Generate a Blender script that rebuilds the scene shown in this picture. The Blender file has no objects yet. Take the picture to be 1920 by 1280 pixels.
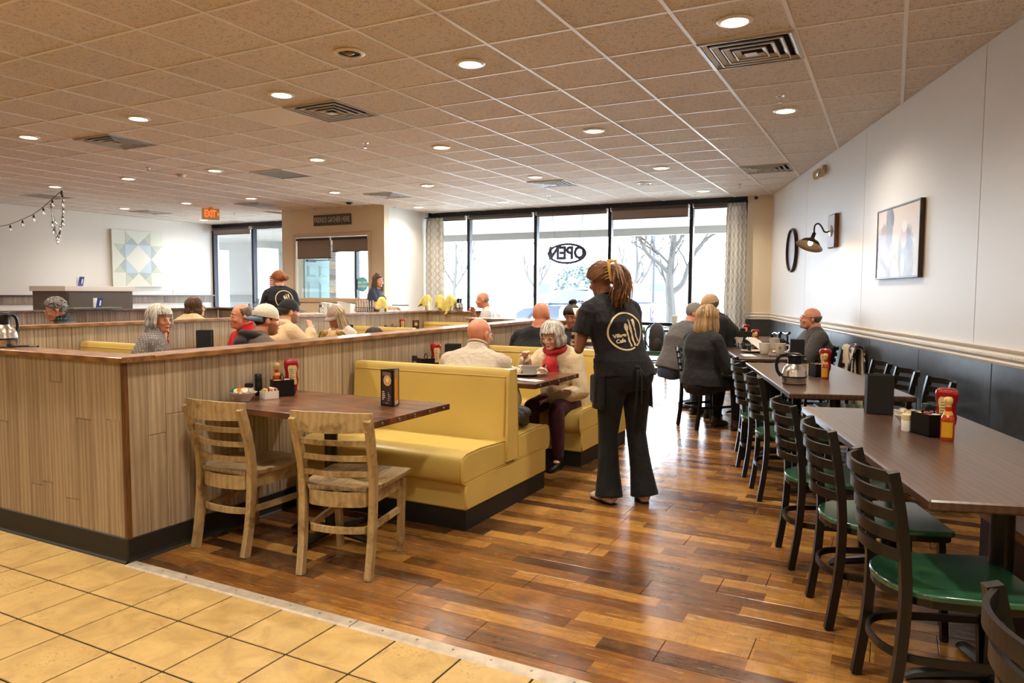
import bpy, bmesh, math, random
import numpy as np
from mathutils import Vector, Matrix, Quaternion, noise
from mathutils.bvhtree import BVHTree
random.seed(7)
PI = math.pi
R = math.radians
SC = bpy.context.scene
COL = SC.collection

# ------------------------------------------------------------------ camera
cam = bpy.data.cameras.new('camera')
camo = bpy.data.objects.new('camera', cam); COL.objects.link(camo)
cam.sensor_width = 36.0; cam.lens = 1366.7/1920*36.0; cam.clip_start = .05; cam.clip_end = 400
_y, _p, _r = -.4799, -.0669, .0049
_f = Vector((math.sin(_y)*math.cos(_p), math.cos(_y)*math.cos(_p), math.sin(_p)))
_rt = Vector((math.cos(_y), -math.sin(_y), 0)); _up = _rt.cross(_f)
_r2 = _rt*math.cos(_r)+_up*math.sin(_r); _u2 = -_rt*math.sin(_r)+_up*math.cos(_r)
m = Matrix(((_r2.x,_u2.x,-_f.x,0),(_r2.y,_u2.y,-_f.y,0),(_r2.z,_u2.z,-_f.z,1.413),(0,0,0,1)))
camo.matrix_world = m
SC.camera = camo
# ------------------------------------------------------------------ world, exposure, lights
SKY = 19.5
w = bpy.data.worlds.new('overcast_sky'); SC.world = w; w.use_nodes = True
bg = w.node_tree.nodes['Background']
bg.inputs[0].default_value = (.76,.87,1.0,1); bg.inputs[1].default_value = SKY
SC.view_settings.view_transform = 'Standard'; SC.view_settings.look = 'None'
SC.view_settings.gamma = 1; SC.view_settings.use_curve_mapping = False
SC.view_settings.exposure = 0.8
SC.cycles.use_denoising = True
SC.cycles.max_bounces = 8; SC.cycles.diffuse_bounces = 5; SC.cycles.transparent_max_bounces = 16
SC.cycles.sample_clamp_indirect = 6.0
SC.cycles.caustics_reflective = False; SC.cycles.caustics_refractive = False
LAMP = 86.0      # watts of one ceiling can
def arealight(name, loc, size, rot, energy, col, portal=False):
    l = bpy.data.lights.new(name, 'AREA'); l.shape = 'RECTANGLE'; l.size, l.size_y = size
    l.energy = energy; l.color = col
    o = bpy.data.objects.new(name, l); COL.objects.link(o); o.location = loc; o.rotation_euler = rot
    if portal: l.cycles.is_portal = True
    return o
# sampling portals in the window openings (they add no light of their own)
arealight('window_daylight_portal', (-5.45,12.95,1.5), (6.5,2.95), (R(-90),0,0), 1, (1,1,1), True)
arealight('left_window_daylight_portal', (-13.2,12.85,1.9), (3.9,2.3), (R(-90),0,0), 1, (1,1,1), True)

# ------------------------------------------------------------------ colour and materials
def lin(c):
    return tuple((x/12.92 if x <= .04045 else ((x+.055)/1.055)**2.4) for x in (v/255 for v in c))+(1,)
MATS = {}
class NT:
    def __init__(s, name):
        s.m = bpy.data.materials.new(name); s.m.use_nodes = True
        s.t = s.m.node_tree; s.n = s.t.nodes; s.l = s.t.links
        s.b = s.n['Principled BSDF']; s.out = s.n['Material Output']
    def node(s, typ, **kw):
        n = s.n.new(typ)
        for k, v in kw.items():
            if k.startswith('i_'):
                key = k[2:]; key = int(key) if key.isdigit() else key.replace('_',' ')
                inp = n.inputs[key]
                if hasattr(v, 'is_output') or isinstance(v, bpy.types.NodeSocket): s.l.new(v, inp)
                else: inp.default_value = v
            else: setattr(n, k, v)
        return n
    def math(s, op, a, b=None, c=None):
        n = s.node('ShaderNodeMath', operation=op)
        for i, v in enumerate((a, b, c)):
            if v is None: continue
            if isinstance(v, (int, float)): n.inputs[i].default_value = v
            else: s.l.new(v, n.inputs[i])
        return n.outputs[0]
    def ramp(s, fac, stops, interp='LINEAR'):
        n = s.n.new('ShaderNodeValToRGB'); n.color_ramp.interpolation = interp
        e = n.color_ramp.elements
        while len(e) < len(stops): e.new(.5)
        for k, (p, c) in enumerate(stops):
            e[k].position = p; e[k].color = c if len(c) == 4 else lin(c)
        s.l.new(fac, n.inputs[0]); return n.outputs[0]
    def mix(s, fac, a, b, mode='MIX'):
        n = s.n.new('ShaderNodeMix'); n.data_type = 'RGBA'; n.blend_type = mode
        for i, v in ((0, fac), (6, a), (7, b)):
            if isinstance(v, (int, float)): n.inputs[i].default_value = v
            elif isinstance(v, tuple): n.inputs[i].default_value = v if len(v) == 4 else lin(v)
            else: s.l.new(v, n.inputs[i])
        return n.outputs[2]
    def bump(s, h, strength=.3, dist=.01):
        n = s.node('ShaderNodeBump', i_Strength=strength, i_Distance=dist); s.l.new(h, n.inputs['Height'])
        s.l.new(n.outputs[0], s.b.inputs['Normal'])
    def coords(s, scale=(1,1,1), world=False, rnd=0.0):
        if world: src = s.n.new('ShaderNodeNewGeometry').outputs['Position']
        else: src = s.n.new('ShaderNodeTexCoord').outputs['Object']
        mp = s.n.new('ShaderNodeMapping'); mp.inputs['Scale'].default_value = scale
        s.l.new(src, mp.inputs[0])
        if rnd:
            oi = s.n.new('ShaderNodeObjectInfo')
            v = s.node('ShaderNodeVectorMath', operation='SCALE'); v.inputs[0].default_value = (3.1,5.7,7.3)
            s.l.new(s.math('MULTIPLY', oi.outputs['Random'], rnd), v.inputs['Scale'])
            s.l.new(v.outputs[0], mp.inputs['Location'])
        return mp.outputs[0]
    def noise(s, vec, scale=5, detail=3, dist=0, rough=.5):
        n = s.node('ShaderNodeTexNoise', i_Scale=scale, i_Detail=detail, i_Distortion=dist, i_Roughness=rough)
        s.l.new(vec, n.inputs['Vector']); return n.outputs[0]
def mat(name, col, rough=.5, metal=0, var=0.0, vscale=8, bump=0.0, bscale=40, coat=0, sheen=0, spec=.5, emis=0, ecol=None, rnd=0, trans=0, ior=1.45, stretch=(1,1,1), bdist=.004):
    if name in MATS: return MATS[name]
    s = NT(name); b = s.b; c = lin(col)
    b.inputs['Base Color'].default_value = c; b.inputs['Roughness'].default_value = rough
    b.inputs['Metallic'].default_value = metal; b.inputs['Specular IOR Level'].default_value = spec
    b.inputs['Coat Weight'].default_value = coat; b.inputs['Sheen Weight'].default_value = sheen
    b.inputs['Transmission Weight'].default_value = trans; b.inputs['IOR'].default_value = ior
    if emis:
        b.inputs['Emission Color'].default_value = lin(ecol or col); b.inputs['Emission Strength'].default_value = emis
    vec = s.coords(stretch, rnd=rnd) if (var or bump) else None
    if var:
        n = s.noise(vec, vscale, 4)
        hi = tuple(min(1, x*(1+var)) for x in c[:3])+(1,); lo = tuple(x*(1-var) for x in c[:3])+(1,)
        s.l.new(s.ramp(n, [(.3, lo), (.7, hi)]), b.inputs['Base Color'])
    if bump: s.bump(s.noise(vec, bscale, 4), bump, bdist)
    MATS[name] = s.m; return s.m
def wood(name, dark, light, rough=.45, grain=(1,1,12), scale=6, rnd=20, bump=.15, coat=0, wear=None, mid=.5):
    """grain: small number along the grain direction"""
    if name in MATS: return MATS[name]
    s = NT(name); vec = s.coords(grain, rnd=rnd)
    n1 = s.noise(vec, scale, 6, 1.2, .6); n2 = s.noise(vec, scale*7, 4, .4)
    wv = s.node('ShaderNodeTexWave', i_Scale=scale*.7, i_Distortion=6.0, i_Detail=3.0, i_Detail_Scale=1.5)
    s.l.new(vec, wv.inputs['Vector'])
    a = s.math('ADD', s.math('MULTIPLY', n1, .55), s.math('ADD', s.math('MULTIPLY', n2, .25), s.math('MULTIPLY', wv.outputs['Fac'], .2)))
    oi = s.n.new('ShaderNodeObjectInfo')
    a = s.math('ADD', a, s.math('MULTIPLY', s.math('SUBTRACT', oi.outputs['Random'], .5), .16 if rnd else 0))
    c = s.ramp(a, [(.32, dark), (mid, tuple((x+y)/2 for x, y in zip(dark, light))), (.68, light)])
    if wear:
        wn = s.noise(s.coords((1,1,1), rnd=3), 7, 5, .5, .7)
        c = s.mix(s.ramp(wn, [(.52, (0,0,0,1)), (.66, (1,1,1,1))]), c, wear)
    s.l.new(c, s.b.inputs['Base Color']); s.b.inputs['Roughness'].default_value = rough
    s.b.inputs['Coat Weight'].default_value = coat; s.b.inputs['Coat Roughness'].default_value = .15
    s.bump(a, bump, .003)
    MATS[name] = s.m; return s.m

# ------------------------------------------------------------------ mesh building
class MB:
    def __init__(s): s.v = []; s.f = []; s.mi = []
    def add(s, vs, fs, m=0, M=None):
        o = len(s.v)
        s.v += [tuple(M @ Vector(p)) for p in vs] if M is not None else [tuple(p) for p in vs]
        s.f += [tuple(i+o for i in f) for f in fs]; s.mi += [m]*len(fs); return s
    def box(s, x0, x1, y0, y1, z0, z1, m=0, M=None, bev=0.0):
        if bev <= 0:
            v = [(x,y,z) for z in (z0,z1) for y in (y0,y1) for x in (x0,x1)]
            return s.add(v, [(0,2,3,1),(4,5,7,6),(0,1,5,4),(2,6,7,3),(0,4,6,2),(1,3,7,5)], m, M)
        b = min(bev, (x1-x0)*.49, (y1-y0)*.49, (z1-z0)*.49)
        v = []; idx = {}
        for sx in (0,1):
            for sy in (0,1):
                for sz in (0,1):
                    X = (x0,x1)[sx]; Y = (y0,y1)[sy]; Z = (z0,z1)[sz]
                    ix = b if sx == 0 else -b; iy = b if sy == 0 else -b; iz = b if sz == 0 else -b
                    for k, p in enumerate(((X,Y+iy,Z+iz),(X+ix,Y,Z+iz),(X+ix,Y+iy,Z))):
                        idx[(sx,sy,sz,k)] = len(v); v.append(p)
        f = []
        g = lambda a,b_,c,k: idx[(a,b_,c,k)]
        for a in (0,1):
            q = [g(a,0,0,0),g(a,1,0,0),g(a,1,1,0),g(a,0,1,0)]; f.append(q if a else q[::-1])
            q = [g(0,a,0,1),g(1,a,0,1),g(1,a,1,1),g(0,a,1,1)]; f.append(q[::-1] if a else q)
            q = [g(0,0,a,2),g(1,0,a,2),g(1,1,a,2),g(0,1,a,2)]; f.append(q if a else q[::-1])
        for a in (0,1):
            for c in (0,1):
                q = [g(0,a,c,1),g(1,a,c,1),g(1,a,c,2),g(0,a,c,2)]; f.append(q if (a^c) else q[::-1])
                q = [g(a,0,c,0),g(a,1,c,0),g(a,1,c,2),g(a,0,c,2)]; f.append(q[::-1] if (a^c) else q)
                q = [g(a,c,0,0),g(a,c,1,0),g(a,c,1,1),g(a,c,0,1)]; f.append(q if (a^c) else q[::-1])
        for a in (0,1):
            for c in (0,1):
                for d in (0,1):
                    q = [g(a,c,d,0),g(a,c,d,1),g(a,c,d,2)]; f.append(q if (a^c^d) else q[::-1])
        return s.add(v, f, m, M)
    def rings(s, rings, m=0, caps=True, closed=False):
        o = len(s.v); n = len(rings[0])
        for r in rings: s.v += [tuple(p) for p in r]
        k = len(rings); fs = []
        for i in range(k if closed else k-1):
            a = o+i*n; b = o+((i+1)%k)*n
            for j in range(n):
                j2 = (j+1)%n; fs.append((a+j, a+j2, b+j2, b+j))
        if caps and not closed:
            fs.append(tuple(o+j for j in range(n))[::-1]); fs.append(tuple(o+(k-1)*n+j for j in range(n)))
        s.f += fs; s.mi += [m]*len(fs); return s
    def tube(s, pts, r, seg=10, m=0, up=(0,0,1), sq=False, M=None, closed=False, caps=True):
        """r: number, or list of numbers / (a, b) pairs; a runs along side, b along up"""
        pts = [Vector(p) for p in pts]; k = len(pts)
        if not isinstance(r, list): r = [r]*k
        rr = []; up = Vector(up); prev = None
        for i, p in enumerate(pts):
            if closed: t = pts[(i+1)%k]-pts[i-1]
            else: t = pts[min(i+1,k-1)]-pts[max(i-1,0)]
            if t.length < 1e-9: t = Vector((0,0,1))
            t.normalize()
            ref = up if prev is None else prev
            side = t.cross(ref)
            if side.length < 1e-4: side = t.cross(Vector((0,1,0)) if abs(t.y) < .9 else Vector((1,0,0)))
            side.normalize(); u = side.cross(t).normalized()
            if abs(t.dot(up)) < .97: prev = None
            else: prev = u
            a, b = r[i] if isinstance(r[i], (tuple, list)) else (r[i], r[i])
            ring = []
            for j in range(seg):
                if sq: c, d = ((1,1),(-1,1),(-1,-1),(1,-1))[j]
                else: c, d = math.cos(2*PI*j/seg), math.sin(2*PI*j/seg)
                q = p+side*(a*c)+u*(b*d)
                ring.append(M @ q if M is not None else q)
            rr.append(ring)
        return s.rings(rr, m, caps, closed)
    def bar(s, p, q, a, b=None, m=0, up=(0,0,1), M=None):
        return s.tube([p,q], [(a,b or a)]*2, 4, m, up, True, M)
    def lathe(s, prof, seg=20, m=0, M=None, c=(0,0,0)):
        rr = []
        for r, z in prof:
            ring = [Vector((c[0]+max(r,1e-4)*math.cos(2*PI*j/seg), c[1]+max(r,1e-4)*math.sin(2*PI*j/seg), c[2]+z)) for j in range(seg)]
            rr.append([M @ p for p in ring] if M is not None else ring)
        return s.rings(rr, m, caps=(prof[0][0]<.006 or prof[-1][0]<.006))
    def prism(s, poly, z0, z1, m=0, M=None):
        n = len(poly); v = [(x,y,z0) for x,y in poly]+[(x,y,z1) for x,y in poly]
        f = [tuple(range(n))[::-1], tuple(range(n,2*n))]+[(i,(i+1)%n,n+(i+1)%n,n+i) for i in range(n)]
        return s.add(v, f, m, M)
    def ell(s, c, r, M=None, seg=18, m=0, rot=None):
        c = Vector(c); rr = []; k = max(6, seg//2)
        for i in range(k+1):
            t = PI*i/k; z = -math.cos(t); q = max(math.sin(t), 1e-3)
            ring = []
            for j in range(seg):
                p = Vector((r[0]*q*math.cos(2*PI*j/seg), r[1]*q*math.sin(2*PI*j/seg), r[2]*z))
                if rot is not None: p = rot @ p
                p = c+p; ring.append(M @ p if M is not None else p)
            rr.append(ring)
        return s.rings(rr, m)
    def mesh(s, name, mats, smooth=True, angle=40):
        me = bpy.data.meshes.new(name); me.from_pydata(s.v, [], s.f)
        for k in (mats if isinstance(mats, (list, tuple)) else [mats]): me.materials.append(k)
        if len(me.materials) > 1: me.polygons.foreach_set('material_index', s.mi)
        if smooth:
            me.polygons.foreach_set('use_smooth', [True]*len(me.polygons)); me.update()
            me.set_sharp_from_angle(angle=R(angle))
        me.update(); return me
def tag(o, label=None, cat=None, group=None, kind=None):
    if label: o['label'] = label
    if cat: o['category'] = cat
    if group: o['group'] = group
    if kind: o['kind'] = kind
    return o
def obj(name, mb, mats=None, parent=None, smooth=True, loc=None, rot=None, angle=40, **tags):
    me = mb.mesh(name, mats, smooth, angle) if isinstance(mb, MB) else mb
    o = bpy.data.objects.new(name, me); COL.objects.link(o)
    if parent: o.parent = parent
    if loc is not None: o.location = loc
    if rot is not None: o.rotation_euler = rot
    return tag(o, **tags)
def thing(name, label, cat, loc=(0,0,0), rz=0, group=None, kind=None):
    o = bpy.data.objects.new(name, None); COL.objects.link(o); o.empty_display_size = .1
    o.location = loc; o.rotation_euler = (0,0,rz); return tag(o, label, cat, group, kind)
def dup(root, loc, rz=None, label=None, group=None):
    def cp(o, par):
        c = o.copy(); COL.objects.link(c)
        if par: c.parent = par
        for ch in [x for x in KIDS.get(o, [])]: cp(ch, c)
        return c
    if root not in KIDS: kids(root)
    r = cp(root, None); r.location = loc
    if rz is not None: r.rotation_euler = (0,0,rz)
    if label: r['label'] = label
    if group: r['group'] = group
    return r
KIDS = {}
def kids(o):
    KIDS[o] = list(o.children)
    for c in KIDS[o]: kids(c)
DG = None
def bake(o):
    """evaluate an object's modifiers into a plain mesh"""
    dg = bpy.context.evaluated_depsgraph_get()
    return bpy.data.meshes.new_from_object(o.evaluated_get(dg), depsgraph=dg)
def text_mesh(body, size=.1, ext=0.0, align='CENTER', bold=0.0, space=1.0):
    c = bpy.data.curves.new('lettering', 'FONT'); c.body = body; c.size = size; c.extrude = ext
    c.align_x = align; c.align_y = 'CENTER'; c.offset = bold; c.space_character = space; c.resolution_u = 2
    o = bpy.data.objects.new('lettering', c); COL.objects.link(o)
    me = bake(o); bpy.data.objects.remove(o); bpy.data.curves.remove(c)
    return me
def text_obj(name, body, size, material, M, parent=None, ext=.001, bold=0.0, space=1.0, sx=1.0, **tags):
    me = text_mesh(body, size, ext, 'CENTER', bold, space)
    me.transform(M @ Matrix.Diagonal((sx,1,1,1)))
    me.materials.clear(); me.materials.append(material)
    return obj(name, me, None, parent, **tags)
def catmull(P, n=6):
    P = [Vector(p) for p in P]; out = []
    for i in range(len(P)-1):
        p0 = P[max(i-1,0)]; p1 = P[i]; p2 = P[i+1]; p3 = P[min(i+2,len(P)-1)]
        for k in range(n):
            t = k/n; out.append(.5*((2*p1)+(-p0+p2)*t+(2*p0-5*p1+4*p2-p3)*t*t+(-p0+3*p1-3*p2+p3)*t**3))
    out.append(P[-1]); return out
HC = 3.048
WP = Vector((-1.805,12.80)); WD = Vector((.3088,-.9511)); WN = Vector((-.9511,-.3088))   # right wall: point, direction towards the camera, normal into the room
WA = math.atan2(WD.y, WD.x)
def wall(s, z, out=0.0):
    p = WP+WD*s+WN*out; return Vector((p.x, p.y, z))
WM = lambda s, z, out=0.0: Matrix.Translation(wall(s, z, out)) @ Matrix(((WD.x,0,WN.x,0),(WD.y,0,WN.y,0),(0,1,0,0),(0,0,0,1)))   # local x along wall, y up, z out of the wall
# ================================================================== MATERIALS
def ceiling_mat(name, col):
    s = NT(name); vec = s.coords((1,1,1), world=True)
    n = s.noise(vec, 42, 3, 1.6, .55)
    n2 = s.noise(vec, 150, 2, 0)
    oi = s.n.new('ShaderNodeObjectInfo')
    base = s.mix(s.math('MULTIPLY', oi.outputs['Random'], .6), lin(col), lin(tuple(int(x*.94) for x in col)))
    speck = s.ramp(n, [(.555,(0,0,0,1)),(.60,(1,1,1,1))])
    c = s.mix(s.math('MULTIPLY', speck, .5), base, lin(tuple(int(x*.60) for x in col)))
    c = s.mix(s.math('MULTIPLY', n2, .14), c, (.35,.28,.2,1))
    s.l.new(c, s.b.inputs['Base Color']); s.b.inputs['Roughness'].default_value = .95
    s.b.inputs['Specular IOR Level'].default_value = .1
    s.bump(s.math('SUBTRACT', n2, s.math('MULTIPLY', speck, 1.0)), .5, .003)
    return s.m
M_ceil = ceiling_mat('acoustic_tile', (232,220,208))
M_tbar = mat('white_painted_grid', (238,236,234), .4)
M_wall = mat('warm_white_wall_paint', (234,229,220), .62, bump=.06, bscale=220, stretch=(1,1,1), bdist=.002)
M_wallr = mat('textured_white_wall_panel', (222,220,217), .55, bump=.12, bscale=160, stretch=(6,6,1), bdist=.002)
M_wallt = mat('tan_wall_paint', (228,210,180), .65)
M_rail = mat('cream_rail_paint', (236,228,212), .4)
M_dark = mat('charcoal_panel', (58,60,64), .32, var=.25, vscale=14, bump=.1, bscale=60)
M_darkb = mat('black_vinyl_base', (34,31,28), .55, bump=.15, bscale=200)
M_alu = mat('dark_bronze_frame', (40,40,46), .38, .5)
M_steel = mat('brushed_steel', (196,190,182), .24, 1.0, bump=.05, bscale=60, stretch=(1,1,20))
M_chrome = mat('polished_chrome', (225,225,228), .08, 1.0)
M_black = mat('black_plastic', (20,20,22), .35)
M_blackm = mat('matte_black_card', (30,29,30), .75, bump=.1, bscale=150)
M_bmetal = mat('dark_brown_powder_coat', (34,29,26), .36, .2, bump=.06, bscale=180)
M_white = mat('white_ceramic', (232,228,218), .18, coat=.3)
M_paper = mat('white_paper', (240,238,232), .8)
M_yel = mat('yellow_vinyl', (212,185,102), .36, var=.05, vscale=3, bump=.12, bscale=260, bdist=.0015)
M_yelp = mat('yellow_vinyl_piping', (206,172,82), .4)
M_board = wood('grey_washed_oak', (146,126,100), (184,166,140), .6, (6,6,.4), 2.1, 30, .25)
M_boardd = wood('grey_brown_plank', (112,96,80), (158,140,120), .6, (5,5,.45), 2.0, 30, .3)
M_cap = wood('oiled_oak_cap', (100,66,34), (162,116,68), .38, (6,.6,6), 4, 10, .1, .2)
M_capx = wood('oiled_oak_cap_cross', (100,66,34), (162,116,68), .38, (.6,6,6), 4, 10, .1, .2)
M_capd = wood('dark_walnut_cap', (62,44,34), (112,84,66), .4, (.6,6,6), 4, 10, .1, .2)
M_trim = wood('stained_corner_trim', (66,40,18), (120,78,38), .4, (8,8,.6), 5, 0, .1)
M_table = wood('stained_plank_table', (66,38,24), (122,76,48), .3, (.7,5,5), 2.2, 20, .12, .35)
M_table2 = wood('walnut_laminate_table', (66,46,36), (96,68,50), .34, (6,.6,6), 2.4, 0, .06, .25)
M_chairw = wood('distressed_cream_wood', (156,130,88), (184,159,114), .45, (3,3,2.2), 4, 30, .15, .1, wear=(122,92,52))
M_chairs = wood('distressed_cream_seat', (142,118,86), (182,160,124), .42, (4,.8,4), 4, 30, .15, .1, wear=(116,90,58))
M_green = wood('green_stained_seat', (32,78,58), (58,114,82), .22, (6,1,6), 3, 8, .1, .5, wear=(62,118,70))
M_greenw = wood('green_painted_wood', (52,98,88), (86,134,122), .4, (7,7,1), 5, 8, .1, .1)
M_bronze = mat('bronze_shade', (62,52,44), .35, .6)
M_glass = None
def glass_mat(name, tint=(1,1,1,1), refl=.5, rough=0.0):
    s = NT(name); tr = s.node('ShaderNodeBsdfTransparent', i_Color=tint); gl = s.node('ShaderNodeBsdfGlossy', i_Roughness=rough)
    fr = s.node('ShaderNodeFresnel', i_IOR=1.45); mx = s.n.new('ShaderNodeMixShader')
    s.l.new(s.math('MULTIPLY', fr.outputs[0], refl), mx.inputs[0]); s.l.new(tr.outputs[0], mx.inputs[1]); s.l.new(gl.outputs[0], mx.inputs[2])
    s.l.new(mx.outputs[0], s.out.inputs[0]); return s.m
M_glass = glass_mat('window_glass', (.97,.985,.99,1), .6)
M_clear = glass_mat('clear_glass', (.93,.95,.97,1), 1.6, .02)
def lens_mat(name, col, st):
    s = NT(name); e = s.node('ShaderNodeEmission', i_Color=col, i_Strength=st); s.l.new(e.outputs[0], s.out.inputs[0]); return s.m
M_lens = lens_mat('lit_lamp_lens', (1,.80,.56,1), 14)
M_bulb = lens_mat('lit_bulb', (1,.74,.42,1), 10)
M_exit = lens_mat('lit_exit_lettering', (1,.10,.02,1), 1.6)

def floor_wood():
    s = NT('rustic_wood_floor')
    g = s.n.new('ShaderNodeNewGeometry'); sp = s.n.new('ShaderNodeSeparateXYZ'); s.l.new(g.outputs['Position'], sp.inputs[0])
    x, y = sp.outputs[0], sp.outputs[1]
    row = s.math('FLOOR', s.math('DIVIDE', s.math('SUBTRACT', y, 2.665), .0965))
    wn = s.n.new('ShaderNodeTexWhiteNoise'); wn.noise_dimensions = '1D'; s.l.new(row, wn.inputs['W'])
    seg = s.math('FLOOR', s.math('DIVIDE', s.math('ADD', x, s.math('MULTIPLY', wn.outputs['Value'], 3.0)), .74))
    wn2 = s.n.new('ShaderNodeTexWhiteNoise'); wn2.noise_dimensions = '2D'
    cb = s.n.new('ShaderNodeCombineXYZ'); s.l.new(row, cb.inputs[0]); s.l.new(seg, cb.inputs[1]); s.l.new(cb.outputs[0], wn2.inputs['Vector'])
    mp = s.n.new('ShaderNodeMapping'); mp.inputs['Scale'].default_value = (1.6,14,1); s.l.new(g.outputs['Position'], mp.inputs[0])
    off = s.node('ShaderNodeVectorMath', operation='SCALE', i_Scale=40.0); s.l.new(wn2.outputs['Color'], off.inputs[0]); s.l.new(off.outputs[0], mp.inputs['Location'])
    gr = s.noise(mp.outputs[0], 3.2, 7, 1.0, .65)
    mp2 = s.n.new('ShaderNodeMapping'); mp2.inputs['Scale'].default_value = (5,6,1); s.l.new(g.outputs['Position'], mp2.inputs[0])
    bl = s.noise(mp2.outputs[0], .8, 4, 1.5, .6)
    mp3 = s.n.new('ShaderNodeMapping'); mp3.inputs['Scale'].default_value = (60,4,1); mp3.inputs['Rotation'].default_value = (0,0,.25); s.l.new(g.outputs['Position'], mp3.inputs[0])
    saw = s.noise(mp3.outputs[0], 1.6, 3, 0)
    t = s.math('ADD', s.math('MULTIPLY', wn2.outputs['Value'], .42), s.math('ADD', s.math('MULTIPLY', gr, .42), s.math('MULTIPLY', bl, .26)))
    t = s.math('ADD', t, s.math('MULTIPLY', s.math('SUBTRACT', saw, .5), .10))
    c = s.ramp(t, [(.20,(58,40,26)),(.36,(80,50,27)),(.48,(114,72,34)),(.60,(142,94,44)),(.72,(170,122,58)),(.86,(190,144,72))])
    bl2 = s.noise(mp2.outputs[0], 2.1, 3, .8, .6)
    c = s.mix(s.math('MULTIPLY', s.ramp(bl2, [(.5,(0,0,0,1)),(.72,(1,1,1,1))]), .5), c, (96,84,62))
    c = s.mix(s.math('MULTIPLY', s.ramp(saw, [(.55,(0,0,0,1)),(.7,(1,1,1,1))]), .3), c, (54,38,26))
    s.l.new(c, s.b.inputs['Base Color'])
    s.l.new(s.ramp(gr, [(.3,(.20,.20,.20,1)),(.75,(.30,.30,.30,1))]), s.b.inputs['Roughness'])
    s.b.inputs['Specular IOR Level'].default_value = .55
    s.bump(s.math('ADD', gr, saw), .10, .0015)
    return s.m
M_floor = floor_wood()
def tile_mat():
    s = NT('buff_floor_tile'); v = s.coords((1,1,1), rnd=9)
    n = s.noise(v, 7, 6, .8, .6); n2 = s.noise(v, 30, 5, 2.5, .7)
    c = s.ramp(n, [(.3,(170,138,84)),(.55,(194,162,100)),(.75,(206,174,112))])
    crack = s.ramp(n2, [(.38,(1,1,1,1)),(.43,(0,0,0,1))])
    msk = s.ramp(s.noise(v, 3.5, 3, 0), [(.45,(0,0,0,1)),(.6,(1,1,1,1))])
    c = s.mix(s.math('MULTIPLY', s.math('MULTIPLY', crack, msk), .75), c, (118,84,46))
    s.l.new(c, s.b.inputs['Base Color']); s.b.inputs['Roughness'].default_value = .38
    s.bump(s.math('SUBTRACT', n2, crack), .25, .003); return s.m
M_tile = tile_mat()
M_grout = mat('dark_grout', (26,18,12), .95)

# ================================================================== ROOM SHELL
def plain(name, mb, m, **k): return obj(name, mb, m, smooth=False, kind='structure', **k)
# ---- ceiling: slab, lay-in tiles as parts, grid bars as parts
OX, OY, CW = -1.8146, 4.2872, .6096
ceil = plain('ceiling', MB().box(-17,6,-6,12.9,HC+.03,HC+.12), M_ceil)
def wall_x(y):     # x of the right wall at depth y
    return WP.x+(y-WP.y)*WD.x/WD.y
FLAT = {(-16+0,0)}
vents = {}
def cell(x, y): return (round((x-OX)/CW-.5), round((y-OY)/CW-.5))
diff_cells = {cell(*p): 'vent' for p in ((-.9,5.15),(-4.54,5.19),(-7.597,5.21),(-1.49,10.03),(-4.49,10.02),(-7.5,10.02),(-10.46,9.92),(-13.45,9.98))}
flat_cells = {cell(-7.59,7.61), cell(-12.97,7.5)}
tile_me = MB().box(-CW/2+.004,CW/2-.004,-CW/2+.004,CW/2-.004,.0,.016,bev=.004).mesh('ceiling_tile', M_ceil, False)
white_tile = mat('newer_white_tile', (232,222,212), .9)
cells = []
for i in range(-23, 9):
    for j in range(-15, 14):
        cx, cy = OX+CW*(i+.5), OY+CW*(j+.5)
        if (i,j) in diff_cells: continue
        if cx > wall_x(cy)+.45 or cx < -15.3 or cy > 12.9 or cy < -4.5: continue
        if cx < -8.6 and cy > 11.2 and cx > -11.3: continue
        v = Vector((cx, cy, HC))-Vector((0,0,1.413)); dep = v.dot(_f)
        vis = dep > .3 and abs(v.dot(_rt)/dep) < .76 and v.dot(_up)/dep < .56
        cells.append((not vis, v.length, i, j, cx, cy))
cells.sort()
rest = MB()
for n_, (_a, _b, i, j, cx, cy) in enumerate(cells):
    if n_ < 300:
        o = obj('ceiling_tile', tile_me, None, ceil, loc=(cx,cy,HC))
        if (i,j) == cell(-5.17,5.2): o.data = o.data.copy(); o.data.materials[0] = white_tile
    else: rest.box(cx-CW/2+.004,cx+CW/2-.004,cy-CW/2+.004,cy+CW/2-.004,HC,HC+.016)
tag(obj('far_tiles', rest, M_ceil, ceil, smooth=False), kind='stuff')
for i in range(-22, 9):
    x = OX+CW*i
    y1 = 12.85
    if x > WP.x: y1 = min(y1, WP.y+(x-WP.x)*WD.y/WD.x)
    if -11.3 < x < -8.65: y1 = 11.3
    obj('grid_bar', MB().box(x-.012,x+.012,-4.5,y1,HC-.006,HC+.01), M_tbar, ceil, smooth=False)
for j in range(-14, 15):
    y = OY+CW*j; x1 = min(6, wall_x(y))
    if y > 12.85: continue
    obj('cross_bar', MB().box(-15,x1,y-.011,y+.011,HC-.004,HC+.009), M_tbar, ceil, smooth=False)
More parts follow.
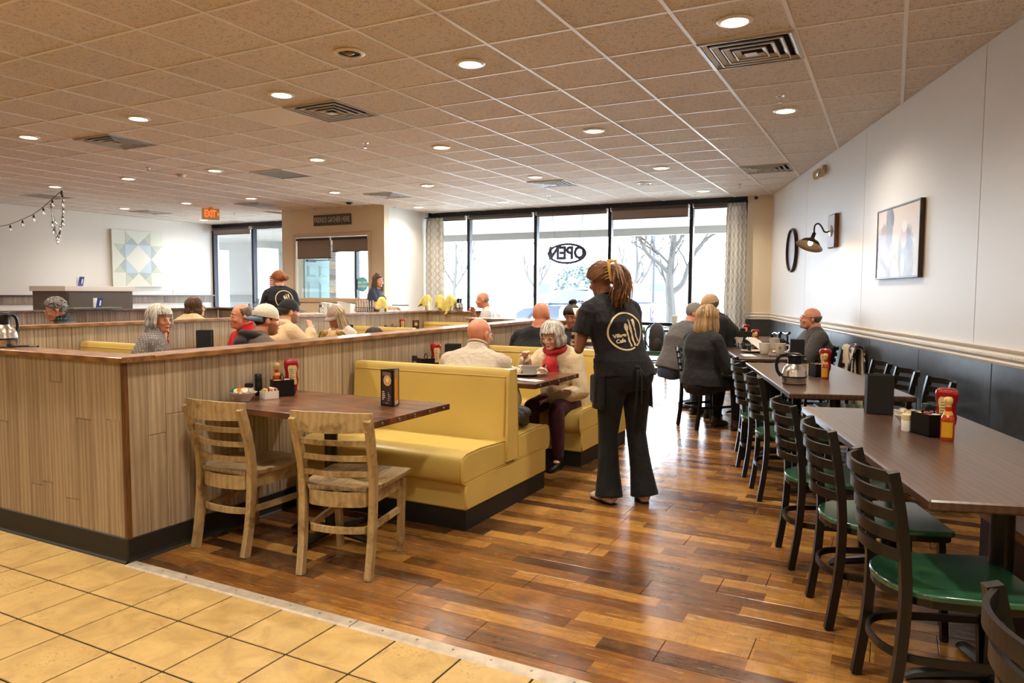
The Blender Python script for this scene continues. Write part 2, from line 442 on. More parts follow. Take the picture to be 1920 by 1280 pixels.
# ---- floors
floor = plain('floor', MB().box(-17,6,-6,12.9,-.14,-.012), M_grout)
obj('grout_bed', MB().box(-9,6,-2.5,2.39,-.0125,-.0035), M_grout, floor, smooth=False)
tl = MB().box(-.1512,.1512,-.1512,.1512,-.02,.0,bev=.0015).mesh('floor_tile', M_tile, False)
TX0, TY0, TP = -3.605, 2.041, .3105
tcells = []
for i in range(-14, 22):
    for j in range(-12, 1):
        x = TX0+TP*(i+.5); y = TY0+TP*(j+.5)
        v = Vector((x,y,-1.413)); d = v.dot(_f)
        vis = d > .2 and abs(v.dot(_rt)/d) < .82 and -v.dot(_up)/d < .62
        tcells.append((not vis, v.length, x, y))
tcells.sort(); rest = MB()
for n_, (a_, b_, x, y) in enumerate(tcells):
    if n_ < 180: obj('floor_tile', tl, None, floor, loc=(x,y,0), rot=(0,0,random.choice((0,PI/2,PI,-PI/2))))
    else: rest.box(x-.1523,x+.1523,y-.1523,y+.1523,-.02,0)
tag(obj('far_floor_tiles', rest, M_tile, floor, smooth=False), kind='stuff')
# wood planks, .193 deep rows running across the room
PL = []; pr = random.Random(3)
for k in range(-2, 54):
    y0 = 2.665+.193*k
    if k == -2: y0 = 2.279
    x = -3.6-pr.random()*1.3 if k > -2 else -4.0-pr.random()
    while x < wall_x(y0)+.6:
        L = pr.choice((1.22,1.22,.92,1.5)); PL.append((x, x+L, y0, y0+.193)); x += L
PL = [p for p in PL if p[2]+.19 > 2.39]
def plank(mb, p, g=.0014):
    mb.box(p[0]+g,p[1]-g,max(p[2]+g,2.385),p[3]-g,-.012,0,bev=.0012)
PL.sort(key=lambda p: (p[2]**2+((p[0]+p[1])/2)**2))
rest = MB()
for n_, p in enumerate(PL):
    if n_ < 290: mb = MB(); plank(mb, p); obj('floor_plank', mb, M_floor, floor, smooth=False)
    else: plank(rest, p)
for k in range(54):
    y0 = 2.665+.193*k; rest.box(-15.2,-3.6-1.3,y0+.001,y0+.192,-.012,-.0005)
tag(obj('far_floor_planks', rest, M_floor, floor, smooth=False), kind='stuff')
# metal threshold strip between tile and wood
thr = thing('threshold_strip', 'scuffed aluminium threshold strip where floor tile meets wood planks', 'strip', (0,2.365,0))
for a, b in ((-3.45,-1.985),(-1.98,.9),(.905,3.4)):
    mb = MB(); mb.prism([(-.034,0),(-.026,.007),(.030,.008),(.036,.001)], a, b, M=Matrix(((0,0,1,0),(1,0,0,0),(0,1,0,0),(0,0,0,1))))
    obj('strip_length', mb, mat('scuffed_aluminium', (196,184,166), .42, .35, var=.2, vscale=20, bump=.15, bscale=90), thr, smooth=False)
sm = MB().ell((0,0,0),(.006,.006,.0022),seg=10).mesh('screw', mat('screw_head', (150,140,128), .35, .9))
for k in range(32): obj('screw', sm, None, thr, loc=(-3.38+.172*k, .003, .0085))
# ---- walls
plain('wall_left', MB().box(-15.15,-15,-6,12.9,-.1,HC+.1), M_wall)
plain('wall_back', MB().box(-15.1,6,-5.2,-5.05,-.1,HC+.1), M_wallt)
wr = plain('wall_right', MB().prism([tuple(WP+WD*-.3)[:2], tuple(WP+WD*20)[:2], tuple(WP+WD*20-WN*.15)[:2], tuple(WP+WD*-.3-WN*.15)[:2]], -.1, HC+.1), M_wallr)
PW = mat('painted_wall_panel', (222,220,217), .5, bump=.18, bscale=130, stretch=(5,5,1), bdist=.0025)
seams = [0.05,2.5,4.97,7.45,9.93,12.4,14.9]
for a, b in zip(seams[:-1], seams[1:]):
    obj('wall_panel', MB().box(a+.003,b-.003,1.06,HC-.01,0,.008,M=WM(0,0),bev=.002), PW, wr, smooth=False)
dse = [0.0,1.25,2.5,3.9,5.30,6.52,7.72,8.95,10.2,11.4,12.6,13.8]
for a, b in zip(dse[:-1], dse[1:]):
    obj('wainscot_panel', MB().box(a+.003,b-.003,.10,.99,0,.009,M=WM(0,0),bev=.003), M_dark, wr, smooth=False)
rl = plain('trim_1', MB(), M_rail) if False else None
def rail(name, M, L, pieces):
    prof = [(0,.985),(.016,.985),(.022,1.0),(.016,1.012),(.020,1.022),(.030,1.03),(.030,1.05),(.022,1.062),(.034,1.075),(.038,1.088),(.0,1.092)]
    top = thing(name, None, None, kind='structure')
    for a, b in pieces:
        mb = MB(); mb.rings([[M @ Vector((x, z, o)) for o, z in prof] for x in (a, b)]); obj('rail_length', mb, M_rail, top, smooth=False)
    return top
rail('trim_1', WM(0,0,.0), 14, [(0.005,5.297),(5.3,10.6),(10.602,14)])
nb = MB()
for k in range(780): nb.box(.02+.015*k,.030+.015*k,1.034,1.046,.03,.0345,M=WM(0,0))
trim1 = bpy.data.objects['trim_1']; tag(obj('dentil_beading', nb, M_rail, trim1, smooth=False), kind='stuff')
plain('baseboard_right', MB().box(0,14,0,.10,0,.012,M=WM(0,0)), M_darkb)
# far wall: return pier at the right corner, windows, vestibule
pier = plain('wall_far', MB().box(-2.21,-1.75,12.80,13.05,-.1,HC+.1), M_wallt)
obj('wainscot_panel', MB().box(-2.20,-1.8,12.788,12.80,.1,.99,bev=.003), M_dark, pier, smooth=False)
FM = Matrix.Translation((-2.21,12.80,0)) @ Matrix(((1,0,0,0),(0,0,-1,0),(0,1,0,0),(0,0,0,1)))
rail('trim_2', FM, .42, [(0,.42)])
# vestibule block
vest = plain('wall_vestibule', MB().box(-11.28,-10.90,11.31,11.46,0,HC+.05).box(-9.03,-8.65,11.31,11.46,0,HC+.05).box(-10.90,-9.03,11.31,11.46,0,1.29).box(-10.90,-9.03,11.31,11.46,2.51,HC+.05), M_wallt)
plain('wall_vestibule_side', MB().box(-8.76,-8.65,11.46,12.9,0,HC+.05), mat('cool_white_wall', (238,236,230), .6))
plain('wall_vestibule_left', MB().box(-11.28,-11.17,11.46,12.9,0,HC+.05), M_wall)
# casing of the vestibule window
wv = thing('window_3', None, None, kind='structure')
for nm, b in (('casing',(-10.97,-10.90,1.22,2.58)),('casing',(-9.03,-8.96,1.22,2.58)),('casing',(-10.90,-9.03,2.51,2.58)),('window_sill',(-11.0,-8.93,1.20,1.275))):
    obj(nm, MB().box(b[0],b[1],11.28,11.312,b[2],b[3],bev=.006), mat('beige_casing', (214,190,160), .5), wv, smooth=False)
obj('pane', MB().box(-10.9,-9.03,11.37,11.376,1.29,2.51), M_glass, wv, smooth=False)
# storefront windows
def storefront(name, xs, y, z0, z1, mid, low=True):
    t = thing(name, None, None, kind='structure')
    obj('header', MB().box(xs[0]-.03,xs[-1]+.03,y-.06,y+.06,z1,HC+.02,bev=.004), M_alu, t, smooth=False)
    obj('lower_rail', MB().box(xs[0],xs[-1],y-.05,y+.05,z0,z0+.07,bev=.004), M_alu, t, smooth=False)
    for x in xs: obj('mullion', MB().box(x-.032,x+.032,y-.06,y+.06,z0,z1,bev=.004), M_alu, t, smooth=False)
    for a, b in zip(xs[:-1], xs[1:]):
        if mid:
            obj('cross_rail', MB().box(a+.03,b-.03,y-.045,y+.045,mid,mid+.06,bev=.004), M_alu, t, smooth=False)
            obj('pane', MB().box(a+.03,b-.03,y-.003,y+.003,z0+.07,mid), M_glass, t, smooth=False)
            obj('pane', MB().box(a+.03,b-.03,y-.003,y+.003,mid+.06,z1), M_glass, t, smooth=False)
        else: obj('pane', MB().box(a+.03,b-.03,y-.003,y+.003,z0+.07,z1), M_glass, t, smooth=False)
    return t
WX = [-8.62,-7.68,-6.17,-4.655,-3.155,-2.24]
storefront('window_1', WX, 12.87, 0, 2.955, .83)
storefront('window_2', [-14.97,-13.62,-12.28,-11.33], 12.75, .95, 2.955, None)
plain('wall_below_window', MB().box(-15,-11.2,12.70,12.85,0,.95), M_wall)
# roller shades
M_shade = mat('grey_brown_shade_fabric', (148,132,124), .85, bump=.1, bscale=300)
M_shadeh = mat('shade_cassette', (72,66,68), .5)
def shade(x0, x1, y, ztop, drop, label, grp=None):
    t = thing('roller_shade', label, 'shade', ((x0+x1)/2,y,ztop), 0, grp); h = (x1-x0)/2
    obj('shade_roller', MB().tube([(-h,0,-.02),(h,0,-.02)],.027,14), M_shadeh, t)
    obj('shade_fabric', MB().box(-h+.01,h-.01,.012,.016,-drop,-.01), M_shade, t, smooth=False)
    obj('hem_bar', MB().tube([(-h+.01,.014,-drop),(h-.01,.014,-drop)],.009,8), M_shadeh, t)
    for s_ in (-1,1): obj('bracket', MB().box(s_*h-.006,s_*h+.006,-.03,.03,-.055,.01,bev=.004), mat('white_plastic',(235,233,230),.4), t, smooth=False)
    return t
names = ['beside the left curtain','of the second pane from the left curtain','over the neon OPEN sign']
for k in range(3):
    shade(WX[k]+.04, WX[k+1]-.04, 12.77, 2.955, .075, 'rolled up grey window shade '+names[k])
shade(WX[3]+.04, WX[4]-.04, 12.77, 2.955, .20, 'grey brown window shade lowered slightly over the bare tree view')
shade(WX[4]+.04, WX[5]-.02, 12.77, 2.955, .075, 'rolled up grey window shade behind the right curtain')
shade(-14.93,-13.66,12.66,2.955,.16,'rolled up grey shade on the far left window beside the quilt wall')
shade(-13.58,-12.32,12.66,2.955,.06,'rolled up grey shade on the far left window above the flag sticker')
shade(-10.89,-9.985,11.32,2.49,.40,'grey brown shade half lowered over the light blue door')
shade(-9.955,-9.04,11.32,2.49,.28,'grey brown shade lowered above the round teal sticker')
# left wall chair rail, plank strip and banquette
wl = bpy.data.objects['wall_left']
for k in range(5):
    obj('plank', MB().box(-15.0,-14.97,5.6+1.42*k+.002,5.6+1.42*(k+1)-.002,1.14,1.30,bev=.003), M_boardd, wl, smooth=False)
obj('ledge_cap', MB().box(-15.0,-14.93,5.6,12.7,1.30,1.32), M_capd, wl, smooth=False)
obj('wall_plate', MB().box(-15.0,-14.99,11.55,12.2,1.36,1.46,bev=.003), mat('white_plastic2',(238,238,236),.4), wl, smooth=False)
plain('wall_left_return', MB().box(-15,-12.5,4.9,5.05,0,1.45), mat('tan_half_wall',(206,178,138),.6))

# ---- exterior: ground, porch roof, vestibule exterior, neighbouring wall
M_pave = mat('pale_concrete', (206,206,202), .9, var=.06, vscale=1.5)
gnd = plain('ground', MB().box(-70,60,12.95,110,-.32,-.12), M_pave)
plain('ground_walkway', MB().box(-30,10,12.95,17.0,-.12,-.03), mat('walkway_concrete', (214,212,206), .9, var=.05))
M_soff = mat('beige_soffit', (122,117,110), .8)
sof = plain('roof_porch', MB().box(-30,8,12.95,17.1,2.97,3.2), M_soff)
obj('fascia', MB().box(-30,8,17.1,17.25,2.80,3.9), M_soff, sof, smooth=False)
lp = MB().ell((0,0,0),(.09,.09,.02),seg=14).mesh('porch_lamp', lens_mat('porch_lamp_glow', (1,.95,.85,1), 9))
for x in (-12.0,-8.6,-6.9,-5.1,-3.7): obj('porch_lamp', lp, None, sof, loc=(x,15.2,2.965))
nb_ = plain('wall_outside', MB().box(-30,-16.4,16.9,17.1,-.1,2.97), mat('grey_stucco', (86,84,81), .9, bump=.1, bscale=60))
for z in (.75,1.25,1.75,2.3):
    obj('score_line', MB().box(-26,-16.4,16.892,16.9,z,z+.012), mat('score_line_grey', (84,82,78), .9), nb_, smooth=False)  # thin strips, coloured slightly darker than the stucco
plain('column_outside', MB().box(-16.1,-15.6,15.0,15.5,-.1,2.63,bev=.01).box(-17.95,-17.6,15.0,15.5,-.1,2.63,bev=.01), mat('white_stucco', (214,212,206), .9))
# vestibule outer glass, door and reclaimed boards on its left side wall
storefront('window_4', [-11.3,-10.60,-9.3,-8.79], 12.87, 0, 2.955, None)
dr = thing('door_1', None, None, kind='structure')
M_door = mat('light_blue_door_paint', (150,190,196), .4)
obj('door_leaf', MB().box(-11.168,-11.13,11.80,12.57,0,2.12,bev=.004), M_door, dr, smooth=False)
for y0, y1 in ((11.88,12.13),(12.24,12.49)):
    for z0, z1 in ((.2,.85),(.98,1.62),(1.74,1.98)):
        obj('raised_panel', MB().box(-11.132,-11.122,y0,y1,z0,z1,bev=.008).box(-11.124,-11.114,y0+.03,y1-.03,z0+.03,z1-.03,bev=.006), M_door, dr, smooth=False)
obj('door_closer', MB().box(-11.13,-11.08,11.84,12.1,2.05,2.10,bev=.006).tube([(-11.1,12.08,2.08),(-10.9,12.3,2.1)],.008,8), M_alu, dr)
wvl = bpy.data.objects['wall_vestibule_left']
bw = random.Random(5)
for k in range(21):
    y0 = 12.59; z = .05+.135*k
    m_ = wood('reclaimed_board_%d' % (k%4), [(96,78,66),(110,104,100),(150,118,84),(120,112,104)][k%4], [(150,128,110),(160,156,150),(200,172,132),(176,168,158)][k%4], .7, (9,.9,9), 4, 20, .3)
    obj('board', MB().box(-11.17,-11.145-.006*bw.random(),y0,12.80,z,z+.13,bev=.002), m_, wvl, smooth=False)
# round teal window sticker (lettering faces the street, so it reads mirrored from inside)
st = thing('window_sticker', 'round teal sticker with white lettering on the entrance glass', 'sticker', (-10.44,12.845,1.58))
MIR = Matrix(((-1,0,0,0),(0,0,1,0),(0,1,0,0),(0,0,0,1)))
obj('disc', MB().tube([(0,0,0),(0,.003,0)],.165,40), mat('teal_vinyl', (110,186,190), .5), st)
for body, z in (("WE ARE",.035),("HIRING!",-.045)):
    text_obj('lettering', body, .075, M_paper, Matrix.Translation((0,-.001,z)) @ MIR, st, .001, .003)
# flag sticker
fl = thing('flag_sticker', 'red and white striped flag sticker on the far left window', 'sticker', (-12.92,12.735,1.63))
obj('backing', MB().box(-.2,.2,-.002,.0,-.16,.16), M_paper, fl, smooth=False)
for k in range(7): obj('stripe', MB().box(-.2,.2,-.004,-.002,-.16+.0465*k,-.16+.0465*k+.024), mat('flag_red',(190,40,50),.5), fl, smooth=False)
# sign above vestibule window
sg = thing('wall_sign', 'weathered grey wooden sign reading FRIENDS GATHER HERE above vestibule window', 'sign', (-9.915,11.29,2.835))
obj('board', MB().box(-.475,.475,-.012,.018,-.105,.105,bev=.004), wood('weathered_sign_board', (58,56,56), (104,102,100), .7, (.9,9,9), 5, 0, .3), sg, smooth=False)
text_obj('lettering', "FRIENDS GATHER HERE", .15, mat('sign_white',(214,212,206),.6), Matrix.Translation((0,-.014,0)) @ Matrix.Rotation(PI/2,4,'X'), sg, .001, .0, 1.0, .58)
# neon open sign (unlit, hung in the window, mirrored from inside)
op = thing('open_sign', 'unlit oval neon OPEN sign hanging in window, seen from behind', 'sign', (-5.465,12.72,2.152))
M_neon = mat('unlit_neon_housing', (66,70,100), .4)
obj('oval_rim', MB().tube([(.375*math.cos(t),0,.175*math.sin(t)) for t in [2*PI*k/48 for k in range(48)]],[(.024,.018)]*48,10,closed=True,up=(0,1,0)), M_neon, op)
text_obj('lettering', "OPEN", .33, M_neon, MIR, op, .012, .014, 1.0, .86)
for sx in (-1,1):
    obj('strut', MB().bar((sx*.36,0,.02),(sx*.30,0,.02),.012,.01), M_neon, op)
    obj('hanging_wire', MB().tube([(sx*.23,0,.14),(sx*.32,.02,.80)],.003,6), M_black, op)
# exit sign
ex = thing('exit_sign', 'lit orange EXIT sign with arrow hanging from the ceiling', 'sign', (-11.9,10.05,HC), R(-8))
obj('housing', MB().box(-.16,.16,-.03,.03,-.24,-.02,bev=.006).box(-.03,.03,-.03,.03,-.02,.0), mat('exit_housing',(226,196,130),.5), ex, smooth=False)
ex.rotation_euler = (0,0,R(62))
text_obj('lettering', "EXIT", .19, M_exit, Matrix.Translation((-.015,-.033,-.13)) @ Matrix.Rotation(PI/2,4,'X'), ex, .002, .004, .95, .58)
obj('arrow', MB().prism([(.125,-.17),(.155,-.13),(.125,-.09)],.031,.034,M=Matrix(((1,0,0,0),(0,0,-1,0),(0,1,0,0),(0,0,0,1)))), M_exit, ex, smooth=False)
# curtains
def curt_mat():
    s = NT('trellis_curtain_fabric'); tc = s.n.new('ShaderNodeUVMap'); sp = s.n.new('ShaderNodeSeparateXYZ')
    s.l.new(tc.outputs[0], sp.inputs[0]); u, v = sp.outputs[0], sp.outputs[1]
    wob = s.math('MULTIPLY', s.math('SINE', s.math('MULTIPLY', v, 2*PI/.30)), .055)
    def line(off, sg):
        a = s.math('ADD', u, s.math('MULTIPLY', wob, sg)); a = s.math('ADD', a, off)
        a = s.math('ABSOLUTE', s.math('SUBTRACT', s.math('FRACT', s.math('DIVIDE', a, .13)), .5))
        return s.math('LESS_THAN', a, .055)
    ln = s.math('MAXIMUM', line(0,1), line(.0,-1))
    c = s.mix(s.math('MULTIPLY', ln, .65), (222,216,206), (132,126,120))
    s.l.new(c, s.b.inputs['Base Color']); s.b.inputs['Roughness'].default_value = .85
    s.b.inputs['Sheen Weight'].default_value = .2
    tl_ = s.node('ShaderNodeBsdfTranslucent'); s.l.new(c, tl_.inputs[0]); mx = s.n.new('ShaderNodeMixShader'); mx.inputs[0].default_value = .35
    s.l.new(s.b.outputs[0], mx.inputs[1]); s.l.new(tl_.outputs[0], mx.inputs[2]); s.l.new(mx.outputs[0], s.out.inputs[0])
    return s.m
M_curt = curt_mat()
def curtain(x0, x1, y, z0, z1, label, folds=5):
    t = thing('curtain', label, 'curtain', ((x0+x1)/2,y,z0), 0, 'trellis curtains at the big window'); n = 80; rows = 24
    vs, fs, uv = [], [], []; w_ = x1-x0
    for j in range(rows+1):
        v = j/rows; z = v*(z1-z0)
        pin = 1-.10*math.exp(-((v-1)**2)/.002)
        for i in range(n+1):
            u = i/n; ph = u*folds*2*PI+.5*math.sin(v*3+u*5)
            amp = .045*(1-.35*v)+.008*math.sin(9*v+u*7)
            vs.append(((u-.5)*w_*pin*(1+.03*math.sin(v*4)), amp*math.sin(ph)*(.8+.3*math.sin(u*11)), z)); uv.append((u*w_*2.0, z))
    for j in range(rows):
        for i in range(n): a = j*(n+1)+i; fs.append((a,a+1,a+n+2,a+n+1))
    me = bpy.data.meshes.new('curtain_fabric'); me.from_pydata(vs, [], fs); me.materials.append(M_curt)
    ul = me.uv_layers.new(name='UVMap')
    for p in me.polygons:
        for li in p.loop_indices: ul.data[li].uv = uv[me.loops[li].vertex_index]
    me.polygons.foreach_set('use_smooth', [True]*len(me.polygons))
    o = obj('fabric', me, None, t); md = o.modifiers.new('thickness', 'SOLIDIFY'); md.thickness = .003
    obj('curtain_rod', MB().tube([(-w_*.55,0,z1-z0+.01),(w_*.55,0,z1-z0+.01)],.009,8), M_black, t)
    for k in range(folds): obj('rod_ring', MB().tube([(-w_/2+w_*(k+.5)/folds,.0+.014*math.cos(a),z1-z0+.01+.014*math.sin(a)) for a in [2*PI*q/10 for q in range(10)]],.002,5,closed=True), M_black, t)
    return t
curtain(-8.62,-8.17,12.66,.06,2.93,'grey trellis curtain at left end of window wall beside the vestibule',4)
curtain(-2.53,-2.19,12.66,.06,2.93,'grey trellis curtain at right end of window wall beside the tan pier',5)
# quilt block painting on the left wall
q = thing('quilt_painting', 'large square barn quilt painting with pale star on white wall', 'painting', (-14.98,10.65,2.12))
obj('panel', MB().box(-.0,.035,-.62,.62,-.62,.62,bev=.004), mat('quilt_ground',(224,226,212),.6), q, smooth=False)
QC = [mat('quilt_sage',(196,204,186),.6), mat('quilt_grey',(176,186,186),.6), mat('quilt_blue',(194,210,218),.6), mat('quilt_cream',(232,232,222),.6)]
a3 = .31
def tri(p, mm, k): 
    obj('patch', MB().prism([(y,z) for y,z in p],.0355,.0375+.0004*k,M=Matrix(((0,0,1,0),(1,0,0,0),(0,1,0,0),(0,0,0,1)))), mm, q, smooth=False)
for k in range(4):
    c_, s_ = round(math.cos(k*PI/2)), round(math.sin(k*PI/2)); rt = lambda y, z: (y*c_-z*s_, y*s_+z*c_)
    tri([rt(-a3,.6),rt(0,a3*.97),rt(-a3,a3)], QC[0], 1); tri([rt(-a3,a3),rt(-a3*.5,.46),rt(0,a3)], QC[1], 2)
    tri([rt(a3,.6),rt(a3,a3),rt(0,a3)], QC[0], 1); tri([rt(a3,a3),rt(a3*.5,.46),rt(0,a3)][::-1], QC[1], 2)
    tri([rt(-a3,0),rt(0,a3),rt(-a3,a3)][::-1], QC[2], 1)
tri([(-a3,0),(0,-a3),(a3,0),(0,a3)], QC[3], 3)
# cow picture on the right wall
def cow_mat():
    s = NT('cow_photo_print'); v = s.coords((1,1,1)); sp = s.n.new('ShaderNodeSeparateXYZ'); s.l.new(v, sp.inputs[0]); x, y = sp.outputs[0], sp.outputs[1]
    bgc = s.ramp(s.math('ADD', s.math('DIVIDE', y, .62), .5), [(0,(196,186,178)),(1,(206,184,164))])
    n = s.noise(v, 9, 5, 1, .6)
    def blob(cx, cy, rx, ry, ang=0, soft=.35):
        dx = s.math('SUBTRACT', x, cx); dy = s.math('SUBTRACT', y, cy); ca, sa = math.cos(ang), math.sin(ang)
        u = s.math('DIVIDE', s.math('ADD', s.math('MULTIPLY', dx, ca), s.math('MULTIPLY', dy, sa)), rx)
        w_ = s.math('DIVIDE', s.math('SUBTRACT', s.math('MULTIPLY', dy, ca), s.math('MULTIPLY', dx, sa)), ry)
        d = s.math('ADD', s.math('MULTIPLY', u, u), s.math('MULTIPLY', w_, w_))
        d = s.math('ADD', d, s.math('MULTIPLY', s.math('SUBTRACT', n, .5), .9))
        return s.ramp(d, [(.55,(1,1,1,1)),(.55+soft,(0,0,0,1))])
    c = bgc
    for args, col in (((-.30,-.12,.26,.34,.2),(128,106,94)),((-.20,.12,.11,.22,.1),(104,88,86)),((-.13,.22,.05,.10,.3),(70,62,74)),((-.33,.10,.08,.09,0),(140,112,92)),
                      ((-.08,-.10,.07,.14,.5),(166,146,132)),((.22,-.12,.20,.28,-.1),(104,88,84)),((.16,.04,.08,.14,.1),(176,160,148)),((.17,.12,.07,.06,0),(214,204,196)),
                      ((.30,-.03,.08,.07,-.4),(70,64,78)),((.15,-.20,.05,.11,0),(196,184,176)),((.33,-.22,.08,.12,0),(120,100,96)),((-.03,-.25,.11,.12,.3),(206,190,172))):
        c = s.mix(blob(*args), c, col)
    s.l.new(c, s.b.inputs['Base Color']); s.b.inputs['Roughness'].default_value = .5; s.b.inputs['Coat Weight'].default_value = .06
    return s.m
cp = thing('cow_picture', 'framed faded print of two cows on the right wall', 'picture'); cp.matrix_world = WM(6.02, 1.86, .0)
obj('canvas', MB().box(-.50,.50,-.295,.295,.035,.04), cow_mat(), cp, smooth=False)
M_fr = wood('dark_picture_frame', (44,34,26), (84,66,48), .45, (6,1,6), 5, 0, .1)
for a in ((-.515,-.50,-.31,.31),(.50,.515,-.31,.31),(-.50,.50,-.31,-.295),(-.50,.50,.295,.31)):
    obj('frame_side', MB().box(a[0],a[1],a[2],a[3],0,.046,bev=.002), M_fr, cp, smooth=False)
# round clock-like mirror
cl = thing('round_mirror', 'round dark framed mirror at the far end of right wall', 'mirror'); cl.matrix_world = WM(1.73, 2.035, .0)
ring = [(.30*math.cos(t),.30*math.sin(t),.03) for t in [2*PI*k/48 for k in range(48)]]
obj('frame', MB().tube(ring,[(.015,.026)]*48,10,closed=True,up=(0,0,1)), mat('dark_red_wood',(58,34,32),.4), cl)
obj('backing', MB().tube([(0,0,.004),(0,0,.02)],.285,40), mat('mirror_back',(80,70,68),.5), cl)
obj('glass', MB().tube([(0,0,.020),(0,0,.024)],.283,40), mat('pale_reflection_glass',(196,188,196),.2,.35), cl)  # pale base colour stands in for the wall reflected in the glass
# wall lamp on plaque
lm = thing('barn_lamp', 'bronze gooseneck barn lamp on a brown wooden plaque', 'lamp'); lm.matrix_world = WM(3.93, 2.125, .0)
obj('plaque', MB().box(-.15,.15,-.19,.19,0,.055,bev=.012), wood('rustic_plaque', (92,54,28), (158,102,60), .5, (6,1,6), 4, 0, .2), lm, smooth=False)
obj('wall_plate', MB().lathe([(0,0),(.062,0),(.062,.008),(.04,.018),(.012,.02),(0,.02)],24,M=Matrix.Translation((0,0,.055))), mat('cream_enamel',(226,222,216),.25), lm)
neck = catmull([(0,0,.07),(0,-.012,.10),(0,-.0,.13),(0,.05,.155),(0,.085,.19),(0,.07,.225),(0,.02,.235),(0,-.03,.232)],6)
obj('gooseneck', MB().tube(neck,.009,8,up=(1,0,0)), M_bronze, lm)
LT = Matrix.Translation((0,-.02,.232)) @ Matrix.Rotation(R(-90),4,'X') @ Matrix.Rotation(R(-22),4,'X') @ Matrix.Rotation(R(-14),4,'Y') @ Matrix.Scale(.92,4)
sh = [(.022,0),(.024,-.07),(.034,-.075),(.045,-.09),(.10,-.115),(.125,-.15),(.16,-.18),(.163,-.184),(.158,-.182),(.12,-.153),(.096,-.12),(.04,-.096),(.02,-.08),(.0,-.078)]
obj('lamp_shade', MB().lathe([(.0,.002)]+sh, 28, M=LT), M_bronze, lm)
obj('bulb', MB().ell((0,0,-.135),(.028,.028,.038),M=LT), M_bulb, lm)
pl = bpy.data.lights.new('bulb_light','POINT'); pl.energy = 3; pl.color = (1,.72,.42); pl.shadow_soft_size = .04
plo = bpy.data.objects.new('bulb_light', pl); COL.objects.link(plo); plo.parent = lm; plo.location = LT @ Vector((0,0,-.20))
# emergency light high on the right wall, camera dome
em = thing('emergency_light', 'beige twin head emergency light under the ceiling on right wall', 'light'); em.matrix_world = WM(3.35, 2.90, .0)
M_beige = mat('beige_plastic', (216,204,176), .4)
obj('housing', MB().box(-.10,.10,-.05,.055,0,.06,bev=.015), M_beige, em)
for s_ in (-1,1):
    obj('lamp_head', MB().lathe([(0,-.03),(.045,-.03),(.055,.0),(.055,.03),(.048,.034),(.045,.03),(0,.028)],20,M=Matrix.Translation((.08*s_,-.045,.075)) @ Matrix.Rotation(R(30*s_),4,'Y')), M_beige, em)
    obj('reflector', MB().ell((.08*s_,-.045,.105),(.042,.042,.012)), M_chrome, em)
cd = thing('security_camera', 'small white dome camera at ceiling above the tan pier', 'camera', (-2.05,12.66,HC))
obj('body', MB().lathe([(0,0),(.05,0),(.05,-.02),(.045,-.04),(.0,-.045)],20), M_rail, cd)
obj('dome', MB().ell((0,-.02,-.05),(.034,.034,.034)), M_black, cd)
for s_, z, lb in ((.55,2.32,''),): pass

# ================================================================== CEILING FIXTURES
trim_me = MB().lathe([(.078,.0),(.105,-.001),(.107,-.006),(.096,-.012),(.080,-.014),(.076,-.004)],32).mesh('trim_ring', mat('white_lamp_trim',(236,230,220),.3))
trim_me2 = None
lens_me = MB().lathe([(0,-.003),(.078,-.003),(.078,.0),(0,.0)],32).mesh('lens', M_lens)
LIT = [(-.896,4.595),(-2.733,4.585),(-4.554,4.587),(-6.399,4.60),(-8.226,4.62),(-.902,6.99),(-2.722,6.998),(-4.568,7.02),(-6.368,6.99),(-8.203,7.01),(-9.937,6.95),(-11.75,6.97),
       (-2.729,9.43),(-4.528,9.39),(-6.378,9.41),(-8.192,9.40),(-10.05,9.35),(-11.69,9.33),(-13.577,9.40),(-2.732,11.80),(-6.29,11.70),(-8.13,11.70),(-14.1,11.7)]
BEHIND = [(-.9,2.15),(-2.73,2.15),(-4.56,2.15),(-6.39,2.15),(-8.2,2.15),(-10,2.15),(.93,2.15),(.93,-.3),(-.9,-.3),(-2.73,-.3),(-4.56,-.3),(-8.2,-.3),(-11.8,2.15),(-10.05,4.6),(-11.8,4.6),(-13.6,4.6)]
wn_ = ['first','second','third','fourth','fifth','sixth','seventh']
def spot(par, energy):
    l = bpy.data.lights.new('can_light', 'SPOT'); l.energy = energy; l.color = (1,.88,.73); l.spot_size = R(150); l.spot_blend = .9; l.shadow_soft_size = .07
    o = bpy.data.objects.new('can_light', l); COL.objects.link(o); o.parent = par; o.location = (0,0,-.02)
rows_ = {}
for x, y in LIT: rows_.setdefault(round(y), []).append(x)
RN = {5:'nearest row', 7:'second row from the camera', 9:'third row from the camera', 12:'row at the windows'}
for k, (x, y) in enumerate(LIT+BEHIND):
    if k < len(LIT):
        rk = sorted(rows_[round(y)], reverse=True).index(x)
        lab = 'lit recessed ceiling light, %s from the right wall in the %s' % (wn_[rk], RN[round(y)])
    else: lab = 'lit recessed ceiling light above and behind the viewer'
    t = thing('recessed_light', lab, 'ceiling light', (x,y,HC-.001), 0, 'lit recessed ceiling lights' if k < len(LIT) else 'recessed lights behind the viewer')
    obj('trim_ring', trim_me, None, t); obj('lens', lens_me, None, t); spot(t, LAMP)
for x, y, lb in ((-3.355,4.014,'unlit black recessed can light near the camera'),(-3.331,10.635,'unlit black recessed can light near the windows')):
    t = thing('recessed_light', lb, 'ceiling light', (x,y,HC-.001))
    obj('trim_ring', trim_me, None, t)
    obj('baffle', MB().lathe([(.0,-.002),(.079,-.002),(.079,.004),(.0,.006)],32), M_black, t)
    obj('bulb', MB().ell((0,0,-.006),(.032,.032,.012)).lathe([(.0,-.018),(.012,-.018),(.014,-.012),(.0,-.01)],12), mat('amber_glass',(150,96,70),.15), t)
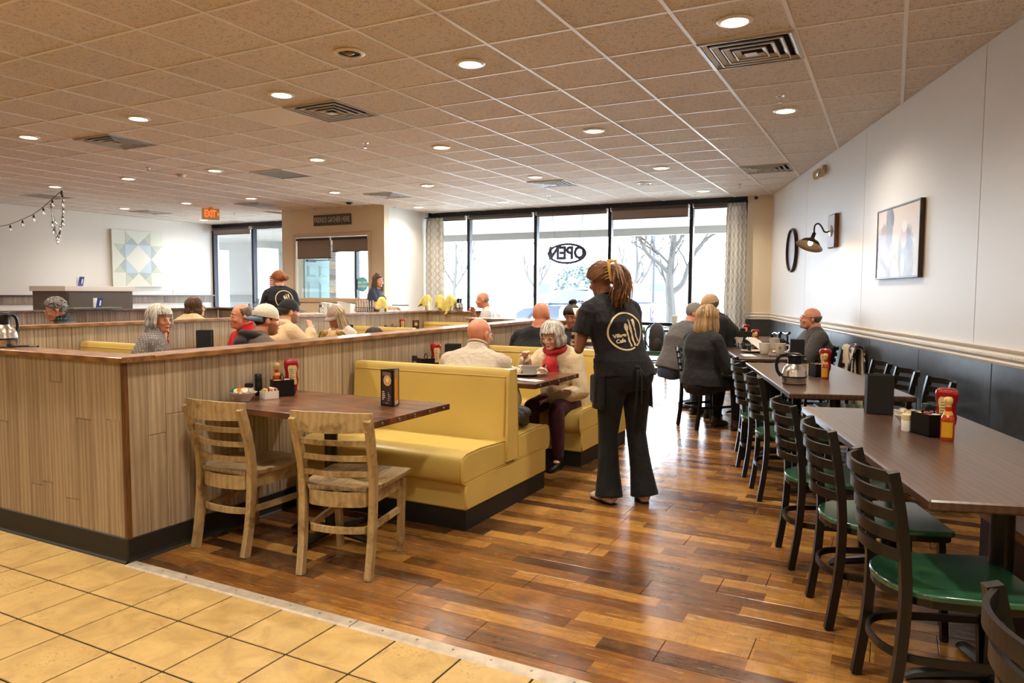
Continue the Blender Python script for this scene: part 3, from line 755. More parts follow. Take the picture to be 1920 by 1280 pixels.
for x, y, lb in ((-.882,6.487,'chrome sprinkler head by the nearest row of lights, right side'),(-5.206,6.481,'chrome sprinkler head near the middle of the ceiling'),(-8.88,6.50,'chrome sprinkler head left of the middle of the ceiling'),
                 (-2.083,11.35,'chrome sprinkler head near the window wall'),(-5.2,11.3,'chrome sprinkler head close to the window header'),(-12.2,10.9,'chrome sprinkler head beside the EXIT sign')):
    t = thing('sprinkler', lb, 'sprinkler', (x,y,HC))
    obj('escutcheon', MB().lathe([(0,0),(.035,0),(.033,-.006),(.014,-.010),(0,-.010)],20), M_chrome, t)
    obj('sprinkler_body', MB().lathe([(0,-.008),(.010,-.008),(.010,-.025),(.006,-.028),(.006,-.052),(0,-.052)],10).tube([(-.018,0,-.022),(-.02,0,-.04),(-.006,0,-.055)],.003,6).tube([(.018,0,-.022),(.02,0,-.04),(.006,0,-.055)],.003,6).lathe([(0,-.052),(.018,-.053),(.018,-.056),(0,-.056)],14), M_chrome, t)
# square louvred diffusers
def louvre(k):
    o_ = .29-.062*k; i_ = o_-.034; mb = MB(); z = -.012-.003*k
    for a in range(4):
        ang = a*PI/2; M_ = Matrix.Rotation(ang,4,'Z')
        mb.add([(-o_,-o_,z),(o_,-o_,z),(i_,-i_,z+.018),(-i_,-i_,z+.018),(-o_,-o_,z+.004),(o_,-o_,z+.004),(i_,-i_,z+.022),(-i_,-i_,z+.022)],
               [(0,1,2,3),(7,6,5,4),(0,4,5,1),(3,2,6,7)],0,M_).box(-o_,o_,-o_-.003,-o_+.007,z-.006,z+.003,M=M_)
    return mb.mesh('louvre', M_vent, False)
M_vent = mat('metal_diffuser', (196,190,182), .4, .25)
lv = [louvre(k) for k in range(4)]
def frame_me():
    mb = MB()
    for a in range(4): mb.box(-.302,.302,-.302,-.285,-.014,.004,M=Matrix.Rotation(a*PI/2,4,'Z'))
    return mb.mesh('diffuser_frame', M_vent, False)
fme = frame_me(); bme = MB().box(-.3,.3,-.3,.3,.028,.034).mesh('plenum', mat('dark_duct',(30,28,27),.8), False)
cme = MB().box(-.04,.04,-.04,.04,-.03,-.026).mesh('centre_plate', M_vent, False)
vl = ['large louvred ceiling vent nearest to the right wall','louvred ceiling vent in the middle, beside a newer plain tile','louvred ceiling vent at left between two lights','louvred ceiling vent near the emergency light',
      'small louvred ceiling vent before the big windows','small louvred ceiling vent before the white vestibule wall','small louvred ceiling vent right of the EXIT sign','small louvred ceiling vent left of the EXIT sign']
for (i, j), lb in zip(sorted(diff_cells, key=lambda c: (c[1], -c[0])), vl):
    t = thing('ceiling_vent', lb, 'vent', (OX+CW*(i+.5), OY+CW*(j+.5), HC))
    obj('diffuser_frame', fme, None, t); obj('plenum', bme, None, t); obj('centre_plate', cme, None, t)
    for l_ in lv: obj('louvre', l_, None, t)
for (i, j), lb in zip(sorted(flat_cells), ('flat grey return grille in the ceiling above the string lights','flat grey perforated panel in the middle of the ceiling')):
    t = thing('return_grille', lb, 'vent', (OX+CW*(i+.5), OY+CW*(j+.5), HC))
    obj('diffuser_frame', fme, None, t)
    obj('grille_plate', MB().box(-.29,.29,-.29,.29,-.006,-.001), mat('grey_perforated',(126,120,116),.6,bump=.3,bscale=120), t, smooth=False)
t = thing('smoke_detector', 'round beige smoke detector on ceiling left of middle', 'detector', (-8.93,7.06,HC))
obj('base', MB().lathe([(0,0),(.07,0),(.07,-.012),(.0,-.012)],24), M_beige, t); obj('cap', MB().lathe([(0,-.012),(.05,-.012),(.045,-.035),(.0,-.04)],24), M_beige, t)
t = thing('smoke_detector', 'brown round ceiling detector above the vestibule', 'detector', (-8.9,10.6,HC))
obj('base', MB().lathe([(0,0),(.07,0),(.07,-.012),(.0,-.012)],24), M_alu, t); obj('cap', MB().lathe([(0,-.012),(.05,-.012),(.045,-.035),(.0,-.04)],24), M_alu, t)
# string lights
SY = 7.203
sl = thing('string_lights', 'black string of clear bulbs hung from a ceiling hook at left', 'string lights', (-11.95,SY,HC))
pts = [(-11.977,3.016),(-12.23,2.902),(-12.488,2.785),(-12.766,2.684),(-13.095,2.609),(-13.464,2.543),(-13.9,2.51),(-14.4,2.50),(-14.98,2.52)]
cab = [(x+11.95,0,z-HC) for x, z in pts]
obj('cable', MB().tube(catmull([(0,0,-.02)]+cab,5),.006,6,up=(0,1,0)), M_black, sl)
vee = [(-.01,0,-.03),(.0,.0,-.2),(-.01,.0,-.38),(-.06,0,-.58),(-.13,0,-.77),(-.20,0,-.75),(-.26,0,-.52),(-.31,0,-.33),(-.33,0,-.22)]
obj('cable', MB().tube(catmull(vee,5),.009,6,up=(0,1,0)), M_black, sl)
obj('hook', MB().tube([(0,0,0),(0,0,-.03)],.004,6), M_rail, sl)
sock = MB().lathe([(0,.0),(.008,-.005),(.016,-.03),(.018,-.05),(.0,-.052)],10).mesh('socket', M_black)
blb = MB().lathe([(.004,-.05),(.015,-.058),(.024,-.08),(.022,-.10),(.01,-.118),(0,-.122)],12).mesh('bulb', glass_mat('clear_bulb_glass',(.95,.93,.9,1),2.2,.02))
fil = MB().tube([(0,0,-.06),(0,0,-.1)],.004,5).mesh('filament', mat('pale_filament',(240,225,200),.4,emis=1.2))
bp = [(x,z) for x,_,z in cab[:6]]+[(-.005,-.07)]
vp = [(-.005,-.17),(-.0,-.27),(-.02,-.40),(-.03,-.47),(-.07,-.55),(-.10,-.66),(-.15,-.71),(-.17,-.76),(-.21,-.70),(-.24,-.60),(-.27,-.48),(-.30,-.38),(-.285,-.44)]
for k, (x, z) in enumerate(bp+vp):
    ang = (0,0,0) if k < len(bp) else (random.uniform(-.4,.4),random.uniform(-.4,.4),0)
    s_ = obj('socket', sock, None, sl, loc=(x,-.0,z-.01), rot=ang)
    obj('bulb', blb, None, s_); obj('filament', fil, None, s_)
# ================================================================== DIVIDERS
def divider(name, M, L, th, H0, H1, seed, capm, boards=True, base=True, bw=.12, split=True, mb_=None, caph=.028, first=None, both=False, capend=(0,0)):
    """a half wall: local x along it, local y its thickness (0 = the boarded face towards -y)"""
    rnd = random.Random(seed); t = thing(name, None, None, kind='structure')
    h = lambda x: H0+(H1-H0)*x/L
    t.matrix_world = M
    mb = MB(); mb.add([(0,.012,0),(L,.012,0),(L,th-.012,0),(0,th-.012,0),(0,.012,h(0)-caph),(L,.012,h(L)-caph),(L,th-.012,h(L)-caph),(0,th-.012,h(0)-caph)],[(3,2,1,0),(4,5,6,7),(0,1,5,4),(2,3,7,6),(1,2,6,5),(3,0,4,7)])
    obj('core', mb, M_board, t, smooth=False)
    if boards:
        xs = list(first) if first else [0.0]
        while xs[-1] < L-.06: xs.append(min(L, xs[-1]+bw*rnd.uniform(.85,1.15)))
        for a, b in zip(xs[:-1], xs[1:]):
            top = h((a+b)/2)-caph; zs = [.11, top]
            if split and rnd.random() < .55: zs.insert(1, rnd.uniform(.2,.95))
            for z0, z1 in zip(zs[:-1], zs[1:]):
                d = rnd.uniform(.0,.0015)
                obj('board', MB().box(a+.0012,b-.0012,-d,.012,z0+.001,z1-.001,bev=.0022), mb_ or M_board, t, smooth=False)
    if base:
        obj('cove_base', MB().rings([[Vector((x,y,z)) for y,z in ((.012,.0),(-.024,.0),(-.022,.004),(-.012,.012),(-.008,.03),(-.007,.125),(.0,.13),(.012,.13))] for x in (-.007,L)]), M_darkb, t, smooth=False)
    a0, a1 = -.03-capend[0], L+.03+capend[1]
    v = []
    for x in (a0, a1):
        z = h(x)
        v += [(x,-.03,z-caph),(x,th+.03,z-caph),(x,th+.03,z-.004),(x,th+.026,z),(x,-.026,z),(x,-.03,z-.004)]
    obj('cap', MB().add(v, [tuple(range(6)),tuple(range(6,12))[::-1]]+[(i,6+i,6+(i+1)%6,(i+1)%6) for i in range(6)]), capm, t, smooth=False)
    return t
TM = lambda x, y, a: Matrix.Translation((x,y,0)) @ Matrix.Rotation(R(a),4,'Z')
DX = -3.47
# front: runs left from the corner
fr = [0,.045,.12,.27,.38,.508,.64,.763,.877,.967,1.115]
dA = divider('partition_front', TM(-7.25,2.37,0), 3.78, .13, 1.075, 1.075, 11, M_capx, bw=.118, capend=(0,0))
dB = divider('partition_centre', TM(DX,2.37,90), 5.1, .13, 1.072, 1.118, 12, M_capx, bw=.12, first=[0,.132,.238,.369,.476], capend=(-.191,0))
obj('corner_trim', MB().box(-.007,.02,-.006,.02,.125,1.045,bev=.003), M_trim, dB, smooth=False)
dB.matrix_world = TM(DX,2.37,90)
obj('corner_trim', MB().box(3.765,3.787,-.006,.02,.125,1.045,bev=.003), M_trim, dA, smooth=False)
divider('partition_far', TM(-4.75,7.95,0), 1.75, .13, 1.09, 1.09, 13, M_capx, split=False, mb_=M_boardd, base=False)
divider('partition_middle', TM(-7.08,2.5,90), 7.95, .13, 1.085, 1.10, 14, M_capx, split=False)
dE = divider('partition_station', TM(-7.21,10.45,0), 1.42, .13, 1.10, 1.10, 15, M_capx, split=False)
obj('end_trim', MB().box(1.41,1.45,-.012,.14,0,1.075,bev=.004), M_alu, dE, smooth=False)
obj('end_board', MB().box(1.45,1.56,-.006,.12,0,1.06,bev=.004), M_rail, dE, smooth=False)
divider('partition_left', TM(-10.75,2.6,90), 6.6, .13, 1.14, 1.12, 16, M_capd, split=False, mb_=M_boardd)
divider('partition_left_return', TM(-10.75,9.2,0), 1.9, .13, 1.12, 1.10, 17, M_capd, split=False, mb_=M_boardd)

# ================================================================== BOOTHS
def seat_sec(s):      # s = -1 : seat facing -y ; list of (y, z)
    P = [(.045,.30),(.58,.285),(.605,.30),(.618,.34),(.618,.40),(.600,.442),(.555,.462),(.40,.470),(.20,.462),(.045,.455)]
    return [(s*y, z) for y, z in (P if s > 0 else P[::-1])]
def booth(label, x0, L, yc, flip=1, sides=(-1,1), group=None):
    t = thing('booth_bench', label, 'booth', (x0,yc,0), 0, group); e = L if flip > 0 else -L
    lo, hi = min(0,e), max(0,e)
    ylo = -.56 if -1 in sides else -.08; yhi = .56 if 1 in sides else .08
    obj('toe_kick', MB().box(lo,hi-.01 if flip>0 else hi,ylo+.01,yhi-.01,0,.125), M_darkb, t, smooth=False)
    obj('base_panel', MB().box(lo,hi,ylo,yhi,.12,.30,bev=.012), M_yel, t)
    for s in sides:
        rr = []
        for x, k in ((lo,.985),(lo+.012,1),(hi-.014,1),(hi,.982)):
            rr.append([Vector((x, s*.3+(y-s*.3)*k, .38+(z-.38)*k)) for y, z in seat_sec(s)])
        if s < 0: rr = rr[::1]
        o = obj('seat_cushion', MB().rings(rr), M_yel, t, angle=50)
        md = o.modifiers.new('round', 'BEVEL'); md.width = .014; md.segments = 2; md.limit_method = 'ANGLE'; md.angle_limit = R(28)
        xe = hi if flip > 0 else lo
        sc = [(y, z) for y, z in seat_sec(s)]
        obj('piping', MB().tube([(xe-.004*flip, y, z) for y, z in sc], .0048, 6, closed=True, up=(1,0,0)), M_yelp, t)
    B = [(-.078,.32),(-.070,.50),(-.056,.80),(-.048,.895),(-.036,.915),(.036,.915),(.048,.895),(.056,.80),(.070,.50),(.078,.32)]
    o = obj('backrest', MB().rings([[Vector((x,y,z)) for y,z in B] for x in (lo,lo+.3,hi-.3,hi-.002)]), M_yel, t, angle=50)
    e0, e1 = (hi,hi+.016) if flip > 0 else (lo-.016,lo)
    obj('end_panel', MB().rings([[Vector((x,y*1.03,z)) for y,z in B] for x in (e0,e1)]), M_yel, t, angle=50)
    for s in (-1,1):
        if s not in sides and len(sides) == 1: pass
        obj('piping', MB().tube([(lo+.01,s*.053,.868),(hi-.012,s*.053,.868),(hi-.012,s*.062,.80),(hi-.012,s*.078,.48)],.0045,6), M_yelp, t)
        obj('piping', MB().tube([(e1,s*y,z) for y,z in ((.080,.33),(.058,.80),(.048,.895),(.036,.915))],.0042,6), M_yelp, t)
    return t
booth('yellow vinyl double booth bench nearest the camera, behind the table with cream chairs', DX+.032, 1.25, 4.19)
booth('yellow vinyl booth bench the white haired woman in red scarf sits on', DX+.032, 1.25, 6.0)
booth('yellow vinyl booth bench beyond the bald man in black, by the far partition', DX+.032, .82, 7.80-.02, sides=(-1,))
booth('yellow booth bench behind the woman in the dotted grey jacket', -7.046, 1.12, 4.42)
booth('yellow booth bench behind the man in the red top', -7.046, 1.12, 6.45)
booth('yellow booth bench beside the dark haired head, under the ketchup bottle', -7.046, 1.12, 8.39)
booth('yellow booth bench against the waitress station partition', -7.046, 1.12, 10.34, sides=(-1,))
booth('yellow booth bench under the arm of the man in white cap', DX-.135, 1.15, 4.95, flip=-1)
booth('yellow booth bench hidden behind the centre partition, third along', DX-.135, 1.15, 6.75, flip=-1)

# ================================================================== TABLES
def pedestal(t, x, y, ztop, spread=.30, diag=False):
    obj('column', MB().tube([(x,y,.04),(x,y,ztop)],.038,16), M_bmetal, t)
    ft = MB()
    for k in range(4):
        a = k*PI/2+(PI/4 if diag else 0); c, s = math.cos(a), math.sin(a)
        ft.tube([(x+c*.03,y+s*.03,.055),(x+c*spread*.5,y+s*spread*.5,.042),(x+c*spread*.9,y+s*spread*.9,.026),(x+c*spread,y+s*spread,.012)],[(.03,.028),(.028,.024),(.026,.018),(.018,.010)],8)
    obj('cross_foot', ft, M_bmetal, t)
    obj('top_plate', MB().box(x-.12,x+.12,y-.12,y+.12,ztop-.012,ztop,bev=.003), M_bmetal, t, smooth=False)
def table(label, M, Lx, Ly, z, m, peds, planks=0, bolts=False, group=None, th=.035):
    t = thing('dining_table', label, 'table', group=group); t.matrix_world = M
    if planks:
        for k in range(planks):
            y0 = Ly*k/planks; y1 = Ly*(k+1)/planks
            obj('top_plank', MB().box(0,Lx,y0+.0006,y1-.0006,z-th,z,bev=.0025), m, t, smooth=False)
    else: obj('tabletop', MB().box(0,Lx,0,Ly,z-th,z,bev=.006), m, t, smooth=False)
    if bolts:
        for k in range(5): obj('bolt', MB().lathe([(0,0),(.009,0),(.009,.003),(.004,.006),(0,.006)],12,M=Matrix.Translation((Lx,Ly*(.1+.2*k),z-th/2)) @ Matrix.Rotation(PI/2,4,'Y')), M_steel, t)
    for x, y in peds: pedestal(t, x, y, z-th)
    return t
TZ = .775
table('plank topped table with edge bolts between cream chairs and yellow booth', TM(-3.438,2.83,0), 1.20, .70, TZ, M_table, [(.62,.35)], 5, True)
table('plank topped booth table where the old couple is eating', TM(-3.438,4.56,0), 1.25, .80, TZ, M_table, [(.3,.4)], 6, True)
table('booth table between the bald man in black and the woman with a phone', TM(-3.438,6.5,0), 1.2, .72, TZ, M_table, [(.3,.36)], 5, True)
for x, y, lb in ((-7.07,5.05,'booth table with ketchup bottle before the woman in dotted jacket'),(-7.07,7.05,'booth table between the cream hooded man and the girl in a cap'),(-7.07,8.98,'empty booth table by the waitress station')):
    table(lb, TM(x,y,0), 1.1, .75, TZ, M_table, [(.5,.37)], 5)
table('booth table left of the centre partition, before the white capped man', TM(DX-1.25,5.55,0), 1.1, .7, TZ, M_table, [(.6,.35)], 5)
def rt_table(label, near, L, W, ang=107.5):       # near-left corner, length away from the camera
    a = R(ang-90); M = Matrix.Translation((near[0],near[1],0)) @ Matrix.Rotation(a,4,'Z')
    n = 2 if L > 1.5 else 1
    return table(label, M, W, L, TZ, M_table2, [(W/2, L*(.2+.6*k)) for k in range(2)])
rt_table('long walnut table in the right foreground with ketchup and menu holder', (.125,2.58), 1.92, .76, 107.0)
rt_table('long walnut table in the middle of the right row with the steel carafe', (-.567,4.963), 2.14, .76, 107.0)
rt_table('far walnut table crowded with mugs and plates', (-1.35,7.46), 1.65, .66, 106.5)
rt_table('dark table against the window corner behind the blonde woman', (-1.95,10.0), 1.3, .80, 107.5)
table('narrow walnut table by the window beside the green chair with backpack', TM(-3.55,12.05,0), 1.0, .55, .80, M_table2, [(.5,.28)])
# ================================================================== CHAIRS
def cream_chair(label, loc, rz):
    """origin between the rear feet, seat towards +y"""
    t = thing('wooden_chair', label, 'chair', loc, rz)
    for s in (-1,1):
        P = catmull([(s*.182,-.035,0),(s*.185,.0,.18),(s*.188,.018,.40),(s*.190,.008,.56),(s*.196,-.035,.72),(s*.198,-.062,.80)],4)
        obj('rear_leg', MB().tube(P,[(.017,.021)]*len(P),4,up=(0,1,0),sq=True), M_chairw, t, smooth=False)
        obj('front_leg', MB().tube([(s*.178,.405,0),(s*.190,.395,.41)],[(.015,.016),(.019,.020)],4,up=(0,1,0),sq=True), M_chairw, t, smooth=False)
    # saddle seat
    n = 14; top = []; bot = []
    for j in range(n+1):
        v = j/n; y = .0+.44*v
        wd = .195+.035*math.sin(min(1,v*1.1)*PI/2)
        if v < .15: wd *= .82+.18*v/.15
        for i in range(n+1):
            u = -1+2*i/n
            dip = -.014*math.exp(-((u-.42)**2)/.09-((v-.45)**2)/.10)-.014*math.exp(-((u+.42)**2)/.09-((v-.45)**2)/.10)
            lip = .008*max(0,(v-.75)/.25)*(1-abs(u))
            top.append((u*wd,y,.452+dip+lip)); bot.append((u*(wd-.008),y+.004-.008*v,.428))
    N = n+1; vs = top+bot; fs = []
    for j in range(n):
        for i in range(n):
            a = j*N+i; fs.append((a,a+1,a+N+1,a+N)); b = a+N*N; fs.append((b,b+N,b+N+1,b+1))
    rim = [i for i in range(N)]+[k*N+n for k in range(1,N)]+[n*N+i for i in range(n-1,-1,-1)]+[k*N for k in range(n-1,0,-1)]
    for k in range(len(rim)): a, b = rim[k], rim[(k+1)%len(rim)]; fs.append((b,a,a+N*N,b+N*N))
    obj('seat', MB().add(vs, fs), M_chairs, t, angle=50)
    # bowed apron and hoop stretcher
    ap = catmull([(-.178,.40,.39),(-.172,.20,.39),(-.155,.03,.39),(-.09,-.012,.39),(0,-.022,.39),(.09,-.012,.39),(.155,.03,.39),(.172,.20,.39),(.178,.40,.39)],4)
    obj('apron', MB().tube(ap,[(.009,.036)]*len(ap),4,sq=True), M_chairw, t, smooth=False)
    obj('front_apron', MB().box(-.17,.17,.395,.41,.355,.428), M_chairw, t, smooth=False)
    hp = catmull([(-.176,.39,.235),(-.168,.20,.235),(-.15,.03,.235),(-.09,-.006,.235),(0,-.016,.235),(.09,-.006,.235),(.15,.03,.235),(.168,.20,.235),(.176,.39,.235)],4)
    obj('hoop_stretcher', MB().tube(hp,[(.009,.016)]*len(hp),4,sq=True), M_chairw, t, smooth=False)
    tr = catmull([(-.215,-.045,.785),(-.10,-.082,.785),(0,-.092,.785),(.10,-.082,.785),(.215,-.045,.785)],5)
    obj('top_rail', MB().tube(tr,[(.010,.052-.006*abs(k-10)/10) for k in range(len(tr))],4,sq=True), M_chairw, t, smooth=False)
    for z, y in ((.680,-.022),(.600,.0),(.520,.012)):
        sp = catmull([(-.188,y,z),(-.08,y-.032,z),(0,y-.038,z),(.08,y-.032,z),(.188,y,z)],5)
        obj('back_slat', MB().tube(sp,[(.008,.013)]*len(sp),4,sq=True), M_chairw, t, smooth=False)
    return t
cream_chair('cream wooden ladderback chair nearer the oak partition', (-3.19,2.74,0), R(2))
cream_chair('cream wooden ladderback chair on the aisle side of the bolted table', (-2.413,2.757,0), R(15))
def black_chair(label, loc, rz, group=None):
    t = thing('metal_chair', label, 'chair', loc, rz, group)
    for s in (-1,1):
        P = catmull([(s*.170,-.022,.004),(s*.172,.008,.22),(s*.175,.018,.42),(s*.180,.008,.58),(s*.186,-.016,.74),(s*.190,-.040,.85)],4)
        obj('rear_leg', MB().tube(P,[(.0145,.0165)]*len(P),4,up=(0,1,0),sq=True), M_bmetal, t, smooth=False)
        obj('front_leg', MB().tube([(s*.195,.42,.004),(s*.185,.395,.43)],[(.013,.013)]*2,4,up=(0,1,0),sq=True), M_bmetal, t, smooth=False)
        for q in ((s*.170,-.022),(s*.195,.42)): obj('foot_glide', MB().tube([(q[0],q[1],0),(q[0],q[1],.012)],.015,8), M_black, t)
    for z in (.828,.764,.700,.636,.572):
        y = {.828:-.036,.764:-.022,.700:-.008,.636:.0,.572:.008}[z]
        sp = catmull([(-.183,y,z),(-.10,y-.055,z),(0,y-.072,z),(.10,y-.055,z),(.183,y,z)],5)
        obj('back_slat', MB().tube(sp,[(.006,.019)]*len(sp),4,sq=True), M_bmetal, t, smooth=False)
    pts = []
    for k in range(13):
        a = PI+PI*k/12; pts.append((.205*math.cos(a), .135+.165*math.sin(a)))
    pts += [(.222,.30),(.222,.425),(.205,.44),(-.205,.44),(-.222,.425),(-.222,.30)]
    o = obj('seat', MB().prism(pts,.438,.460), M_green, t, angle=35)
    md = o.modifiers.new('edge','BEVEL'); md.width = .006; md.segments = 2; md.limit_method = 'ANGLE'; md.angle_limit = R(35)
    pr_ = [(x*.94,.16+(y-.16)*.94) for x,y in pts]
    obj('seat_frame', MB().tube([(x,y,.427) for x,y in pr_],[(.007,.012)]*len(pr_),4,sq=True,closed=True), M_bmetal, t, smooth=False)
    hp = catmull([(-.188,.40,.23),(-.185,.22,.23),(-.165,.06,.23),(-.09,-.01,.23),(0,-.025,.23),(.09,-.01,.23),(.165,.06,.23),(.185,.22,.23),(.188,.40,.23)],4)
    obj('hoop_stretcher', MB().tube(hp,[(.006,.013)]*len(hp),4,sq=True), M_bmetal, t, smooth=False)
    return t
FA = R(18-90)
c0 = black_chair('dark metal chair cut off by the right bottom corner', (.29,1.50,0), FA)
def bc(x, y, rz, label): return dup(c0, (x,y,0), rz, label)
bc(.0,2.78,FA,'dark metal ladderback chair with green seat nearest the camera, fully in view')
bc(-.223,3.44,FA,'dark metal chair with green seat, second along the foreground walnut table')
bc(-.445,4.08,FA,'dark metal chair with green seat at the far end of the foreground walnut table')
bc(-.79,5.29,FA,'dark metal chair with green seat at near end of the carafe table')
bc(-1.0,5.92,FA,'dark metal chair with green seat in the middle of the carafe table')
bc(-1.12,6.52,FA,'dark metal chair with green seat at far end of the carafe table')
bc(-1.86,7.63,R(48-90),'dark metal chair with green seat under the blonde woman in black')
bc(-1.40,8.45,FA,'dark metal chair on the far side of the blonde woman, along the far walnut table')
WA2 = R(198-90)
bc(.27,5.60,WA2,'dark metal chair on the wall side of carafe table, nearest of three')
bc(.08,6.22,WA2,'dark metal chair on the wall side of carafe table, middle of three')
bc(-.10,6.80,WA2,'dark metal chair on the wall side of carafe table, farthest of three')
bc(-.40,7.92,WA2,'dark metal chair by the wall with a coat over its back')
bc(-.62,8.70,WA2,'dark metal chair under the balding man with crossed arms')
bc(-2.05,9.9,R(-72),'dark metal chair under the grey haired man in striped sweater')
bc(-2.55,11.5,R(200),'dark metal chair by the window under the man in a pale cap')
# green wooden chair with backpack
def green_chair(loc, rz):
    t = thing('green_chair', 'green painted wooden chair by the window with a backpack on it', 'chair', loc, rz)
    for s in (-1,1):
        obj('rear_leg', MB().tube([(s*.19,0,0),(s*.19,.01,.45),(s*.19,-.04,.84)],[(.017,.02)]*3,4,up=(0,1,0),sq=True), M_greenw, t, smooth=False)
        obj('front_leg', MB().tube([(s*.19,.40,0),(s*.19,.39,.43)],[(.018,.018)]*2,4,up=(0,1,0),sq=True), M_greenw, t, smooth=False)
        obj('side_stretcher', MB().bar((s*.19,0,.26),(s*.19,.39,.26),.008,.014), M_greenw, t, smooth=False)
        obj('side_apron', MB().bar((s*.185,0,.40),(s*.185,.39,.40),.008,.03), M_greenw, t, smooth=False)
    obj('seat', MB().box(-.22,.22,-.01,.43,.43,.455,bev=.008), M_greenw, t, smooth=False)
    obj('front_apron', MB().box(-.18,.18,.385,.40,.37,.43), M_greenw, t, smooth=False)
    obj('top_rail', MB().box(-.19,.19,-.055,-.035,.77,.85,bev=.006), M_greenw, t, smooth=False)
    for z in (.55,.66): obj('back_slat', MB().box(-.18,.18,-.03,-.015,z,z+.045,bev=.004), M_greenw, t, smooth=False)
green_chair((-3.72,12.0,0), R(-90+8))
# wooden bench at the right edge
t = thing('wooden_bench', 'orange brown wooden bench by the wall under the foreground walnut table', 'bench', (.74,3.25,0), R(17))
Mb = wood('orange_oak_bench', (112,62,26), (176,110,56), .35, (6,.8,6), 4, 0, .1, .2)
obj('seat_board', MB().box(-.18,.22,-.6,.75,.42,.46,bev=.008), Mb, t, smooth=False)
obj('side_panel', MB().box(-.15,-.12,-.55,.7,0,.42), mat('dark_red_panel',(52,26,18),.5), t, smooth=False)
for y in (-.55,.68): obj('end_panel', MB().box(-.12,.18,y,y+.03,0,.42), Mb, t, smooth=False)
# ================================================================== TABLE THINGS
Z = TZ+.0005
def print_mat(name, base, marks):
    """flat print: ellipses and bars on local (x, z) of a panel"""
    s = NT(name); v = s.coords((1,1,1)); sp = s.n.new('ShaderNodeSeparateXYZ'); s.l.new(v, sp.inputs[0]); x, z = sp.outputs[0], sp.outputs[2]
    n = s.noise(v, 30, 4, 1, .6)
    c = s.mix(n, base, tuple(int(q*.6) for q in base))
    for kind, cx, cz, a, b, col, wob in marks:
        dx = s.math('DIVIDE', s.math('SUBTRACT', x, cx), a); dz = s.math('DIVIDE', s.math('SUBTRACT', z, cz), b)
        if kind == 'e': d = s.math('ADD', s.math('MULTIPLY', dx, dx), s.math('MULTIPLY', dz, dz))
        else: d = s.math('MAXIMUM', s.math('ABSOLUTE', dx), s.math('ABSOLUTE', dz))
        if wob: d = s.math('ADD', d, s.math('MULTIPLY', s.math('SUBTRACT', n, .5), wob))
        c = s.mix(s.ramp(d, [(.90,(1,1,1,1)),(.99,(0,0,0,1))]), c, col)
    s.l.new(c, s.b.inputs['Base Color']); s.b.inputs['Roughness'].default_value = .3; s.b.inputs['Coat Weight'].default_value = .4
    return s.m
bars = []
for k, w_ in enumerate((.018,.024,.022,.024,.012)): bars.append(('b',-.026+w_/2-.012,-.022-.0105*k,w_/2*1.1,.0028,(214,202,192),.8))
for k, w_ in enumerate((.008,.014,.020,.013,.011)): bars.append(('b',.012+w_/2-.004,-.026-.0105*k,w_/2,.0022,(190,178,168),.8))
M_pr1 = print_mat('coffee_menu_print', (66,48,46), [('b',0,.078,.034,.012,(120,92,84),1.2),('e',.004,.042,.030,.030,(226,196,130),0),('e',.004,.042,.026,.026,(206,160,84),.7),('e',.004,.045,.012,.014,(232,214,160),.5)]+bars+[('b',0,-.084,.012,.002,(180,160,150),0)])
M_pr2 = print_mat('iced_tea_menu_print', (206,120,24), [('e',.0,.07,.03,.022,(132,110,90),.8),('b',-.018,.0,.012,.06,(236,150,40),1.2),('b',.016,-.02,.010,.05,(170,84,16),1.2),('b',0,-.086,.034,.014,(206,180,150),.8)])
def menu_holder(label, loc, rz, s=1.0, group=None):
    t = thing('menu_holder', label, 'menu holder', loc, rz, group)
    # three-sided tabletop display: local -y and +x faces are seen
    A, B, C = Vector((-.052,-.032,0)), Vector((.040,-.032,0)), Vector((-.006,.055,0))
    H = .205*s
    for k, (p, q, pm) in enumerate(((A,B,M_pr1),(B,C,M_pr2),(C,A,M_blackm))):
        d = (q-p); L = d.length; ang = math.atan2(d.y, d.x)
        mid = (p+q)/2
        f = obj('display_side', MB().box(-L/2,L/2,-.002,.004,0,H,bev=.002), M_black, t, smooth=False, loc=mid, rot=(0,0,ang))
        if pm is not M_blackm: obj('menu_card', MB().box(-.037,.037,-.0015,.0015,-.094*s,.094*s), pm, f, smooth=False, loc=(0,-.003,H/2))
        obj('corner_post', MB().tube([(p.x,p.y,0),(p.x,p.y,H)],.0045,8), M_black, t)
    return t
menu_holder('three sided black menu holder with coffee print on the bolted plank table', (-2.475,3.30,Z), R(-8))
menu_holder('orange drink menu holder by the pigtailed girl', (-6.36,7.56,Z), R(40))
menu_holder('small orange drink menu holder by the station partition', (-6.55,9.35,Z), R(40))
def menu_box(label, loc, rz, w=.155, h=.235, d=.07):
    t = thing('menu_caddy', label, 'menu holder', loc, rz)
    for y in (-d/2,d/2): obj('board_side', MB().box(-w/2,w/2,y-.0035,y+.0035,0,h,bev=.003), M_blackm, t, smooth=False)
    obj('spine', MB().box(-w/2,-w/2+.006,-d/2,d/2,0,h-.006,bev=.002), M_blackm, t, smooth=False)
    obj('menu_sheet', MB().box(-w/2+.01,w/2-.006,-.012,-.008,.004,h-.01), M_black, t, smooth=False)
    obj('menu_sheet', MB().box(-w/2+.01,w/2-.006,.008,.012,.004,h-.012), M_black, t, smooth=False)
    return t
menu_box('black upright menu holder on the foreground walnut table', (-.045,4.36,Z), R(12), .13, .21)
menu_box('black upright menu holder behind the steel carafe', (-.80,7.52,Z), R(8), .13, .2)
menu_box('black menu holder by the corner, behind mugs on far table', (-1.55,9.0,Z), R(8), .15, .19)
menu_box('black menu holder on table behind the blonde woman', (-1.88,10.35,Z), R(20), .2, .16)
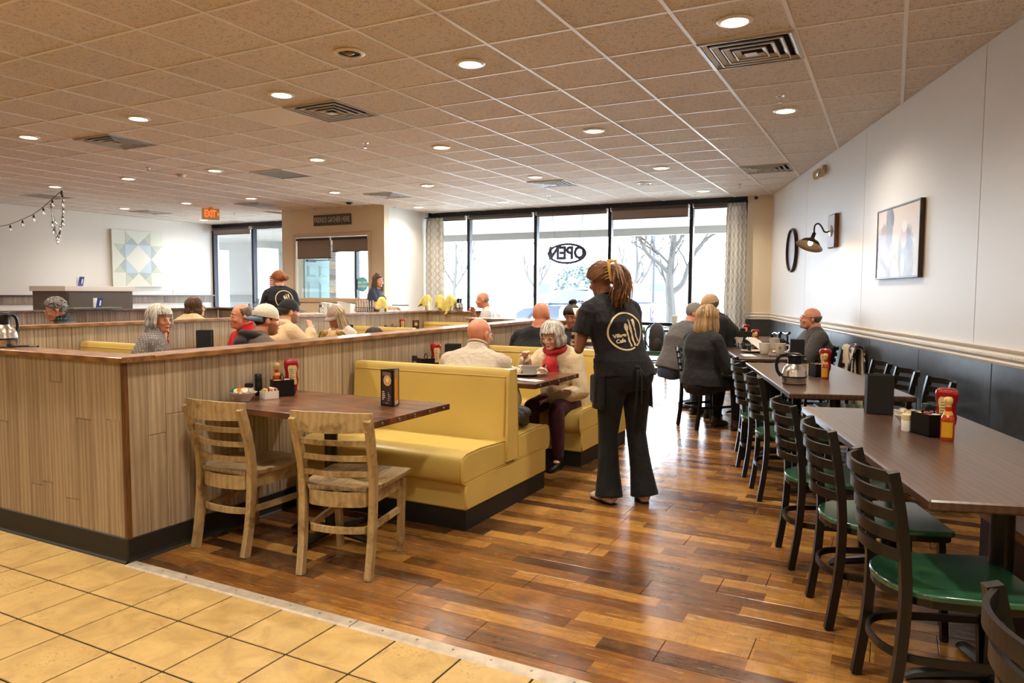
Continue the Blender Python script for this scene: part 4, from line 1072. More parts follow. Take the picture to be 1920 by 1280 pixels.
menu_box('black upright menu holder left of the man in the red top', (-6.55,5.42,Z), R(30), .16, .22)
menu_box('black menu holder behind the bald man in beige sweater', (-3.31,5.27,Z), R(20), .13, .20)
# --- bottles
M_ket = mat('ketchup_red', (150,10,12), .16, coat=.6); M_ketl = mat('ketchup_label', (222,196,140), .4)
M_ink = mat('label_ink', (92,84,70), .6)
def ketchup(label, loc, rz, group=None):
    t = thing('ketchup_bottle', label, 'bottle', loc, rz, group)
    P = [(.028,.0),(.034,.004),(.036,.03),(.042,.045),(.045,.07),(.038,.10),(.038,.125),(.045,.15),(.047,.175),(.043,.193),(.030,.203),(.0,.205)]
    rr = [[Vector((r*math.cos(a), r*.62*math.sin(a), .012+z)) for a in [2*PI*k/28 for k in range(28)]] for r, z in [(.001,.0)]+P]
    obj('bottle_body', MB().rings(rr), M_ket, t, angle=60)
    obj('cap', MB().lathe([(0,0),(.026,0),(.026,.018),(.02,.024),(0,.024)],20), M_black if random.random()<.6 else M_paper, t)
    lb = [(-.024,.055),(.024,.055),(.026,.07),(.022,.10),(.022,.125),(.027,.148),(.027,.165),(.020,.176),(-.020,.176),(-.027,.165),(-.027,.148),(-.022,.125),(-.022,.10),(-.026,.07)]
    X = Matrix(((1,0,0,0),(0,0,-1,0),(0,1,0,0),(0,0,0,1)))
    for s in (-1,1):
        l_ = obj('label', MB().prism(lb,.0245,.0292,M=Matrix.Rotation(0 if s < 0 else PI,4,'Z') @ X), M_ketl, t, smooth=False)
        ink = MB()
        for k in range(7): w_ = (.016,.012,.018,.010,.016,.014,.012)[k]; ink.box(-.018,-.018+w_*1.6,-.030,-.0291,.075+.0125*k,.0785+.0125*k,M=Matrix.Rotation(0 if s < 0 else PI,4,'Z'))
        obj('small_print', ink, M_ink, l_, smooth=False)
    return t
M_sauce = mat('hot_sauce', (176,60,16), .15, coat=.6); M_capy = mat('cream_bottle_cap', (226,196,120), .35)
def sauce(label, loc, rz=0, group=None):
    t = thing('hot_sauce_bottle', label, 'bottle', loc, rz, group)
    obj('bottle_body', MB().lathe([(0,0),(.026,0),(.028,.006),(.028,.085),(.026,.10),(.013,.125),(.0115,.135),(.0115,.15),(0,.15)],24), M_sauce, t)
    obj('neck_band', MB().lathe([(0,.136),(.013,.136),(.0132,.146),(0,.146)],20), mat('red_neck_band',(200,36,20),.35), t)
    obj('cap', MB().lathe([(0,.148),(.012,.148),(.0125,.160),(.0165,.165),(.0175,.182),(.012,.190),(0,.191)],20), M_capy, t)
    obj('neck_label', MB().lathe([(0,.112),(.0205,.112),(.0145,.128),(0,.128)],20), mat('yellow_label',(214,160,40),.4), t)
    rr = MB()
    for (a0, a1) in ((R(205),R(300)),):
        n = 10; v = []; f = []
        for k in range(n+1):
            a = a0+(a1-a0)*k/n
            for z in (.015,.082): v.append((.0288*math.cos(a),.0288*math.sin(a),z))
        f = [(2*k,2*k+2,2*k+3,2*k+1) for k in range(n)]; rr.add(v, f)
    obj('body_label', rr, mat('yellow_label',(214,160,40),.4), t)
    return t
def shaker(label, loc, m_, capm, h=.085, r=.019, group=None, cat='shaker'):
    t = thing('shaker', label, cat, loc, 0, group)
    obj('glass_body', MB().lathe([(0,0),(r,0),(r*1.05,.01),(r,h*.62),(r*.8,h*.7),(0,h*.7)],16), m_, t)
    obj('cap', MB().lathe([(0,h*.66),(r*1.02,h*.66),(r*1.04,h*.95),(r*.8,h),(0,h)],16), capm, t)
    return t
M_jam = [mat('jam_red',(150,40,40),.4), mat('jam_yellow',(220,180,60),.4), mat('jam_cream',(222,214,196),.5), mat('jam_orange',(216,124,30),.4), mat('jam_green',(30,130,60),.4), mat('jam_purple',(90,50,90),.4)]
M_rack = mat('black_wire_rack', (24,22,22), .4, .4)
def caddy(label, loc, rz, group=None, full=True):
    t = thing('condiment_rack', label, 'rack', loc, rz, group)
    obj('rack_body', MB().box(-.062,.062,-.04,-.036,0,.10).box(-.062,.062,.036,.04,0,.10).box(-.062,-.058,-.04,.04,0,.10).box(.058,.062,-.04,.04,0,.10).box(-.0015,.0015,-.038,.038,0,.10).box(-.062,.062,-.04,.04,0,.006), M_rack, t, smooth=False)
    obj('handle', MB().tube([(0,-.03+.0,.10)]+[(0,-.03+.03*(1-math.cos(a)),.10+.035*math.sin(a)) for a in [PI*k/8 for k in range(9)]],.004,6), M_rack, t)
    if full:
        for sx in (-1,1):
            for sy in (-1,1):
                for k in range(6):
                    mm = M_jam[(k*2+sx+sy*2)%3 if sy < 0 else (k+sx)%4]
                    obj('jam_packet', MB().box(sx*.03-.022,sx*.03+.022,sy*.018-.013,sy*.018+.013,.008+.0155*k,.0215+.0155*k,bev=.003), mm, t, smooth=False)
    return t
def bowl_pods(label, loc, group=None):
    t = thing('creamer_bowl', label, 'bowl', loc)
    obj('bowl', MB().lathe([(0,0),(.035,0),(.037,.006),(.060,.03),(.075,.048),(.077,.050),(.073,.050),(.057,.033),(.034,.010),(0,.008)],30), M_white, t)
    return t
def pods(cx, cy, cz, n, seed, labels, grp):
    rnd = random.Random(seed)
    for k in range(n):
        a = 2.4*k; r = .048*math.sqrt((k+.3)/n)
        m_ = [M_jam[2],M_jam[2],M_jam[3],M_jam[2]][k%4]
        t = thing('creamer_pod', labels[0] if m_ is M_jam[2] else labels[1], 'creamer', (cx+r*math.cos(a),cy+r*math.sin(a),cz+.034+rnd.random()*.018), 0, grp+(' in white' if m_ is M_jam[2] else ' in orange'))
        t.rotation_euler = (rnd.uniform(-.7,.7),rnd.uniform(-.7,.7),0)
        obj('cup', MB().lathe([(0,0),(.012,0),(.017,.018),(0,.018)],14), M_jam[2], t); obj('foil_lid', MB().lathe([(0,.018),(.020,.018),(.020,.0195),(0,.0195)],14), m_, t)
# bolted table, wall end
bowl_pods('white bowl heaped with creamer cups behind the cream chairs', (-3.345,3.03,Z))
pods(-3.345,3.03,Z,12,4,('white creamer cup in the bowl behind the cream chairs','orange lidded creamer cup in the bowl behind the cream chairs'),'creamer cups behind the cream chairs')
t = thing('butter_packet','green foil packet on the rim of the creamer bowl','packet',(-3.405,3.01,Z+.06)); t.rotation_euler=(.3,-.5,.4)
obj('packet', MB().box(-.02,.02,-.016,.016,-.008,.008,bev=.005), M_jam[4], t, smooth=False); obj('crimp', MB().box(-.024,-.019,-.014,.014,-.002,.002), M_jam[4], t, smooth=False)
t = thing('sugar_caddy','white rectangular sugar caddy with coloured packets on the bolted table','caddy',(-3.275,3.16,Z),R(70))
wc = MB(); wc.box(-.045,.045,-.034,.034,0,.004).box(-.045,.045,-.034,-.031,0,.048).box(-.045,.045,.031,.034,0,.048).box(-.045,-.042,-.034,.034,0,.048).box(.042,.045,-.034,.034,0,.048)
obj('caddy_body', wc, M_white, t, smooth=False)
for k in range(8): obj('sugar_packet', MB().box(-.036+.010*k,-.031+.010*k,-.027,.027,.006,.058+.004*(k%3),M=Matrix.Rotation(R(random.uniform(-4,4)),4,'X')), [M_jam[1],M_paper,M_jam[0],mat('pink_packet',(226,150,150),.6)][k%4], t, smooth=False)
caddy('black jam rack on the bolted table below the oak partition', (-3.30,3.29,Z), R(62))
ketchup('red ketchup bottle on the bolted table by the oak partition', (-3.345,3.415,Z), R(58))
sauce('hot sauce bottle with cream cap behind the ketchup on bolted table', (-3.425,3.37,Z))
shaker('tall black pepper grinder on the bolted table', (-3.425,3.22,Z), M_black, M_black, .135, .022)
shaker('short black capped shaker beside pepper grinder on bolted table', (-3.41,3.13,Z), M_clear, M_black, .088, .024)
# foreground walnut table
t = bowl_pods('small white bowl of creamers on foreground walnut table', (.085,4.06,Z)); t.scale = (.75,.75,.9)
pods(.085,4.06,Z,5,9,('white creamer cup in bowl on the foreground walnut table','orange lidded creamer cup in bowl on the foreground walnut table'),'creamer cups on the foreground walnut table')
shaker('square white salt shaker on the foreground walnut table', (.080,3.86,Z), M_white, mat('cream_cap',(224,208,160),.4), .08, .022)
shaker('small pepper shaker behind the ketchup on foreground walnut table', (.16,3.98,Z), M_black, M_black, .12, .018)
caddy('black jam rack beside the salt shaker on foreground walnut table', (.165,3.80,Z), R(-55))
ketchup('large red ketchup bottle on foreground walnut table', (.235,3.83,Z), R(-14))
sauce('hot sauce bottle in front of ketchup on foreground walnut table', (.235,3.70,Z), R(10))
# carafe table
caddy('black jam rack on the carafe table', (-.50,6.10,Z), R(-60))
ketchup('red ketchup bottle on the carafe table', (-.445,6.13,Z), R(-16))
sauce('hot sauce bottle in front of ketchup on the carafe table', (-.43,5.95,Z), R(10))
shaker('yellow topped salt shaker beside the steel carafe', (-.56,6.22,Z), M_white, M_jam[1], .085, .02)
# booth tables
caddy('black jam rack against the oak partition on the old couple table', (-3.37,4.95,Z), R(60))
ketchup('red ketchup bottle against the partition on the old couple table', (-3.37,5.09,Z), R(60))
shaker('black capped shaker on the old couple table', (-3.39,4.82,Z), M_clear, M_black, .13, .022)
caddy('black jam rack on booth table by the brown haired child', (-6.95,8.98+.30,Z), R(60), full=True)
ketchup('red ketchup bottle on booth table below station partition', (-6.92,9.5,Z), R(50))
shaker('black shaker on booth table below station partition', (-6.98,9.15,Z), M_clear, M_black, .12, .024)
ketchup('red ketchup bottle in front of the woman in dotted grey jacket', (-6.75,5.08,Z+.03), R(58))
# far table group
sauce('hot sauce bottle beside the blonde woman on the corner table', (-1.80,10.02,Z), 0)
ketchup('red ketchup bottle on far walnut table among the mugs', (-1.43,9.02,Z), R(-10))
sauce('hot sauce bottle among mugs on far walnut table', (-1.40,8.88,Z), 0)
ketchup('red ketchup bottle at the corner table behind the mugs', (-1.78,9.55+.9,Z), R(-10))
shaker('black pepper grinder on the corner table', (-1.72,10.12,Z), M_black, M_black, .13, .02)
# --- carafe
def carafe(label, loc, rz, s=1.0, low=False):
    t = thing('coffee_carafe', label, 'carafe', loc, rz); t.scale = (s,s,s)
    obj('vessel', MB().lathe([(0,0),(.070,0),(.078,.006),(.079,.045),(.081,.048),(.081,.054),(.079,.058),(.076,.085),(.066,.112),(.050,.130),(.044,.138),(0,.138)],40), M_steel, t)
    obj('band', MB().lathe([(.078,.045),(.083,.047),(.083,.055),(.078,.057)],40), M_black, t)
    obj('foot_ring', MB().lathe([(0,-.0),(.073,0),(.078,.004),(.070,.006),(0,.006)],36), M_black, t)
    obj('collar', MB().lathe([(0,.136),(.045,.136),(.044,.165),(.046,.186),(.050,.196),(.042,.200),(0,.200)],32).tube([(.035,0,.188),(.075,0,.193)],[(.018,.010),(.006,.004)],10), M_black, t)
    obj('lid', MB().lathe([(0,.198),(.040,.198),(.036,.208),(.012,.212),(0,.212)],28).box(-.06,-.02,-.009,.009,.200,.210,bev=.003), M_black, t)
    hp = catmull([(-.044,0,.19),(-.075,0,.196),(-.104,0,.175),(-.114,0,.13),(-.106,0,.085),(-.084,0,.052)],5)
    obj('handle', MB().tube(hp,[(.011,.007)]*len(hp),10,up=(0,1,0)), M_black, t)
    return t
carafe('steel coffee carafe with black handle on the middle walnut table', (-.60,5.50,Z), R(8), 1.05)
c_ = carafe('steel coffee carafe on the oak cap at the left edge', (-4.69,2.44,1.075), R(-72), .98)
obj('red_label', MB().rings([[Vector((.0801*math.cos(a),.0801*math.sin(a),z)) for z in (.010,.034,.034,.010)] for a in [R(-75+6*k) for k in range(8)]],caps=False).box(0,0,0,0,0,0) if False else MB().add([(.0803*math.cos(a),.0803*math.sin(a),z) for a in [R(-150+5*k) for k in range(9)] for z in (.012,.036)],[(2*k,2*k+2,2*k+3,2*k+1) for k in range(8)]), mat('red_and_grey_label',(186,70,50),.4), c_)
carafe('second steel carafe cut off by the left frame edge', (-4.93,2.45,1.075), R(-60), .98)
carafe('steel coffee carafe on the station partition before the window', (-6.48,10.52,1.102), R(120), 1.0)
t = thing('serving_paddle','black tray handle on the oak cap beside the left carafe','tray',(-4.50,2.47,1.076),R(15))
obj('tray', MB().tube([(-.10,0,.008),(.02,0,.010),(.08,0,.010)],[(.03,.006),(.014,.006),(.012,.005)],10), M_black, t)
# --- crockery
M_mug = mat('cream_mug_glaze', (226,216,198), .2, coat=.4)
def mug(label, loc, rz, logo=True, group=None, s=1.0):
    t = thing('coffee_mug', label, 'mug', loc, rz, group); t.scale = (s,s,s)
    obj('cup', MB().lathe([(0,0),(.028,0),(.030,.004),(.034,.02),(.041,.06),(.044,.088),(.045,.092),(.041,.092),(.038,.06),(.030,.015),(0,.010)],30), M_mug, t)
    hp = catmull([(.040,0,.075),(.062,0,.078),(.072,0,.055),(.058,0,.028),(.034,0,.024)],5)
    obj('handle', MB().tube(hp,[(.005,.007)]*len(hp),8,up=(0,1,0)), M_mug, t)
    if logo:
        lg = MB(); n = 16
        lg.tube([(.012*math.cos(a),-.0400-.0022,.055+.012*math.sin(a)) for a in [2*PI*k/n for k in range(n)]],.0011,5,closed=True,up=(0,1,0))
        for k in range(3): lg.box(-.006+.005*k,-.004+.005*k,-.0432,-.0405,.048,.062)
        obj('printed_emblem', lg, mat('dark_print',(40,38,38),.5), t)
    return t
mug('cream mug at the left back of the far walnut table, handle left', (-1.60,9.00,Z), R(170), s=1.3)
mug('cream mug at near edge of far walnut table, handle hidden', (-1.18,8.06,Z), R(80), False, s=1.3)
mug('cream mug with round emblem at near edge of far walnut table, handle right', (-1.03,8.10,Z), R(5), s=1.3)
mug('cream mug at the back of far walnut table before the black caddy', (-1.22,9.05,Z), R(60), False, s=1.3)
mug('cream mug on the booth table beside the bald man in beige', (-2.86,5.36,Z), R(-20), False, s=1.15)
def plate(label, loc, r=.13, m_=None, sy=1.0, rz=0):
    t = thing('plate', label, 'plate', loc, rz); t.scale = (1,sy,1)
    obj('dish', MB().lathe([(0,0),(r*.5,0),(r*.55,.004),(r*.9,.014),(r,.021),(r*.99,.024),(r*.88,.018),(r*.55,.008),(0,.007)],40), m_ or M_white, t)
    return t
plate('oval cream plate at near edge of far walnut table', (-1.33,8.25,Z), .13, M_mug, .8)
def bowl2(label, loc, r, h, m_, name='bowl', cat='bowl'):
    t = thing(name, label, cat, loc)
    obj('bowl_body', MB().lathe([(0,0),(r*.5,0),(r*.55,.004),(r*.9,h*.6),(r,h),(r*.95,h),(r*.85,h*.6),(r*.5,.01),(0,.009)],32), m_, t)
    return t
bowl2('small bowl with green garnish on the far walnut table', (-1.52,8.95,Z), .075, .04, M_mug)
t = thing('lettuce_garnish','green lettuce garnish in bowl on the far walnut table','food',(-1.52,8.95,Z+.035))
rg = random.Random(8)
for k in range(9): obj('leaf', MB().ell((rg.uniform(-.04,.04),rg.uniform(-.04,.04),rg.uniform(0,.02)),(.018,.012,.005),rot=Matrix.Rotation(rg.uniform(-.8,.8),3,'X')), mat('lettuce',(96,140,70),.6), t)
def napkin(label, loc, rz, a=.10, b=.14, fold=.012, seed=1, rx=0):
    rnd = random.Random(seed); t = thing('paper_napkin', label, 'napkin', loc, rz); t.rotation_euler = (rx,0,rz)
    n = 8; v = [((i/n-.5)*2*a,(j/n-.5)*2*b,.002+fold*abs(noise.noise(Vector((i*.5,j*.4,seed))))) for j in range(n+1) for i in range(n+1)]
    f = [(j*(n+1)+i,j*(n+1)+i+1,(j+1)*(n+1)+i+1,(j+1)*(n+1)+i) for j in range(n) for i in range(n)]
    o = obj('napkin', MB().add(v,f), M_paper, t); md = o.modifiers.new('t','SOLIDIFY'); md.thickness = .0015; return t
napkin('white paper napkin at near edge of far walnut table', (-1.30,7.80,Z), R(20), .06, .14)
napkin('crumpled white napkin propped among mugs on far walnut table', (-1.36,8.75,Z+.05), R(60), .08, .13, .05, 5, .5)
napkin('white napkin under the black caddy on far walnut table', (-1.08,8.5,Z), R(10), .08,.12,.02,7)
napkin('white paper napkin on the old couple table near its corner', (-2.33,4.74,Z), R(80), .05, .11)
t = thing('phone','black phone lying by the mugs at near edge of far table','phone',(-1.03,7.86,Z),R(15))
obj('phone_body', MB().box(-.075,.075,-.038,.038,0,.009,bev=.004), M_black, t, smooth=False); obj('screen', MB().box(-.07,.07,-.034,.034,.009,.0096), mat('phone_glass',(12,12,16),.06), t, smooth=False)
def tumbler(label, loc, h=.15, r=.036, fill=.0, m_=None):
    t = thing('drinking_glass', label, 'glass', loc)
    obj('tumbler', MB().lathe([(0,0),(r*.78,0),(r*.8,.005),(r,h),(r*.94,h),(r*.76,.012),(0,.010)],24), M_clear, t)
    if fill: obj('drink', MB().lathe([(0,.012),(r*.75,.012),(r*.75+(r*.18)*fill,h*fill),(0,h*fill)],20), m_ or glass_like, t)
    return t
glass_like = mat('iced_water', (226,232,238), .1, trans=.0, var=.15, vscale=60)
tumbler('tall glass of iced water on the old couple table', (-2.93,5.20,Z), .165, .042, .85)
tumbler('empty drinking glass on far walnut table beside the menu holder', (-1.50,9.35,Z), .13, .034, .3)
tumbler('iced coffee cup on the window table', (-3.02,12.25,.8005), .12, .04, .8, mat('iced_coffee',(176,140,104),.3))
t = thing('paper_cup','tall white paper cup on the window table','cup',(-3.25,12.2,.8005)); obj('cup_body', MB().lathe([(0,0),(.035,0),(.048,.22),(0,.22)],20), M_paper, t); obj('cup_lid', MB().lathe([(0,.22),(.05,.22),(.05,.23),(.044,.245),(0,.245)],20), M_paper, t)
t = thing('drink_can','red cup beside the teal folder on the window table','cup',(-2.66,12.3,.8005)); obj('cup_body', MB().lathe([(0,0),(.026,0),(.036,.12),(0,.12)],20), mat('red_cup',(200,30,50),.35), t); obj('rim', MB().lathe([(0,.118),(.039,.118),(.039,.128),(0,.128)],20), mat('red_cup',(200,30,50),.35), t)
t = thing('folder','teal and black folder standing open on the window table','folder',(-2.86,12.12,.8005),R(20))
obj('cover', MB().box(-.10,.10,-.004,.004,0,.17,M=Matrix.Rotation(R(-28),4,'Y')), mat('teal_cover',(60,150,140),.4), t, smooth=False)
obj('back_cover', MB().box(-.12,-.02,.03,.04,0,.13), mat('dark_navy',(30,28,44),.5), t, smooth=False)
# food on the old couple's table
plate('large white plate of pastry in front of the white haired woman', (-2.50,5.03,Z), .165, None, .8, R(20))
plate('small white plate with bacon beside the glass on old couple table', (-2.80,5.20-.03,Z), .10, None, .8)
t = thing('ramekin','grey square bowl of dip on the large plate','bowl',(-2.46,5.03,Z+.016),R(12))
obj('dish', MB().add([(-.045,-.035,0),(.045,-.035,0),(.045,.035,0),(-.045,.035,0),(-.06,-.05,.06),(.06,-.05,.06),(.06,.05,.06),(-.06,.05,.06),(-.053,-.043,.06),(.053,-.043,.06),(.053,.043,.06),(-.053,.043,.06),(-.04,-.03,.012),(.04,-.03,.012),(.04,.03,.012),(-.04,.03,.012)],
    [(3,2,1,0),(0,1,5,4),(1,2,6,5),(2,3,7,6),(3,0,4,7),(4,5,9,8),(5,6,10,9),(6,7,11,10),(7,4,8,11),(8,9,13,12),(9,10,14,13),(10,11,15,14),(11,8,12,15),(12,13,14,15)]), mat('grey_stoneware',(150,144,140),.35), t, smooth=False)
obj('dip', MB().box(-.046,.046,-.036,.036,.04,.052,bev=.004), mat('white_gravy',(226,218,206),.4), t)
M_past = mat('cream_pastry', (226,206,176), .6, var=.2, vscale=40, bump=.6, bscale=50); M_tom = mat('red_garnish',(170,50,36),.5)
def lump(name, label, cat, loc, n, r, m_, seed, extra=None):
    rnd = random.Random(seed); t = thing(name, label, cat, loc); mb = MB()
    for k in range(n): mb.ell((rnd.uniform(-r,r),rnd.uniform(-r,r)*.8,rnd.uniform(.01,r*.8)),(r*rnd.uniform(.35,.6),r*rnd.uniform(.3,.5),r*rnd.uniform(.25,.45)),seg=12,rot=Matrix.Rotation(rnd.uniform(-1,1),3,'X'))
    obj('filling', mb, m_, t)
    if extra:
        mb = MB()
        for k in range(6): mb.ell((rnd.uniform(-r,r)*.8,rnd.uniform(-r,r)*.6,rnd.uniform(r*.6,r)),(.008,.006,.004),seg=8)
        obj('garnish', mb, extra, t)
    return t
lump('stuffed_pastry','cream covered pastry at left of the large plate','food',(-2.585,5.03,Z+.018),9,.05,M_past,3,mat('herb_flecks',(80,96,50),.6))
lump('salad','pale salad with red bits at right of large plate','food',(-2.385,5.07,Z+.018),8,.042,M_past,6,M_tom)
t = thing('bacon','strip of bacon on the small plate','food',(-2.80,5.17,Z+.018)); obj('strip', MB().box(-.05,.03,-.012,.012,0,.006,bev=.002), M_tom, t, smooth=False)
# fork for the woman is built with her

# ================================================================== WAITRESS STATION
t = thing('service_counter','waitress service counter with pale top behind the middle partition','counter',(-8.15,9.6,0))
obj('counter_top', MB().box(-.55,.55,-.95,.80,1.02,1.06,bev=.006), mat('pale_laminate',(206,190,170),.35), t, smooth=False)
obj('counter_body', MB().box(-.5,.5,-.9,.75,0,1.02), M_board, t, smooth=False)
CT = 1.061
t = thing('takeout_box','white paper takeout carton on the service counter','box',(-7.93,8.95,CT),R(25))
obj('carton', MB().box(-.13,.13,-.12,.12,0,.16,bev=.004), M_paper, t, smooth=False); obj('flap', MB().box(-.13,.02,-.12,.12,.16,.166,M=Matrix.Rotation(R(8),4,'Y')), M_paper, t, smooth=False)
t = thing('bag','open white paper bag beside the takeout carton','bag',(-7.83,9.23,CT),R(15))
obj('bag_body', MB().add([(-.1,-.07,0),(.1,-.07,0),(.1,.07,0),(-.1,.07,0),(-.12,-.08,.20),(.11,-.08,.17),(.12,.08,.15),(-.11,.08,.19)],[(3,2,1,0),(0,1,5,4),(1,2,6,5),(2,3,7,6),(3,0,4,7)]), M_paper, t, smooth=False)
t = thing('wire_basket','black wire basket of folded newspapers on service counter','basket',(-7.84,9.72,CT),R(40))
for z in (.02,.09): obj('wire_ring', MB().tube([(-.15,-.07,z),(.15,-.07,z),(.15,.07,z),(-.15,.07,z)],.004,6,closed=True), M_black, t)
wb = MB()
for k in range(9): wb.tube([(-.15+.0375*k,-.07,.0),(-.15+.0375*k,-.07,.09)],.003,5).tube([(-.15+.0375*k,.07,.0),(-.15+.0375*k,.07,.09)],.003,5)
obj('upright_wires', wb, M_black, t)
for k in range(8):
    t = thing('newspaper','folded newspaper standing in the wire basket','newspaper',(-7.84-.09+.026*k,9.72-.075+.022*k,CT+.004),R(40),'newspapers in the wire basket')
    obj('fold', MB().box(-.008,.008,-.06,.06,0,.20+.01*(k%3),bev=.004,M=Matrix.Rotation(R(-6+3*(k%4)),4,'Y')), mat('newsprint',(206,200,196),.9,var=.18,vscale=60), t, smooth=False)
    obj('fold', MB().box(.009,.013,-.055,.055,0,.19,M=Matrix.Rotation(R(-6+3*(k%4)),4,'Y')), mat('newsprint',(206,200,196),.9,var=.18,vscale=60), t, smooth=False)
shaker('clear glass cruet on the service counter left of the carton', (-7.72,8.52,CT+.03), M_clear, M_steel, .13, .03, cat='cruet')
shaker('second clear glass cruet on the service counter', (-7.68,8.66,CT+.03), M_clear, M_paper, .15, .028, cat='cruet')
napkin('white napkin at left end of the service counter', (-7.85,8.7,CT), R(30), .1,.12,.02,9)
M_bot = mat('white_spray_bottle', (238,238,236), .35); M_ycl = mat('yellow_microfibre_cloth', (222,208,122), .85, var=.12, vscale=20, bump=.3, bscale=80)
def cloth_on_bottle(loc, lab1, lab2, seed, tilt):
    t = thing('spray_bottle', lab1, 'bottle', loc, R(40*seed))
    obj('bottle_body', MB().lathe([(0,0),(.042,0),(.045,.01),(.043,.13),(.02,.17),(.014,.175),(.014,.20),(0,.20)],20), M_bot, t)
    obj('trigger_head', MB().box(-.03,.05,-.014,.014,.20,.235,bev=.006).tube([(.035,0,.20),(.045,0,.165)],.006,6), mat('blue_trigger',(50,80,170),.4), t)
    rnd = random.Random(seed); d = thing('cleaning_cloth', lab2, 'cloth', (loc[0],loc[1],loc[2]+.245))
    n = 26; m_ = 12; rr = []
    lobes = [rnd.uniform(0,2*PI) for _ in range(3)]
    for j in range(m_+1):
        v = j/m_; ring = []
        for i in range(n):
            a = 2*PI*i/n
            ln = .15+.15*max(0,math.cos(a-lobes[0]))**3+.06*abs(math.cos(2*a+lobes[1]))
            r = .012+.05*math.sin(min(1,v*2.2)*PI/2)+.028*v
            r *= 1+.42*math.sin(4*a+lobes[2])*v+.5*v*noise.noise(Vector((math.cos(a)*1.6+seed,math.sin(a)*1.6,v*2)))
            z = .018*math.cos(v*2)-ln*max(0,v-.12)**1.15+.01*math.sin(7*a+3*v)*v
            ring.append(Vector((r*math.cos(a)+tilt*v*.05, r*math.sin(a), z)))
        rr.append(ring)
    mb = MB(); mb.rings(rr, caps=False); mb.f.append(tuple(range(n))[::-1]); mb.mi.append(0)
    o = obj('cloth', mb, M_ycl, d, angle=180); md = o.modifiers.new('t','SOLIDIFY'); md.thickness = .004
cloth_on_bottle((-7.13,10.52,1.102),'white spray bottle under the left yellow cloth of three','large yellow cloth over a spray bottle, left of three on the partition',1,-1)
cloth_on_bottle((-6.86,10.50,1.102),'white spray bottle under the middle yellow cloth of three','yellow cloth over a spray bottle, middle of three on the partition',2,.5)
cloth_on_bottle((-6.66,10.50,1.102),'white spray bottle under the right yellow cloth of three','yellow cloth over a spray bottle, right of three beside the carafe',5,1)
cloth_on_bottle((-7.88,10.22,CT),'white spray bottle under yellow cloth in front of the hostess','yellow cloth over a spray bottle in front of the hostess',3,.3)
for (x, y, z, r, lb) in ((-7.85,10.72,1.17,-20,'black tablet lying near the hostess hands'),(-5.98,10.5,1.102,10,'black tablet lying at right end of the station partition')):
    t = thing('tablet', lb, 'tablet', (x,y,z), R(r)); obj('tablet_case', MB().box(-.14,.14,-.09,.09,0,.014,bev=.005), M_black, t, smooth=False); obj('screen', MB().box(-.13,.13,-.08,.08,.014,.0145), mat('phone_glass',(12,12,16),.06), t, smooth=False)
# dark cabinet at left with blue card holders
t = thing('cabinet','dark grey cabinet with a white top against the left wall','cabinet',(-13.1,8.2,0),R(0))
obj('cabinet_body', MB().box(-.5,.5,-.60,.62,0,1.40,bev=.004), mat('dark_taupe_panel',(92,82,72),.5), t, smooth=False)
obj('cabinet_top', MB().box(-.53,.53,-.64,.66,1.40,1.49,bev=.006), mat('cool_white_wall2',(232,226,216),.5), t, smooth=False)
obj('door', MB().box(.5,.515,-.57,.59,.05,1.37,bev=.004), mat('dark_taupe_panel',(92,82,72),.5), t, smooth=False)
obj('edge_strip', MB().box(.38,.5,.62,.63,0,1.40), mat('blue_grey_edge',(84,96,116),.4), t, smooth=False)
M_blue = mat('royal_blue_card', (38,44,130), .4)
for (x, y, z, lb) in ((-12.75,7.95,1.49,'blue card holder on top of the dark cabinet'),(-10.72,6.95,1.14,'blue and white card holder standing on the left partition cap')):
    t = thing('card_holder', lb, 'card holder', (x,y,z), R(20))
    obj('card', MB().box(-.005,.005,-.06,.05,0,.17,M=Matrix.Rotation(R(12),4,'Y')), M_blue, t, smooth=False)
    obj('back_card', MB().box(-.06,-.045,-.04,.08,0,.16,bev=.002), M_paper, t, smooth=False)
    obj('logo_patch', MB().box(.012,.016,-.02,.01,.05,.13,M=Matrix.Rotation(R(12),4,'Y')), M_paper, t, smooth=False)
t = thing('tray','green edged tray lying on the left partition cap','tray',(-10.72,6.9,1.135),R(90))
obj('tray_body', MB().box(-.4,.35,-.12,.12,0,.018,bev=.006), mat('sage_tray',(120,136,116),.5), t, smooth=False)
obj('tray_rim', MB().tube([(-.4,-.12,.02),(.35,-.12,.02),(.35,.12,.02),(-.4,.12,.02)],.006,6,closed=True), mat('sage_tray',(120,136,116),.5), t)
t = thing('dish_rack','cluttered clear containers on the left partition near the windows','containers',(-9.6,9.27,1.11),R(10))
rg = random.Random(12)
for k in range(7): obj('container', MB().lathe([(0,0),(.04,0),(.05,.09),(.046,.09),(.036,.006),(0,.006)],16,c=(-.35+.1*k,rg.uniform(-.03,.05),.09*(k%3==1))), M_clear, t)
obj('paper_stack', MB().box(-.45,.1,-.08,.08,0,.02), M_paper, t, smooth=False)
